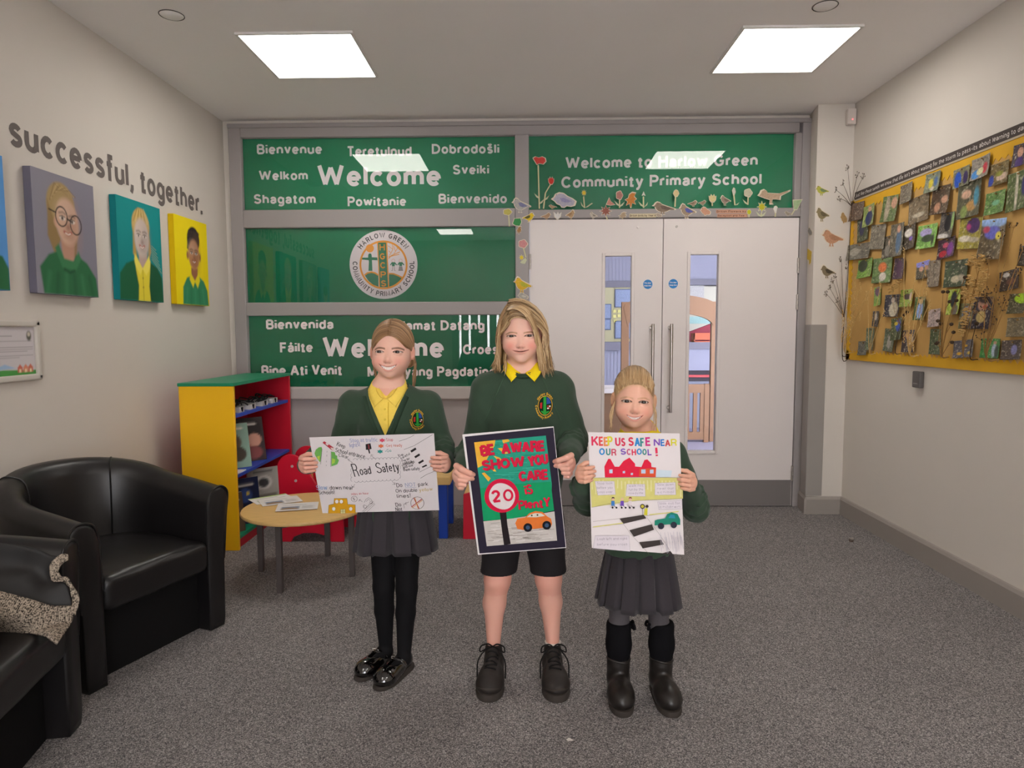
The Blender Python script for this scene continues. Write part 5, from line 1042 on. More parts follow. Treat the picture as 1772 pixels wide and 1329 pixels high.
# ================================================================== FURNITURE
M_leath = mat('black_leather', '#151314', .36, .5, noise=.25, nscale=9, bump=.12, bscale=420); M_pipe = mat('black_piping', '#0c0b0c', .4, .5)
def armchair(label, loc, rz):
    t = thing('armchair', label, 'armchair', (*loc, 0), rz, 'black tub armchairs')
    # plan of the shell: straight arms, rounded back (front is -y)
    hw, yf, yb = .285, -.315, .275; path = [(-hw, yf), (-hw-.004, -.18), (-hw-.006, -.04)]+[(-(hw+.006)*math.cos(a), -.0+.275*math.sin(a)) for a in np.linspace(.12, PI-.12, 22)]+[(hw+.006, -.04), (hw+.004, -.18), (hw, yf)]
    n = len(path); V = []; k = 14
    def H(i): s = abs(2*i/(n-1)-1); return .625+.125*(1-s**2.2)
    for i, p in enumerate(path):
        a = path[max(i-1, 0)]; b = path[min(i+1, n-1)]; d = Vector((b[0]-a[0], b[1]-a[1])).normalized(); o = Vector((-d.y, d.x)); 
        if o.dot(Vector(p)) < 0: o = -o
        h = H(i); s = abs(2*i/(n-1)-1); bk = 1-s**3
        prof = [(.030, .0), (.036, .02), (.042, .30), (.062, h-.13), (.074, h-.05), (.066, h-.018), (.040, h), (.008, h-.002), (-.022, h-.020), (-.038, h-.07), (-.040-.012*bk, .50), (-.044-.03*bk, .36), (-.044-.03*bk, .10), (-.044, .0)]
        for f, z in prof: V.append((p[0]+o.x*f, p[1]+o.y*f, z))
    Fc = [(i*k+j, i*k+(j+1) % k, (i+1)*k+(j+1) % k, (i+1)*k+j) for i in range(n-1) for j in range(k)]+[tuple(range(k)), tuple((n-1)*k+j for j in range(k-1, -1, -1))]
    o = mesh_obj('shell', V, Fc, M_leath, t); autosmooth(o, .8)
    for e in (0, n-1):   # front faces of the arms: slightly bulged panel with piping
        base = e*k; y = -.006
        ring = [Vector(V[base+j])+Vector((0, y, 0)) for j in range(k)]; c = sum(ring, Vector())/k
        mesh_obj('arm_front', [tuple(c+(p-c)*.5+Vector((0, -.008, 0))) for p in ring]+[tuple(c+(p-c)*.93+Vector((0, -.004, 0))) for p in ring]+[tuple(p) for p in ring]+[tuple(p+Vector((0, .02, 0))) for p in ring],
                 [tuple(range(k-1, -1, -1))]+[(a*k+j, a*k+(j+1) % k, (a+1)*k+(j+1) % k, (a+1)*k+j) for a in range(3) for j in range(k)], M_leath, t, True)
        MB().tube(catmull([tuple(p) for p in ring[2:12]], 4), .0045, 8).build('piping', M_pipe, t, True)
    for i in (8, n-9):   # two upright seams inside the back
        MB().tube(catmull([V[i*k+j] for j in (5, 6, 7, 8, 9, 10, 11)], 4), .004, 6).build('seam', M_pipe, t, True)
    F = uni((-.30, -.36, .20), (.30, .25, .47), .008); F.box((-.243, -.335, .27), (.243, .20, .405), .035, .01); F.ell((0, -.07, .395), (.22, .24, .022), .03); F.warp(lambda X, Y, Z: .0012*wob(X, Y, Z, 18, 2)); smooth_mod(F.build('seat', M_leath, t), .5, 3)
    MB().prism([(-.245, 0), (.245, 0), (.245, .28), (-.245, .28)], (0, -.25, .0), (1, 0, 0), (0, 0, 1), (0, 1, 0), .03).build('front_rail', mat('black_base_cloth', '#0d0c0d', .8, .2), t)
    return t
ch1 = armchair('black leather tub armchair beside the yellow ended bookcase', (-1.757, 2.691), 1.205)
ch2 = armchair('black leather tub armchair with a coat thrown over its seat', (-1.734, 1.735), 1.772)
# coat on the nearer chair
def herring():
    m = mat('herringbone_tweed', '#8d8177', .95, .1); nt = m.node_tree; b = nt.nodes['Principled BSDF']; tc = nt.nodes.new('ShaderNodeTexCoord')
    w = nt.nodes.new('ShaderNodeTexWave'); w.inputs['Scale'].default_value = 75; w.inputs['Distortion'].default_value = 6; w.inputs['Detail Scale'].default_value = 30; w.inputs['Detail'].default_value = 3; nt.links.new(tc.outputs['Object'], w.inputs['Vector'])
    n = nt.nodes.new('ShaderNodeTexNoise'); n.inputs['Scale'].default_value = 210; nt.links.new(tc.outputs['Object'], n.inputs['Vector'])
    mx = nt.nodes.new('ShaderNodeMath'); mx.operation = 'MULTIPLY_ADD'; mx.inputs[1].default_value = .16; nt.links.new(w.outputs['Fac'], mx.inputs[0]); nt.links.new(n.outputs[0], mx.inputs[2])
    cr = nt.nodes.new('ShaderNodeValToRGB'); cr.color_ramp.elements[0].position = .44; cr.color_ramp.elements[0].color = (*lin('#26221f'), 1); cr.color_ramp.elements[1].position = .68; cr.color_ramp.elements[1].color = (*lin('#ab9d8d'), 1)
    nt.links.new(mx.outputs[0], cr.inputs[0]); nt.links.new(cr.outputs[0], b.inputs['Base Color']); return m
M_tweed = herring(); M_lining = mat('black_coat_lining', '#1b1919', .55, .35, noise=.2, nscale=12)
def sheet_grid(rows, nu=10, nv=7, wr=.006, seed=1):
    """smooth cloth through rows of control points"""
    R = [catmull(r, nu) for r in rows]; C = [catmull([r[i] for r in R], nv) for i in range(len(R[0]))]; nI, nJ = len(C), len(C[0]); V = []
    for i in range(nI):
        for j in range(nJ):
            p = C[i][j]; w = wr*(math.sin(i*.31+j*.62+seed)+.9*math.sin(i*.17-j*.33+2*seed)+.5*math.sin(i*.47+j*.1+seed)); V.append((p[0]+w*.5, p[1]-w*.3, p[2]+w))
    return V, [(i*nJ+j, i*nJ+j+1, (i+1)*nJ+j+1, (i+1)*nJ+j) for i in range(nI-1) for j in range(nJ-1)]
cz = lambda x, y, z: tuple(atz(x, y, z))
coat = thing('coat', 'black lined tweed coat thrown over the armchair seat', 'coat', (-1.55, 1.9, .40)); OCt = Vector(coat.location)
def coat_part(n, rows, m, wr, th=.006, par=coat, seed=1):
    V, Q = sheet_grid(rows, wr=wr, seed=seed); o = mesh_obj(n, [tuple(Vector(v)-OCt) for v in V], Q, m, par, True); s = o.modifiers.new('solid', 'SOLIDIFY'); s.thickness = th; s.offset = 0; return o
def ci(x, y, off, n=Vector((-.2, .98, 0)), d0=2.287):
    """point of the chair's inner arm face (moved off metres into the chair) seen at a pixel"""
    d = ray(x, y); return tuple(EYE+d*((d0-off-EYE.dot(n))/d.dot(n)))
lin_rows = [[ci(-90, 925, .015), ci(-30, 930, .018), ci(30, 942, .018), ci(75, 955, .016), ci(104, 966, .014)], [ci(-95, 960, .035), ci(-30, 965, .03), ci(28, 980, .035), ci(70, 990, .03), ci(90, 995, .03)], [ci(-95, 1000, .07), ci(-30, 1003, .065), ci(30, 1012, .07), ci(80, 1020, .06), ci(118, 1015, .05)], [ci(-95, 1035, .14), ci(-30, 1038, .12), ci(40, 1048, .11), ci(90, 1058, .085), ci(128, 1062, .07)]]
coat_part('lining', lin_rows, M_lining, .0032)
tw_rows = [[ci(-100, 1020, .15), ci(-30, 1023, .13), ci(40, 1034, .12), ci(90, 1046, .095), ci(130, 1052, .08)], [ci(-100, 1055, .20), ci(-30, 1058, .18), ci(40, 1068, .15), ci(85, 1080, .12), ci(122, 1080, .095)], [cz(-100, 1088, .418), cz(-30, 1090, .422), cz(30, 1093, .415), cz(70, 1100, .415), cz(99, 1113, .405)]]
coat_part('tweed_front', tw_rows, M_tweed, .003, .009, seed=3)
edge = [[ci(118, 958, .024), ci(104, 960, .028), ci(92, 970, .034), ci(86, 985, .042), ci(92, 1003, .055), ci(112, 1008, .06), ci(128, 1020, .064), ci(137, 1040, .07), ci(131, 1062, .085)], [ci(118, 970, .028), ci(109, 974, .032), ci(104, 981, .038), ci(101, 990, .045), ci(106, 998, .055), ci(116, 999, .06), ci(122, 1016, .066), ci(125, 1040, .076), ci(122, 1060, .09)]]
coat_part('tweed_facing', edge, M_tweed, .002, .008, seed=5)
# ------------------------------------------------------------------ bookcase
M_yel = mat('yellow_laminate', '#ffc414', .4, .4); M_red = mat('red_laminate', '#c5122a', .4, .4); M_blu = mat('blue_laminate', '#2349b5', .4, .4); M_grn = mat('green_laminate', '#178a63', .4, .4)
bx0, bx1, by0, by1, bh = -2.03, -1.707, 3.87, 4.825, 1.0; bc = thing('bookcase', 'small bookcase with yellow and red ends, green top and blue shelves', 'bookcase', ((bx0+bx1)/2, (by0+by1)/2, 0)); OBk = Vector(bc.location)
def bk(n, a, b, m): return bevel(MB().box(Vector(a)-OBk, Vector(b)-OBk).build(n, m, bc), .002)
bk('end_panel', (bx0, by0, 0), (bx1, by0+.022, .984), M_yel); bk('end_panel', (bx0, by1-.022, 0), (bx1, by1, .984), M_red); bk('top_board', (bx0-.004, by0-.006, .984), (bx1+.006, by1+.004, 1.003), M_grn)
bk('back_panel', (bx0, by0+.022, .02), (bx0+.012, by1-.022, .984), M_red)
for z, m in ((.790, M_blu), (.428, M_blu), (.055, M_grn)): bk('shelf', (bx0+.012, by0+.022, z), (bx1-.012, by1-.022, z+.020), m)
bk('plinth', (bx1-.04, by0+.022, 0), (bx1-.02, by1-.022, .055), M_red)
def magazine(label, P, w, h, th, yaw, lean, cov, paint, cat='book', name='magazine'):
    """upright book facing +x, leaning back"""
    t = thing(name, label, cat, (P[0], P[1], P[2]-.0008+th*math.sin(lean))); Mx = Matrix.Rotation(yaw, 4, 'Z') @ Matrix.Rotation(-lean, 4, 'Y')
    MB().box((-th, -w/2, 0), (0, w/2, h), M=Mx).build('pages', mat('page_edges', '#d9d4cc', .8, .2), t)
    def place(u, v): X = np.zeros_like(u)+.0012; Y = (u-.5)*w; Z = v*h; R = np.array(Mx.to_3x3()); P_ = np.stack([X, Y, Z], -1)@R.T; return P_[..., 0], P_[..., 1], P_[..., 2]
    painted('cover', 20, 26, place, paint, vmat('print_gloss', .35, .4), t); return t
def pt(bgc, ops):
    def f(u, v):
        p = Paint(u, v, bgc, 1.3)
        for o in ops: getattr(p, o[0])(*o[1:], soft=.02)
        return p.im
    return f
magazine('picture book with red faces on its cover, leaning on the middle shelf', (bx1-.10, 4.33, .449), .21, .29, .008, -.80, .22, None, pt('#3b2f33', [('ell', .5, .95, .42, .34, '#2a2326'), ('ell', .35, .55, .24, .22, '#c75a55'), ('ell', .68, .62, .22, .2, '#d9a08c'), ('ell', .6, .25, .3, .2, '#8d4d4d'), ('line', [(.25, 1.1), (.75, 1.1)], .06, '#d9d0c8')]))
magazine('green grey animal picture book on the middle shelf', (bx1-.10, 4.10, .449), .20, .28, .008, -.80, .22, None, pt('#8fae9e', [('ell', .45, .75, .3, .25, '#6b5a48'), ('ell', .6, .4, .28, .22, '#4d463c'), ('ell', .42, .8, .1, .08, '#d8cfc0'), ('line', [(.2, 1.15), (.8, 1.15)], .07, '#e4ded2')]))
magazine('grey covered annual standing on the lowest shelf', (bx1-.08, 4.50, .076), .22, .29, .012, -.75, .12, None, pt('#b9b4ac', [('ell', .5, .85, .28, .22, '#e4e0da'), ('ell', .5, .85, .18, .14, '#4b4b4d'), ('poly', [(.1, .1), (.9, .1), (.9, .5), (.1, .5)], '#867f76'), ('line', [(.2, 1.18), (.8, 1.18)], .05, '#3c3a3a')]))
magazine('navy covered book standing on the lowest shelf', (bx1-.07, 4.17, .076), .19, .29, .02, -.7, .12, None, pt('#1c2544', [('ell', .5, .8, .25, .2, '#38508c'), ('ell', .6, .85, .05, .05, '#e8c83a'), ('line', [(.2, 1.1), (.8, 1.1)], .06, '#cfc9c0')]))
magazine('brown covered book leaning on the lowest shelf', (bx1-.06, 3.975, .076), .13, .24, .02, -.6, .12, None, pt('#5a4636', [('ell', .5, .7, .3, .25, '#8a6a4c'), ('line', [(.2, 1.05), (.8, 1.05)], .06, '#d8ccb8')]))
lf = thing('leaflet', 'white leaflet lying flat on the middle blue shelf', 'leaflet', (bx1-.08, 3.99, .448)); MB().box((-.06, -.07, 0), (.06, .07, .004)).build('paper', M_paper, lf)
# tangle of glasses and ear defenders on the upper shelf: white card boxes with black bands
for i, (y, w) in enumerate(((4.05, .07), (4.22, .09), (4.42, .10), (4.60, .09))):
    t = thing('card_tray', ('white card tray at the yellow end of the top shelf', 'white card tray next along the top shelf', 'white card tray wound with black cord on the top shelf', 'white card tray at the red end of the top shelf')[i], 'tray', (bx1-.10, y, .8102)); MB().box((-.07, -w/2, 0), (.07, w/2, .032)).build('card_box', mat('white_card', '#d5cec9', .7, .2), t)
    mb = MB(); rr = random.Random(i)
    for k in range(7): x0 = rr.uniform(-.07, .06); mb.tube(catmull([(x0, -w/2-.03, .035), (x0+rr.uniform(-.03, .03), -.01, .045+.02*rr.random()), (x0+rr.uniform(-.04, .04), w/2+.03, .037)], 5), .0045, 6)
    mb.tube([(.072, -.01, .03), (.074, 0, .006), (.072, .01, .03)], .004, 6); mb.build('black_band', mat('black_band', '#191616', .6, .3), t, True)
# ------------------------------------------------------------------ low round table with leaflets
M_wood = mat('pale_beech', '#d9b273', .45, .4, noise=.10, nscale=14, stretch=(1, 9, 1)); M_legs = mat('brown_metal_leg', '#4a4240', .45, .45)
rt_ = thing('coffee_table', 'low round beech topped table with four brown metal legs', 'table', (-1.183, 3.503, 0))
prof = [(.0, .345), (.30, .345), (.318, .349), (.322, .357), (.318, .366), (.30, .370), (.0, .370)]; o = MB().lathe([(max(r, .001), z) for r, z in prof], n=56).build('table_top', M_wood, rt_); autosmooth(o, .9)
for x, y in ((-1.228, 3.214), (-1.457, 3.534), (-1.145, 3.801), (-.903, 3.461)):
    X, Y = (x+1.183)*.93, (y-3.503)*.93; bevel(MB().box((X-.014, Y-.014, 0), (X+.014, Y+.014, .345)).build('leg', M_legs, rt_), .003)
mb = MB()
for a, b in (((-.04, -.27), (-.25, .03)), ((-.25, .03), (.035, .277)), ((.035, .277), (.26, -.04)), ((.26, -.04), (-.04, -.27))): mb.tube([(*a, .335), (*b, .335)], .010, 6)
mb.build('apron_rail', M_legs, rt_)
for lab, px, py, ang, sw in (('white leaflet with a landscape photo lying nearer the table rim', 515, 877, .25, 1), ('white leaflet half under another on the round table', 485, 867, .55, 0), ('green edged leaflet under the others on the round table', 470, 862, .7, 2)):
    p = atz(px, py, .372+.002*sw); t = thing('leaflet', lab, 'leaflet', (p.x, p.y, .3705+(.0022, .0044, 0.)[sw]), ang); w, h = .21, .148
    def pf(u, v, sw=sw):
        q = Paint(u, v, '#dcd8d6', .7); q.poly([(.12, .1), (.55, .1), (.55, .36), (.12, .36)], '#7f8a9c' if sw != 2 else '#6f9a4a', soft=.02); q.poly([(.12, .1), (.55, .1), (.5, .2), (.3, .27), (.12, .2)], '#8d6f4f', soft=.02)
        if sw == 2: q.poly([(0, .62), (1, .62), (1, .7), (0, .7)], '#8fb53c', soft=.02)
        for k in range(4): q.line([(.62, .15+.07*k), (.9-.05*(k % 2), .15+.07*k)], .018, '#6c6866', soft=.015)
        q.line([(.15, .5), (.7, .5)], .018, '#6a6665', soft=.015); return q.im
    MB().box((-w/2, -h/2, 0), (w/2, h/2, .0016)).build('paper', M_paper, t); painted('print', 36, 26, lambda u, v: ((u-.5)*w, (v-.5)*h, np.zeros_like(u)+.0019), pf, vmat('print_matt', .6, .3), t)
# ------------------------------------------------------------------ children's chairs with red side panels, beech seat; blue legged table
M_red2 = mat('red_painted_panel', '#d01030', .35, .45)
def child_chair(label, loc, mir):
    t = thing('child_chair', label, 'chair', loc, PI if mir else 0., "children's red chairs")
    prof = [(-.195, 0), (-.20, .25), (-.205, .42)]+[(-.125+.082*math.cos(a), .470+.078*math.sin(a)) for a in np.linspace(PI*1.02, .18*PI, 12)]+[(.03, .36), (.10, .31), (.19, .285), (.195, .0), (.115, 0), (.09, .035), (.02, .055), (-.06, .055), (-.12, .03), (-.135, 0)]
    for y in (-.165, .145):
        o = bevel(MB().prism(prof, (0, y, 0), (1, 0, 0), (0, 0, 1), (0, 1, 0), .02).build('side_panel', M_red2, t), .003)
        for x, z in ((-.115, .475), (-.095, .385)): MB().tube([(x, y-.004, z), (x, y+.024, z)], .0085, 10).build('bolt', mat('pale_bolt', '#b9aca6', .4, .4), o, True)
    bevel(MB().box((-.12, -.145, .262), (.19, .145, .282)).build('seat', M_wood, t), .004); bevel(MB().box((-.105, -.145, .33), (-.085, .145, .50)).build('backrest', M_wood, t), .004); return t
child_chair('red sided chair with rounded back behind the round table', (-1.318, 4.205, 0), False); child_chair('red sided chair on the other side of the blue legged table', (-.195, 4.265, 0), True)
ta = thing('child_table', 'small beech topped table with blue legs behind the girl in the cardigan', 'table', (-.76, 4.30, 0))
bevel(MB().box((-.30, -.21, .345), (.295, .21, .40)).build('table_top', M_wood, ta), .008)
for x in (-.26, .245):
    for y in (-.165, .165): bevel(MB().box((x-.028, y-.028, 0), (x+.028, y+.028, .345)).build('leg', mat('blue_painted_leg', '#0d3a9e', .35, .45), ta), .004)
# ================================================================== THINGS ON THE WALLS
M_canvas = vmat('canvas_paint', .7, .25, bump=.15, bscale=700)
left = lambda x, y: atx(x, y, XL)
# lettering on the left wall
P0, P1 = left(15.8, 250.4), left(350, 363.7); text(WL, 'successful, together.', Vector((XL, P0.y, P0.z)), (0, 1, 0), (0, 0, 1), .137, P1.y-P0.y, pen=.19, m=mat('wall_lettering_grey', '#6d6562', .7, .2), lift=.0015, N=(1, 0, 0))
CX = XL+.038
def canvas(label, pa, pb, side, paint, n=96):
    a = atx(*pa, XL); b = atx(*pb, CX); y0, y1 = a.y, b.y; z0, z1 = 1.476, 2.024; asp = (z1-z0)/(y1-y0)
    t = thing('portrait_canvas', label, 'painting', (XL, (y0+y1)/2, z0), group='portrait canvases on the wall'); w = y1-y0
    bevel(MB().box((.002, -w/2, 0), (CX-XL-.0006, w/2, z1-z0)).build('stretched_canvas', mat('canvas_side_'+side.strip('#'), side, .7, .2, bump=.1, bscale=500), t), .003)
    def pf(u, v): p = Paint(u, v, '#808080', asp); paint(p, asp); return p.im
    painted('painted_face', n, int(n*asp), lambda u, v: (np.zeros_like(u)+CX-XL, (u-.5)*w, v*(z1-z0)), pf, M_canvas, t); return t
def face(p, cx, cy, rx, ry, skin, shade, lipc='#a8554e', eye='#4a3a35', es=1., smile=0., tilt=0.):
    """head modelled in a few soft tones: light side, shadow side, features"""
    k = dict(soft=.02); p.ell(cx, cy, rx, ry, skin, tilt, **k); p.ell(cx+rx*.45, cy-ry*.1, rx*.55, ry*.85, shade, tilt, soft=.09, op=.6); p.ell(cx-rx*.2, cy+ry*.45, rx*.5, ry*.3, '#e9cfbd', soft=.10, op=.35)
    for g in (-1, 1):
        ex, ey = cx+g*rx*.42, cy+ry*.10-g*tilt*rx*.4; p.ell(ex, ey, rx*.20*es, ry*.075*es, '#e3d8cf', soft=.01); p.ell(ex, ey, rx*.085*es, ry*.075*es, eye, soft=.01); p.line([(ex-rx*.22, ey+ry*.07), (ex, ey+ry*.11), (ex+rx*.22, ey+ry*.06)], .012, eye, soft=.008, op=.8); p.line([(ex-rx*.25, ey+ry*.21), (ex+rx*.05, ey+ry*.26), (ex+rx*.26, ey+ry*.2)], .02, eye, soft=.014, op=.6)
    p.ell(cx+rx*.08, cy-ry*.16, rx*.13, ry*.17, shade, soft=.03, op=.75); p.ell(cx+rx*.04, cy-ry*.22, rx*.12, ry*.07, '#7a4a3e', soft=.03, op=.5)
    p.line([(cx-rx*.3, cy-ry*.47+smile), (cx+rx*.03, cy-ry*.52), (cx+rx*.32, cy-ry*.46+smile)], .026, lipc, soft=.014); 
    if smile > .005: p.line([(cx-rx*.2, cy-ry*.50+smile*.6), (cx+rx*.03, cy-ry*.525), (cx+rx*.22, cy-ry*.495+smile*.6)], .012, '#efe6dc', soft=.008)
    p.ell(cx+rx*.02, cy-ry*.63, rx*.2, ry*.05, shade, soft=.03, op=.6)
def c1(p, a):
    k = dict(soft=.015); p.im[:] = np.array(lin('#8d8995')); p.ell(.9, .6, .6, .8, '#7b7785', soft=.3, op=.6)
    p.ell(.43, .97, .225, .245, '#a98f62', **k); p.poly([(.22, 1.0), (.2, .62), (.3, .42), (.4, .6)], '#94794f', **k); p.poly([(.64, .95), (.68, .7), (.64, .38), (.55, .5)], '#8a7350', **k); p.ell(.38, .78, .075, .07, '#c79b84', **k)
    p.poly([(.4, .6), (.62, .58), (.6, .38), (.42, .38)], '#b98d78', **k)
    face(p, .52, .80, .185, .255, '#cfa891', '#a87f6d', es=1.15, smile=.012, tilt=.12)
    p.poly([(.1, 0), (.06, .28), (.2, .42), (.34, .47), (.40, .36), (.56, .34), (.64, .46), (.82, .38), (.97, .22), (1, 0)], '#2f6a44', **k); p.poly([(.30, .50), (.36, .55), (.44, .40), (.60, .38), (.68, .50), (.72, .42), (.62, .28), (.40, .30)], '#3f7d52', **k); p.line([(.44, .28), (.52, .25), (.6, .28)], .02, '#1d4a30', soft=.02)
    for q in range(6): p.line([(.15+.15*q, .02), (.2+.13*q, .22)], .03, '#204f35' if q % 2 else '#4a8a5c', soft=.04, op=.6)
    for s in range(7): p.line([(.26+.02*s, 1.0+.02*s), (.34+.04*s, 1.19-.006*s), (.55+.02*s, 1.10)], .010, '#c9ad7c' if s % 2 else '#7d6440', soft=.01, op=.7)
    for cx, cy in ((.43, .85), (.66, .79)):
        th = np.linspace(0, 2*PI, 25); p.line([(cx+.092*math.cos(t), cy+.105*math.sin(t)) for t in th], .015, '#2b2522', soft=.007)
    p.line([(.52, .84), (.57, .82)], .02, '#2b2522', soft=.008); p.line([(.24, .90), (.34, .88)], .015, '#2b2522', soft=.007)
def c2_(p, a):
    k = dict(soft=.014); p.im[:] = np.array(lin('#158a8a')); p.ell(.5, .2, .7, .5, '#0f7c80', soft=.3, op=.6)
    p.ell(.52, .98, .20, .22, '#c8a860', **k); p.poly([(.34, .95), (.32, .6), (.42, .5)], '#b4924e', **k); p.poly([(.70, .95), (.74, .66), (.66, .5)], '#b4924e', **k)
    for s in range(8): p.line([(.36+.045*s, 1.02), (.46+.02*s, 1.20), (.62+.012*s, 1.05)], .010, '#ead08a' if s % 2 else '#8f6f38', soft=.01, op=.7)
    p.poly([(.44, .62), (.64, .62), (.62, .38), (.46, .38)], '#bfa398', **k); face(p, .53, .82, .165, .25, '#cbbab1', '#9d8d88', es=1.0, smile=.018)
    p.poly([(.38, .58), (.52, .42), (.68, .58), (.74, .3), (.7, 0), (.38, 0), (.34, .3)], '#e4d23c', **k); p.poly([(.36, .60), (.33, .48), (.46, .34), (.52, .42)], '#f0e060', **k); p.poly([(.68, .60), (.73, .48), (.6, .34), (.52, .42)], '#f0e060', **k); p.line([(.52, .40), (.52, .0)], .012, '#b39f22', soft=.01)
    for y in (.3, .18): p.ell(.52, y, .016, .016, '#a8962a', soft=.006)
    p.poly([(.0, 0), (.02, .33), (.16, .46), (.34, .52), (.42, .2), (.40, 0)], '#1f5f3e', **k); p.poly([(1, 0), (.98, .33), (.88, .46), (.71, .52), (.66, .2), (.68, 0)], '#1c5638', **k)
    for s in range(7): p.line([(.75, .75-.03*s), (.86+.02*s, .70-.05*s)], .005, '#d9c68a', soft=.005, op=.7)
def c3_(p, a):
    k = dict(soft=.014); p.im[:] = np.array(lin('#f0d608')); p.ell(.3, .7, .6, .6, '#f6e017', soft=.3, op=.6)
    p.ell(.56, .99, .19, .19, '#241e1c', **k); p.poly([(.38, 1.0), (.36, .84), (.42, .8)], '#241e1c', **k); p.ell(.37, .74, .035, .06, '#a06a48', **k); p.ell(.745, .74, .03, .06, '#8d5b3e', **k)
    for s in range(14): p.ell(.42+.022*s, 1.04+.06*math.sin(s*2.1), .035, .03, '#3a302c', soft=.012)
    p.poly([(.46, .56), (.66, .56), (.64, .36), (.46, .36)], '#9a6547', **k); face(p, .56, .76, .165, .225, '#b9825c', '#8c5b40', lipc='#8d4a40', eye='#2a1c18', smile=.02)
    p.poly([(.18, 0), (.2, .26), (.32, .40), (.46, .44), (.56, .34), (.7, .44), (.84, .38), (.95, .24), (.98, 0)], '#35855c', **k); p.poly([(.42, .50), (.40, .38), (.50, .26), (.56, .36), (.64, .26), (.72, .38), (.69, .50), (.56, .37)], '#ecd922', **k)
    for q in range(5): p.line([(.28+.14*q, .0), (.32+.12*q, .24)], .03, '#276b48' if q % 2 else '#4a9a70', soft=.04, op=.6)
def c0_(p, a): p.im[:] = np.array(lin('#5b97d6')); p.ell(.5, .85, .24, .28, '#c99f87', soft=.02); p.ell(.5, 1.02, .26, .18, '#3d2c22', soft=.02); p.poly([(.05, 0), (.1, .38), (.35, .5), (.65, .5), (.9, .46), (1.0, .3), (1.0, 0)], '#2d6a42', soft=.015)
canvas('portrait canvas of a child with round glasses on a lilac grey ground', (37, 288), (171, 517), '#6d6a78', c1, 120); canvas('portrait canvas of a fair child in a cardigan on a teal ground', (187, 337), (283.5, 525), '#0f7f84', c2_, 110); canvas('portrait canvas of a dark haired child on a bright yellow ground', (289, 370), (362.5, 530), '#dcb800', c3_, 100); 
t0 = canvas('portrait canvas on a sky blue ground next to the lilac one', (-125, 235), (18, 503), '#4f8acb', c0_, 80)
# framed notice low on the left wall
nf = thing('notice_frame', 'white snap framed school notice under the portraits', 'notice', (XL, 2.70, 1.092)); w, h = .52, .262
for n, a, b in (('frame_rail', (-w/2, 0), (w/2, .028)), ('frame_rail', (-w/2, h-.028), (w/2, h)), ('frame_rail', (-w/2, .0), (-w/2+.028, h)), ('frame_rail', (w/2-.028, .0), (w/2, h))):
    bevel(MB().box((.001, a[0], a[1]), (.019, b[0], b[1])).build(n, mat('pale_snap_frame', '#cbc4bb', .4, .4), nf), .008, 3)
def npf(u, v):
    p = Paint(u, v, '#cdc6c8', .45); p.poly([(0, 0), (1, 0), (1, .045), (.6, .06), (.3, .05), (0, .06)], '#4f9a4b', soft=.006); p.poly([(.45, .06), (.62, .11), (.75, .07)], '#9fb9d6', soft=.006)
    for x, c in ((.80, '#c96a5a'), (.87, '#d98a70'), (.93, '#c9705c')): p.poly([(x-.03, .03), (x+.03, .03), (x+.03, .075), (x, .105), (x-.03, .075)], c, soft=.005); p.poly([(x-.012, .03), (x+.012, .03), (x+.012, .06), (x-.012, .06)], '#e9d6b0', soft=.004)
    p.poly([(.30, .06), (.52, .06), (.52, .075), (.30, .075)], '#b0343c', soft=.004)
    for i, (y, x1) in enumerate(((.395, .42), (.36, .72), (.315, .96), (.295, .4), (.26, .97), (.24, .97), (.22, .9), (.185, .97), (.165, .8), (.145, .5))): p.line([(.06, y), (x1, y)], .008 if i < 2 else .005, '#8a8385' if i else '#6d6668', soft=.004, op=.8)
    p.ell(.93, .36, .03, .045, '#5d5a50', soft=.008); p.ell(.93, .375, .018, .02, '#c7bfae', soft=.006); return p.im
MB().box((.001, -w/2+.02, .02), (.005, w/2-.02, h-.02)).build('backing', M_paper, nf); painted('printed_sheet', 130, 60, lambda u, v: (np.zeros_like(u)+.0058, (u-.5)*(w-.05), .024+v*(h-.048)), npf, vmat('print_matt', .6, .3), nf)
# ------------------------------------------------------------------ display board on the right wall
M_kraft = mat('kraft_backing', '#c69e60', .85, .15, noise=.10, nscale=6); M_must = mat('mustard_border', '#d8a62c', .75, .2, noise=.06, nscale=5)
right = lambda x, y: atx(x, y, XR); BY0, BY1, BZ0, BZ1 = 2.55, 4.675, 1.096, 2.166
bd = thing('display_board', 'kraft backed display board with mustard zigzag border', 'notice board', (XR, (BY0+BY1)/2, BZ0)); OBd = Vector(bd.location); L2 = (BY1-BY0)/2; Hb = BZ1-BZ0
MB().box((-.014, -L2, 0), (-.001, L2, Hb)).build('backing', M_kraft, bd)
def zig(n, base, inner, horiz, m=M_must):
    """border strip with a toothed inner edge"""
    pts = []; s = -L2 if horiz else 0; e = L2 if horiz else Hb; N = int((e-s)/.042)
    for i in range(N*2+1): t = s+(e-s)*i/(N*2); pts.append((t, inner+(.010 if i % 2 else -.010)*(1 if inner > base else -1)+.003*math.sin(i*2.3)))
    poly = [(s, base)]+pts+[(e, base)]
    return MB().prism(poly if horiz else [(q, p) for p, q in poly], (-.0142, 0, 0), (0, 1, 0), (0, 0, 1), (-1, 0, 0), .002).build(n, m, bd)
zig('border_strip', -.002, .055, True); zig('border_strip', Hb+.002, Hb-.075, True); zig('border_strip', L2+.001, L2-.045, False)
st = MB().box((-.018, -L2, Hb+.000), (-.003, L2-.05, Hb+.050)).build('title_strip', mat('charcoal_title_card', '#4b4340', .8, .2), bd)
MB().box((-.019, -L2, Hb-.010), (-.004, L2-.052, Hb+.000)).build('strip_edge', mat('pale_strip_edge', '#b6a78e', .8, .2), bd)
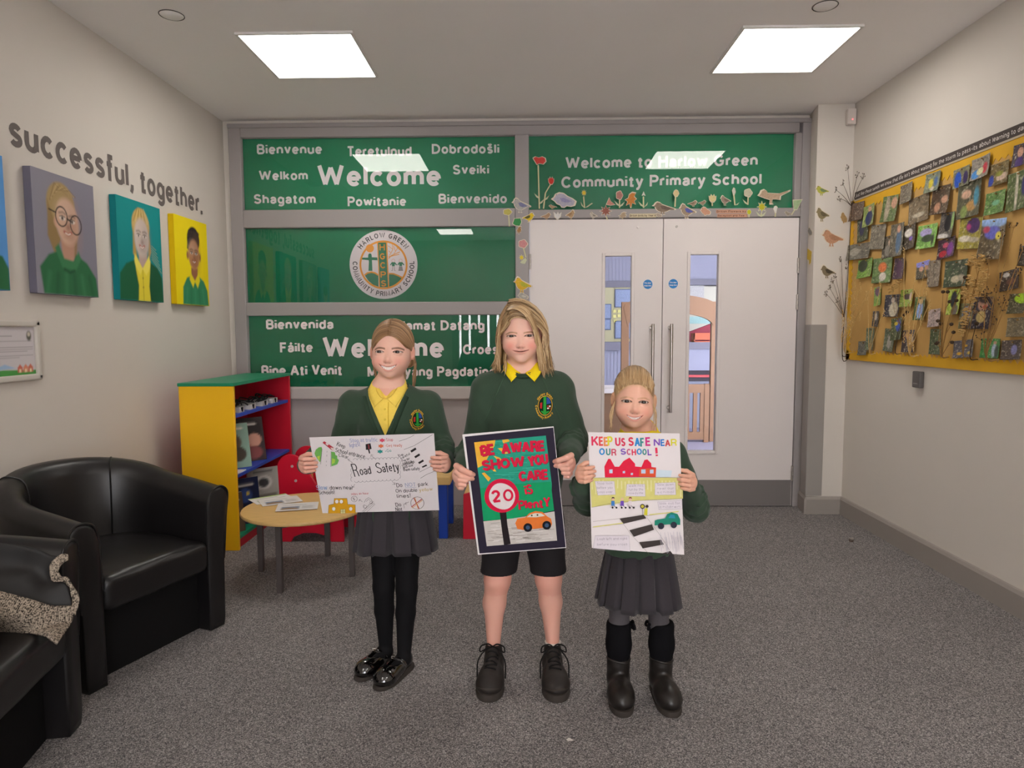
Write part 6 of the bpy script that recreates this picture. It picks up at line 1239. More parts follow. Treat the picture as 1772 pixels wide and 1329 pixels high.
text(st, "Just like these seeds we know that life isn't about waiting for the storm to pass-its about learning to dance in the rain", Vector((-.0185, L2-.062, Hb+.014)), (0, -1, 0), (0, 0, 1), .025, 1.72, pen=.12, m=mat('chalk_white', '#d5cdc6', .8, .2), lift=.0004, N=(-1, 0, 0), jit=.07, gap=.26)
# pinned photographs: crop boxes of the photograph, with what each shows
def photo_paint(seed, bgc, blobs):
    def f(u, v):
        p = Paint(u, v, bgc, 1.2); n = vnoise(u*8+seed, v*10+seed*3, seed)*.5+vnoise(u*24, v*28+seed, seed+1)*.5; p.im *= (.45+1.7*n)[..., None]
        g = np.array(lin('#cfc4ae')); q = (vnoise(u*19+seed*2, v*21, seed+2) > .80)[..., None]; p.im = np.where(q, p.im*.5+g*.5, p.im)
        for x, y, rx, ry, c in blobs: p.ell(x, y, rx, ry, c, soft=.025)
        p.im *= (.7+.6*vnoise(u*20+5, v*22+seed*7, seed+9))[..., None]
        return p.im
    return f
FACE = '#c99a80'
PH = [(215, 470, 275, 550, 'a brown bird nest', '#5a4638', []), (280, 480, 328, 575, 'a child in a navy coat', '#7d8a4e', [(.5, .45, .32, .42, '#23305e'), (.5, .98, .15, .16, FACE)]), (362, 440, 430, 555, 'a smiling face beside birch bark', '#55653c', [(.72, .85, .22, .26, FACE), (.3, .6, .14, .6, '#a89a86')]), (443, 385, 495, 470, 'bare grey twigs', '#6a6054', []), (476, 440, 565, 560, 'a den of sticks', '#6d5f4c', [(.5, .35, .3, .1, '#c2b7a2')]),
 (555, 335, 620, 420, 'children in yellow tabards', '#6b7160', [(.35, .55, .14, .3, '#c9b63e'), (.7, .6, .14, .3, '#4a6aa0'), (.5, .2, .14, .12, '#cdbfae')]), (585, 395, 665, 520, 'muddy hands in the soil', '#4a3a2e', [(.7, .6, .2, .16, FACE), (.35, .3, .16, .2, '#b98a70')]), (680, 312, 752, 398, 'a child in a bright blue coat', '#6f6a50', [(.28, .5, .2, .5, '#2f55b5'), (.75, .5, .16, .4, '#3a2a5c')]), (765, 262, 845, 360, 'a group with a red coat', '#7a7268', [(.72, .5, .16, .3, '#c03a48'), (.25, .3, .2, .25, '#3f84c8'), (.45, .4, .18, .2, '#d5cfa0')]), (843, 290, 927, 388, 'a hand holding a leaf', '#6a5a3a', [(.65, .4, .3, .2, '#d2b8a4'), (.5, .6, .2, .15, '#8a8a3a'), (.12, .3, .12, .3, '#3a4aa0')]),
 (950, 205, 1010, 305, 'a child in purple', '#3a3038', [(.5, .75, .22, .26, FACE), (.5, .2, .3, .3, '#4b2f70')]), (703, 365, 805, 535, 'children round a table', '#4f4c3c', [(.35, .75, .2, .14, '#cfa890'), (.6, .35, .25, .16, '#c0955c'), (.8, .6, .12, .3, '#4f8fa8'), (.3, .2, .14, .2, '#8a9a5a')]), (825, 420, 912, 520, 'green undergrowth', '#5c7a44', [(.5, .6, .2, .14, '#7ab08c')]), (925, 330, 1010, 505, 'a pale tree trunk', '#55603a', [(.45, .6, .07, .7, '#d0c6b2'), (.85, .7, .14, .3, '#3b3570')]),
 (245, 540, 292, 645, 'a child in dark green', '#3f4a34', [(.4, .7, .24, .4, '#2a3050')]), (305, 570, 370, 680, 'grey branches by a pond', '#6d675a', []), (355, 620, 415, 718, 'a child crouching', '#4c463c', [(.6, .8, .18, .2, '#c0a890'), (.4, .4, .2, .3, '#8a8478')]), (402, 565, 460, 712, 'a child in blue jeans', '#5a5446', [(.6, .55, .22, .45, '#54708c'), (.55, 1.0, .14, .14, FACE)]), (455, 568, 510, 680, 'white shapes in the dark', '#3c3428', [(.4, .8, .3, .2, '#ddd6cc'), (.6, .5, .14, .1, '#8a6ad0')]), (522, 570, 608, 675, 'a group on bright grass', '#6f9a4a', [(.4, .8, .3, .22, '#a79cc8'), (.5, .5, .3, .2, '#3a4a34'), (.8, .4, .08, .3, '#28301e')]),
 (620, 515, 682, 630, 'two figures in black', '#4f4a46', [(.5, .7, .24, .4, '#1c1a1e'), (.3, .1, .4, .12, '#cfc8c2'), (.85, .8, .12, .4, '#8fae6a')]), (612, 630, 688, 720, 'a red faced figure', '#3a2430', [(.4, .8, .16, .16, '#c0506a'), (.7, .5, .2, .4, '#7a3a8c'), (.3, .3, .2, .2, '#b02a38')]), (703, 540, 805, 678, 'logs on yellow grass', '#8a7f30', [(.6, .9, .3, .3, '#4a2a60'), (.3, .4, .28, .12, '#d6cbb8'), (.7, .35, .25, .1, '#b8ad98'), (.4, .85, .1, .12, '#b0407a')]), (805, 545, 915, 725, 'children under a blue sky', '#5a4e3a', [(.5, 1.15, .6, .2, '#9dbbe6'), (.45, .8, .3, .2, '#6a6ac0'), (.2, .9, .12, .1, '#c05068'), (.7, .7, .12, .12, '#d8c84a')]),
 (203, 655, 305, 725, 'a ring of stones', '#5f5c52', [(.3, .6, .2, .3, '#a8a294')]), (252, 725, 315, 808, 'a lawn and dark hedge', '#6a8f3c', [(.3, .8, .3, .4, '#2f3a26')]), (315, 720, 400, 832, 'a striped orange cup', '#5c7444', [(.5, .75, .22, .24, '#d9763a'), (.55, .3, .18, .2, '#d8cfc4')]), (415, 720, 460, 815, 'a dark purple coat', '#3f2c38', [(.5, .6, .3, .5, '#4d3048')]), (510, 735, 570, 812, 'two people against the sky', '#4c4636', [(.5, 1.05, .6, .25, '#8f8fd8'), (.35, .7, .16, .18, FACE), (.75, .7, .14, .16, '#b98a70')]), (565, 730, 618, 850, 'tangled pale roots', '#75695a', []),
 (640, 730, 742, 850, 'mallets under dark trees', '#39452e', [(.5, .35, .2, .16, '#c9bda0'), (.75, .4, .16, .14, '#b0a48c')]), (888, 775, 975, 865, 'a dim indoor group', '#3a2f28', [(.35, .95, .16, .14, '#cfc8c0'), (.6, .5, .25, .2, '#6a4a3c')]), (320, 850, 350, 935, 'heather over grass', '#6f8a3c', [(.5, .9, .4, .3, '#6a5066')]), (370, 885, 438, 985, 'a figure in white on black', '#2a2a34', [(.6, .4, .3, .4, '#c6bda6'), (.5, .9, .12, .14, '#cfc0b0')]), (442, 862, 498, 940, 'a group in sunlit grass', '#7d8f38', [(.5, .7, .3, .2, '#4a3a34'), (.8, .7, .12, .3, '#d0b8a8')]),
 (508, 895, 553, 1000, 'a girl in pale blue', '#4a5a34', [(.5, .5, .28, .42, '#8fa6d6'), (.5, .98, .2, .17, '#d9bb84')]), (658, 860, 712, 975, 'lime leaves and a dark coat', '#9fb04a', [(.4, .7, .24, .4, '#2f3034'), (.6, .2, .3, .25, '#6a6258')]), (705, 925, 765, 1040, 'a child in a grey coat', '#6f6a48', [(.45, .7, .3, .4, '#77808c'), (.65, .95, .14, .14, FACE), (.5, .2, .4, .2, '#332c2a')]), (768, 895, 860, 1040, 'a boy eating in front of spots', '#2c2430', [(.45, .9, .24, .24, FACE), (.48, 1.08, .24, .12, '#3a2418'), (.4, .45, .22, .22, '#d8c07a'), (.55, .82, .1, .08, '#c04848')]), (568, 950, 622, 1030, 'pinkish pebbles', '#9a8a86', []),
 (932, 880, 1010, 970, 'a lime green tunnel', '#4a4630', [(.7, .9, .45, .3, '#a8d02a')]), (920, 988, 1010, 1075, 'woodland floor', '#6a6048', []), (313, 960, 340, 1030, 'a narrow figure', '#3a3634', [(.5, .8, .2, .3, '#c8beb4')]), (402, 990, 450, 1090, 'blue coats and yellow leaves', '#4a5230', [(.6, .8, .25, .35, '#2f50b0'), (.4, .9, .16, .1, '#d0b82a')]), (285, 1035, 320, 1135, 'tall mossy bark', '#55604a', []), (250, 1095, 290, 1158, 'small grey ferns', '#5a5a52', []), (368, 1040, 412, 1142, 'a child among ferns', '#525a44', [(.5, .5, .2, .35, '#a09a90')]),
 (450, 1045, 505, 1145, 'a person hugging a dog', '#3c3030', [(.4, .9, .18, .18, FACE), (.7, .6, .2, .3, '#c9c0b4')]), (570, 1040, 620, 1155, 'dense ivy', '#4a563a', []), (680, 1090, 768, 1170, 'yellow flowers on grey', '#56545a', [(.3, .3, .12, .1, '#d8a82a'), (.6, .8, .1, .08, '#d8a82a'), (.8, .3, .1, .1, '#d0b040')]), (803, 1083, 888, 1172, 'a person by a green bush', '#3f7a3c', [(.7, .5, .14, .4, '#a8b4c4'), (.72, .95, .09, .1, FACE), (.85, .4, .12, .4, '#3a4a40')]), (900, 1090, 990, 1178, 'a child by a log pile', '#4a4038', [(.6, .6, .16, .3, '#8a88b8')]), (970, 665, 1010, 755, 'dark bark', '#3a332a', [])]
for i, (x0, y0, x1, y1, what, bgc, bl) in enumerate(PH):
    c = lambda x, y: atx(1390+x/2.605, 170+y/2.605, XR-.023)
    ym, xm = (y0+y1)/2, (x0+x1)/2; ya, yb = c(x0, ym).y, c(x1, ym).y; za, zb_ = c(xm, y1).z, c(xm, y0).z; zm = (za+zb_)/2; w, h = ya-yb, zb_-za
    t = thing('photograph', f'small print of {what}, pinned on the mustard bordered board', 'photograph', (XR-.016, (ya+yb)/2, za), group='photographs pinned on the display board'); rr = random.Random(i); tl = rr.uniform(-.10, .10); cu = .004 if i in (14, 16) else rr.uniform(.004, .016); ex = .006 if i in (1, 17) else 0.
    def place(u, v, w=w, h=h, tl=tl, cu=cu, ex=ex): Y = -(u-.5)*w; Z = (v-.5)*h; X = -(.0035+ex+.0012*(i % 4)+cu*((1-v)**2)*.9+cu*.5*(u-.5)**2*4); return X, Y*math.cos(tl)-Z*math.sin(tl), Z*math.cos(tl)+Y*math.sin(tl)+h/2
    o = painted('print', 34, 40, place, photo_paint(i+3, bgc, bl), vmat('photo_gloss', .35, .4), t); s = o.modifiers.new('solid', 'SOLIDIFY'); s.thickness = .0008
    MB().tube([(-.0010 if zb_ > BZ1-.09 else .0014, 0, h-.012), (-.013, 0, h-.010)], .0035, 8).build('pin', mat('brass_pin', '#8a6a3a', .4, .5), t)
# dried stems fixed over the board
M_stem = mat('dried_stem', '#9a7748', .85, .15, noise=.2, nscale=60); M_seed = mat('dried_seed', '#cdab70', .9, .1, noise=.2, nscale=90); M_dark2 = mat('dark_seedhead', '#4a3c30', .9, .1)
def dried(label, base, tips, heads, seed, mst=M_stem, r=.0018, branch=0, grp='dried stems on the display board', plane=None, dep=.058, fork=None):
    def pl(x, y): p = atx(x, y, XR-dep); yc = YP-.03-(dep-.058)*2; return p if p.y < yc else aty(x, y, yc)   # past the corner the stems stand in front of the pier
    b = atx(*base, XR-.0166); t = thing('dried_plant', label, 'dried plant', b, group=grp); rr = random.Random(seed); mb = MB(); hd = MB(); hb = 0
    nrm = Vector((-1, 0, 0)) if plane is None else Vector((0, -1, 0))
    def seedhead(p, kind):
        if kind == 'ear':
            for k in range(9): q = p+Vector((-.004*rr.random(), rr.uniform(-.006, .006), -.007*k)); hd.tube([q, q+Vector((0, rr.choice((-1, 1))*.005, .007))], [.003, .001], 5)
        elif kind == 'ball': hd.lathe([(.001, -.009), (.008, -.006), (.010, 0), (.008, .006), (.001, .009)], p, 8)
        elif kind == 'spray':
            for k in range(7):
                a = rr.uniform(0, 6.28); q = p+Vector((rr.uniform(-.006, .0), math.cos(a)*.022, math.sin(a)*.018)) if plane is None else p+Vector((math.cos(a)*.022, rr.uniform(-.006, 0), math.sin(a)*.018)); mb.tube([p-Vector((0, 0, .012)), q], .0007, 4); hd.lathe([(.0005, -.004), (.0032, 0), (.0005, .004)], q, 6)
        elif kind == 'flower':
            for k in range(14): a = rr.uniform(0, 6.28); rad = rr.uniform(.004, .03); q = p+Vector((rr.uniform(-.012, -.002), math.cos(a)*rad, math.sin(a)*rad)); hd.lathe([(.0008, -.004), (.007, -.002), (.009, .002), (.001, .004)], q, 7)
    if fork:    # one main stem, its side stems leave it at the fork
        e = pl(*fork)-b; lf = e*.03; lf.x = e.x*.9; c = catmull([(0, 0, 0), tuple(lf), tuple(e*.55+Vector((e.x*.4, rr.uniform(-.008, .008), 0))), tuple(e)], 6); mb.tube(c, [r*(1.25-.35*k/(len(c)-1)) for k in range(len(c))], 6); fk = e
    for i, tp in enumerate(tips):
        e = pl(*tp)-b
        if fork:
            c = catmull([tuple(fk), tuple(fk.lerp(e, .5)+Vector((-.003, 0, .012))), tuple(e)], 6); mb.tube(c, [r*(.85-.45*k/(len(c)-1)) for k in range(len(c))], 5); seedhead(e, heads); continue
        m1 = e*.5+Vector((-.006, rr.uniform(-.02, .02), 0)) if plane is None else e*.5+Vector((rr.uniform(-.01, .01), -.006, 0)); lf = e*.03; lf.x = e.x*.9; c = catmull([(0, 0, 0), tuple(lf), tuple(m1+Vector((e.x*.5, 0, 0))), tuple(e)], 6); mb.tube(c, [r*(1.2-.7*k/(len(c)-1)) for k in range(len(c))], 5)
        seedhead(e, heads)
        for k in range(branch):
            q = Vector(c[int(len(c)*(.45+.5*rr.random()))-1]); d = Vector((-.008, rr.uniform(-.06, .06), rr.uniform(.02, .08))); d.y = min(d.y, YP-.034-b.y-q.y); mb.tube([q, q+d*.6, q+d], [r*.6, r*.5, r*.3], 4); seedhead(q+d, heads)
    mb.build('stem', mst, t, True)
    if hd.v: props(hd.build('seed_heads', M_seed if heads in ('ear', 'flower') else M_dark2, t, True), kind='stuff')
    return t
dried('tall dark umbel stem rising past the charcoal title strip', (1470, 621), [(1484, 302), (1494, 305), (1467, 290), (1458, 316), (1446, 328), (1453, 344)], 'spray', 1, M_dark2, .0024, dep=.074, fork=(1474, 357))
dried('dark branching stem with seed sprays at the corner of the board', (1467, 616), [(1430, 508), (1446, 478), (1456, 448), (1466, 461), (1436, 498), (1441, 485), (1450, 520)], 'spray', 2, M_dark2, .0022, dep=.058, fork=(1461, 550))
dried('bunch of feathery pale grasses at the end of the board', (1478, 610), [(1470, 500), (1480, 478), (1490, 490), (1500, 505), (1508, 498), (1485, 520)], 'ear', 3, M_seed, .0018, 4, dep=.094)
dried('pair of straight wheat stalks', (1515, 612), [(1502, 505), (1524, 490), (1530, 535)], 'ear', 4, M_seed, .0022)
dried('dark poppy stem with a round head', (1560, 612), [(1570, 540), (1565, 545)], 'ball', 5, M_dark2, .002)
dried('bundle of tangled straw stems tied at the foot', (1590, 615), [(1565, 430), (1585, 470), (1602, 460), (1600, 500), (1578, 540), (1610, 520)], 'ear', 6, M_seed, .0022, 2, dep=.074)
dried('fan of brown stalks next to the straw bundle', (1642, 618), [(1632, 505), (1655, 520), (1650, 575), (1640, 505), (1628, 560), (1670, 480)], 'ball', 7, M_stem, .0026, 1)
dried('large pale dried hydrangea bloom', (1680, 617), [(1695, 460), (1705, 475), (1690, 490), (1682, 455), (1700, 448)], 'flower', 8, M_stem, .0022, 2, dep=.062)
dried('single thick upright dark stalk', (1692, 622), [(1690, 560)], 'ball', 9, M_dark2, .0026)
dried('spreading dark twig across the board', (1733, 622), [(1712, 450), (1735, 405), (1755, 390), (1762, 470), (1728, 500), (1770, 430)], 'spray', 10, M_stem, .0026, 2, dep=.098)
dried('small pale flower spray among the photographs', (1568, 562), [(1550, 495), (1556, 490), (1545, 502)], 'flower', 11, M_stem, .0012)
# wall boxes
p = right(1473, 205); t = thing('alarm_sensor', 'white wall mounted alarm sensor with a red light', 'sensor', (2.205, YP-.0, p.z-.045)); bevel(MB().box((-.032, -.042, -.02), (.026, 0, .085)).build('sensor_body', mat('white_plastic', '#d6cdc6', .4, .4), t), .008, 3); MB().tube([(-.002, -.042, .012), (-.002, -.0445, .012)], .005, 10).build('red_light', emit('red_led', '#ff3040', 2.), t)
p = right(1593, 657); t = thing('wall_switch', 'small dark grey box on the wall under the board', 'wall box', (XR, p.y, p.z-.045)); bevel(MB().box((-.028, -.036, 0), (0, .036, .092)).build('box_body', mat('dark_grey_plastic', '#5a5553', .45, .4), t), .005); MB().box((-.0295, -.02, .02), (-.028, .02, .026)).build('label_line', mat('grey_plastic_line', '#8a8583', .5, .3), t)  # grey switch box on the side wall
# rims of the recessed downlights
for lab, px, py in (('round flush ceiling fitting over the portraits', 297, 26), ('round flush ceiling fitting over the display board', 1428, 10)):
    p = atz(px, py, ZC); t = thing('ceiling_fitting', lab, 'ceiling fitting', (p.x, p.y, ZC)); MB().lathe([(.001, -.004), (.048, -.005), (.055, 0)], n=28).build('cover', M_ceil, t, True); MB().tube([(.056*math.cos(a), .056*math.sin(a), -.001) for a in np.linspace(0, 2*PI, 29)], .0022, 6).build('rim', mat('dark_rim', '#4a4542', .6, .3), t)
p = atz(1473, 937); t = thing('floor_tin', 'small round silver tin lid standing on the carpet', 'tin', (p.x, p.y, 0)); MB().lathe([(.012, 0), (.0135, .002), (.0135, .012)], n=18).build('tin_side', mat('brown_tin', '#6a5a50', .5, .4), t, True); MB().lathe([(.014, .012), (.0145, .018), (.013, .020), (.001, .020)], n=18).build('tin_lid', M_steel, t, True)
p = atz(987, 1281); t = thing('paper_scrap', 'torn white paper scrap on the carpet', 'paper scrap', (p.x, p.y, .001)); MB().add([(-.014, .002, 0), (-.004, .008, .003), (.012, -.002, .001), (.004, -.008, .002), (-.008, -.005, .0)], [(0, 1, 4), (1, 3, 4), (1, 2, 3)]).build('paper', mat('scrap_white', '#d8d2cc', .8, .2), t)
# ================================================================== PAPER BIRDS AND FLOWERS ROUND THE DOORS
BIRD = [(0, .62), (.08, .70), (.12, .82), (.22, .92), (.34, .86), (.42, .74), (.62, .62), (.82, .52), (1, .42), (.98, .34), (.78, .34), (.62, .22), (.52, .18), (.53, .06), (.56, .02), (.46, .02), (.47, .17), (.41, .17), (.41, .06), (.44, .02), (.33, .02), (.36, .18), (.22, .28), (.14, .42), (.11, .56)]
WING = [(.34, .60), (.50, .62), (.72, .48), (.80, .40), (.58, .34), (.42, .40)]
PLUMP = [(0, .55), (.10, .66), (.16, .84), (.32, .95), (.50, .90), (.66, .72), (.84, .60), (1, .42), (.94, .16), (.78, .10), (.62, .14), (.52, .04), (.40, .06), (.36, .18), (.22, .26), (.13, .42)]
LONG = [(0, .58), (.06, .72), (.10, .92), (.20, 1.), (.28, .90), (.30, .76), (.66, .72), (1, .96), (1, .86), (.72, .56), (.70, .30), (.58, .34), (.46, .34), (.44, .10), (.50, .02), (.36, .02), (.38, .30), (.22, .40), (.12, .48)]
LEAFY = [(.45, 0), (.40, .25), (.10, .12), (.22, .38), (0, .50), (.28, .62), (.35, .85), (.62, 1), (.95, .95), (.80, .72), (1, .55), (.80, .42), (.92, .20), (.62, .28), (.55, 0)]
ROUNDISH = [(.5+.5*math.cos(a)*(1+.08*math.cos(5*a)), .5+.5*math.sin(a)*(1+.08*math.cos(5*a))) for a in np.linspace(0, 2*PI, 26)[:-1]]
TULIP = [(.3, 0), (.05, .3), (.0, .8), (.18, .7), (.3, 1), (.5, .75), (.7, 1), (.82, .7), (1, .8), (.95, .3), (.7, 0)]
STAR = [(.5+(.5 if i % 2 == 0 else .25)*math.cos(i*PI/8), .5+(.5 if i % 2 == 0 else .25)*math.sin(i*PI/8)) for i in range(16)]
FRONT = lambda x, y: aty(x, y, D-.0586)
PIER = lambda x, y: aty(x, y, YP+.0005)
def cut(name, label, box, shape, paper, fill, cs=3.055, org=(860, 200), plane=FRONT, flip=False, wing=None, eye=False, stem=None, leaves=None, N=(0, -1, 0), legs=None, beak=None):
    x0, y0, x1, y1 = box; px = lambda x, y: plane(org[0]+x/cs, org[1]+y/cs); c = px((x0+x1)/2, y1); t = thing(name, label, 'paper bird' if 'bird' in name else 'paper flower' if 'flower' in name else 'paper cutout', c, group='paper cutouts round the doors')
    Nv = Vector(N)
    def loc(u, v): u = 1-u if flip else u; return px(x0+(x1-x0)*u, y1-(y1-y0)*v)-c
    M1 = mat('paper_'+paper.strip('#'), paper, .75, .2); M2 = mat('crayon_'+fill.strip('#'), fill, .75, .2, noise=.18, nscale=120)
    def slab(n, pts, m, lift, th=.0012, par=t):
        P = [loc(*p) if not isinstance(p, Vector) else p for p in pts]; P = P if sum((P[i]-P[0]).cross(P[(i+1) % len(P)]-P[0]).dot(Nv) for i in range(len(P))) > 0 else P[::-1]
        k = len(P); A = [p+Nv*lift for p in P]; B = [p+Nv*(lift+th) for p in P]; return MB().add(A+B, [tuple(range(k-1, -1, -1)), tuple(range(k, 2*k))]+[(i, (i+1) % k, k+(i+1) % k, k+i) for i in range(k)]).build(n, m, par)
    slab('paper', shape, M1, .0006); cx = sum(p[0] for p in shape)/len(shape); cy = sum(p[1] for p in shape)/len(shape)
    slab('colouring', [(cx+(p[0]-cx)*.86, cy+(p[1]-cy)*.86) for p in shape], M2, .0018, .0003)
    if wing: slab('wing', WING, mat('crayon_'+wing.strip('#'), wing, .75, .2, noise=.2, nscale=150), .0022, .0004)
    if eye: q = loc(.21, .80); MB().tube([q+Nv*.0022, q+Nv*.0028], .0028, 8).build('eye', mat('crayon_black', '#221d1c', .7, .2), t)
    if stem:
        pts = [px(*p)-c for p in stem]; mb = MB(); sd = Vector((1, 0, 0)) if abs(N[1]) > .5 else Vector((0, 1, 0)); w = .0045
        for i in range(len(pts)-1): a, b = pts[i], pts[i+1]; mb.add([a-sd*w+Nv*.0004, a+sd*w+Nv*.0004, b+sd*w+Nv*.0004, b-sd*w+Nv*.0004, a-sd*w+Nv*.0014, a+sd*w+Nv*.0014, b+sd*w+Nv*.0014, b-sd*w+Nv*.0014], [(4, 5, 6, 7), (0, 3, 2, 1), (0, 4, 7, 3), (1, 2, 6, 5), (0, 1, 5, 4), (2, 3, 7, 6)])
        mb.build('stem', mat('paper_stem', '#c9c39a', .75, .2), t)
    for lf in (leaves or []): slab('leaf', [px(*p)-c for p in lf], mat('paper_leaf', '#c2c4a4', .75, .2), .001, .0012)
B, Fl, P_ = 'paper_bird', 'paper_flower', '#d5c8b4'
lv = lambda x, y, s: [(x, y), (x-s*4, y-10), (x-s*26, y-28), (x-s*30, y-34), (x-s*16, y-8)]
cut(Fl, 'tall red paper poppy on the green panel', (187, 215, 262, 262), [(0, .8), (.2, 1), (.45, .85), (.7, 1), (.95, .8), (1, .4), (.8, .05), (.5, .15), (.3, 0), (.15, .4)], P_, '#c4453f', stem=[(218, 262), (224, 492)], leaves=[lv(224, 440, 1), lv(223, 470, -1)])
cut(Fl, 'red paper tulip with a bent stem', (270, 322, 303, 366), TULIP, P_, '#c23a30', stem=[(282, 366), (256, 410), (246, 492)], leaves=[lv(250, 450, -1)])
cut(B, 'large lilac grey paper bird under the word Community', (285, 400, 422, 492), PLUMP, P_, '#a8a4b2', wing='#8a87a8', eye=True)
cut(B, 'tiny tan paper chick beside the large lilac bird', (272, 468, 318, 494), BIRD, P_, '#a98f70', eye=True)
cut(Fl, 'yellow paper daffodil with two white leaves', (444, 390, 476, 428), STAR, P_, '#d8bc3c', stem=[(458, 428), (463, 488)], leaves=[[(462, 488), (442, 456), (448, 478)], [(464, 488), (500, 462), (508, 464), (480, 484)]])
cut(B, 'pink triangular paper bird above the red leafed flower', (575, 432, 626, 476), [(0, .1), (.35, 1), (.55, .5), (1, .1), (.5, 0)], P_, '#b98274')
cut(Fl, 'dusky pink paper thistle next to the oak leaf', (628, 397, 666, 446), ROUNDISH, P_, '#a8766c', stem=[(648, 446), (648, 488)], leaves=[lv(648, 480, 1), lv(648, 484, -1)])
cut('paper_leaf', 'orange paper oak leaf on the door head', (674, 402, 740, 488), LEAFY, P_, '#bf7c3f')
cut(Fl, 'white paper snowdrop with a pointed head', (764, 400, 786, 428), [(0, .1), (.5, 1), (1, .1), (.5, .25)], P_, '#cfccc6', stem=[(774, 428), (775, 488)], leaves=[lv(775, 484, 1), [(776, 486), (798, 456), (794, 474)]])
cut(B, 'big grey brown paper bird standing over the door gap', (818, 447, 948, 526), BIRD, P_, '#857465', wing='#6c5d52', eye=True)
cut(Fl, 'single pale yellow paper tulip on a plain stalk', (930, 390, 964, 430), [(.3, 0), (0, .45), (.2, .85), (.5, 1), (.8, .85), (1, .45), (.7, 0)], P_, '#cdb98a', stem=[(944, 430), (941, 482)])
cut(B, 'paper bird with a blue wing bar', (960, 455, 1056, 546), BIRD, P_, '#9a8672', wing='#5a5fa0', eye=True)
cut(B, 'brown paper sparrow landing behind the blue winged bird', (1006, 444, 1062, 482), BIRD, P_, '#94806b', wing='#7c6a58', flip=True)
cut(B, 'brown paper sparrow perched beside the landing one', (1062, 444, 1108, 476), BIRD, P_, '#8d7964', flip=True)
cut(B, 'plump pink paper robin next to the caption', (1072, 478, 1132, 532), PLUMP, P_, '#c08f76', eye=True)
cut(Fl, 'cream paper tulip with notched petals', (1119, 414, 1160, 460), TULIP, P_, '#cdbd8a', stem=[(1138, 460), (1138, 478)])
cut(B, 'grey brown paper sparrow in profile', (1178, 415, 1238, 476), BIRD, P_, '#8f7d70', wing='#75655a')
cut(Fl, 'thin white paper crocus', (1242, 380, 1262, 420), [(.3, 0), (0, .6), (.4, 1), (.8, .9), (1, .4), (.7, 0)], P_, '#c3bfb4', stem=[(1252, 420), (1258, 474)], leaves=[[(1258, 474), (1282, 458), (1272, 472)]])
cut(Fl, 'round pale grey paper flower', (1305, 386, 1350, 432), ROUNDISH, P_, '#b9b59c', stem=[(1328, 432), (1326, 472)], leaves=[lv(1326, 472, 1)])
cut(B, 'tan paper magpie with a long straight tail', (1375, 388, 1552, 472), LONG, P_, '#b39b82')
cut(Fl, 'yellow green paper sunflower with a white rim', (1372, 450, 1428, 516), STAR, '#d8d4cc', '#b5b02c', stem=[(1398, 514), (1396, 536)], leaves=[lv(1396, 536, 1), lv(1396, 536, -1)])
cut('paper_leaf', 'pale green fan shaped paper leaf on the frame corner', (1556, 442, 1616, 500), [(.1, .95), (1, 1), (.5, .0), (.2, 0)], P_, '#9fb48a', stem=[(1574, 498), (1556, 526)])
cut(Fl, 'small white paper hyacinth', (1460, 476, 1484, 516), [(.3, 0), (.2, .3), (0, .55), (.2, .9), (.6, 1), (1, .8), (.8, .45), (.7, 0)], P_, '#d5d1ca', stem=[(1472, 514), (1470, 536)])
cut(Fl, 'tiny lime green paper flower on the door head', (1321, 496, 1344, 524), ROUNDISH, '#c9d0a0', '#b8b82a', stem=[(1332, 522), (1332, 538)])
cut(B, 'small grey paper wren at the frame corner', (1518, 502, 1562, 532), BIRD, P_, '#94897c', eye=True)
cut(B, 'little brown paper bird first along the door head', (230, 508, 288, 552), BIRD, P_, '#a58468', flip=True, eye=True)
cut(Fl, 'pair of white paper leaves on the door head', (298, 508, 342, 554), [(.5, 0), (.1, .4), (0, 1), (.4, .7), (.55, 1), (.7, .7), (1, .95), (.9, .4)], P_, '#d2cdca')
cut(B, 'tan paper thrush looking over its shoulder', (362, 490, 414, 552), BIRD, P_, '#b0906e', flip=True, wing='#987a5a')
cut(B, 'white paper wagtail on the door head', (490, 505, 532, 549), BIRD, P_, '#b5ab9e', wing='#8a8278', eye=True)
cut(Fl, 'dark red paper dahlia on the door head', (540, 472, 610, 538), STAR, P_, '#8f5a4e', stem=[(578, 534), (584, 552)])
cut('paper_leaf', 'crumpled tan paper leaf next to the birds caption', (640, 508, 688, 550), LEAFY, P_, '#a69078')
cut(B, 'small plain paper bird next to the tan leaf', (836, 512, 874, 540), PLUMP, P_, '#a8988a')
cut(B, 'grey blue paper bird on the mullion', (76, 425, 182, 516), BIRD, P_, '#a9a5a2', wing='#7c7c9c', eye=True)
cut(Fl, 'yellow green oval paper flower left of the mullion', (32, 492, 80, 528), ROUNDISH, P_, '#b3a858', stem=[(62, 526), (66, 586)])
cut(B, 'yellow paper great tit with a black cap', (130, 505, 202, 566), BIRD, P_, '#d8b82e', flip=True, wing='#5a5a34', eye=True)
cut('paper_leaf', 'dark green square paper leaf', (80, 540, 132, 586), [(0, .3), (.2, .95), (.9, 1), (1, .5), (.8, 0), (.3, .05)], P_, '#3f8a50')
cut('paper_leaf', 'brown paper leaf hanging under the green one', (100, 584, 132, 628), LEAFY, P_, '#a07850')
cut(Fl, 'pink paper rose on the mullion', (112, 655, 163, 702), ROUNDISH, P_, '#c98a8a', stem=[(140, 700), (153, 750)])
cut(Fl, 'yellow paper primrose with a grey leaf', (114, 733, 146, 768), STAR, P_, '#d5bf35', leaves=[[(122, 776), (150, 752), (158, 764), (148, 784), (132, 782)]])
cut(B, 'yellow and orange paper bird beside the door hinge', (85, 840, 190, 942), BIRD, P_, '#d6ac38', wing='#b4b040', eye=True)
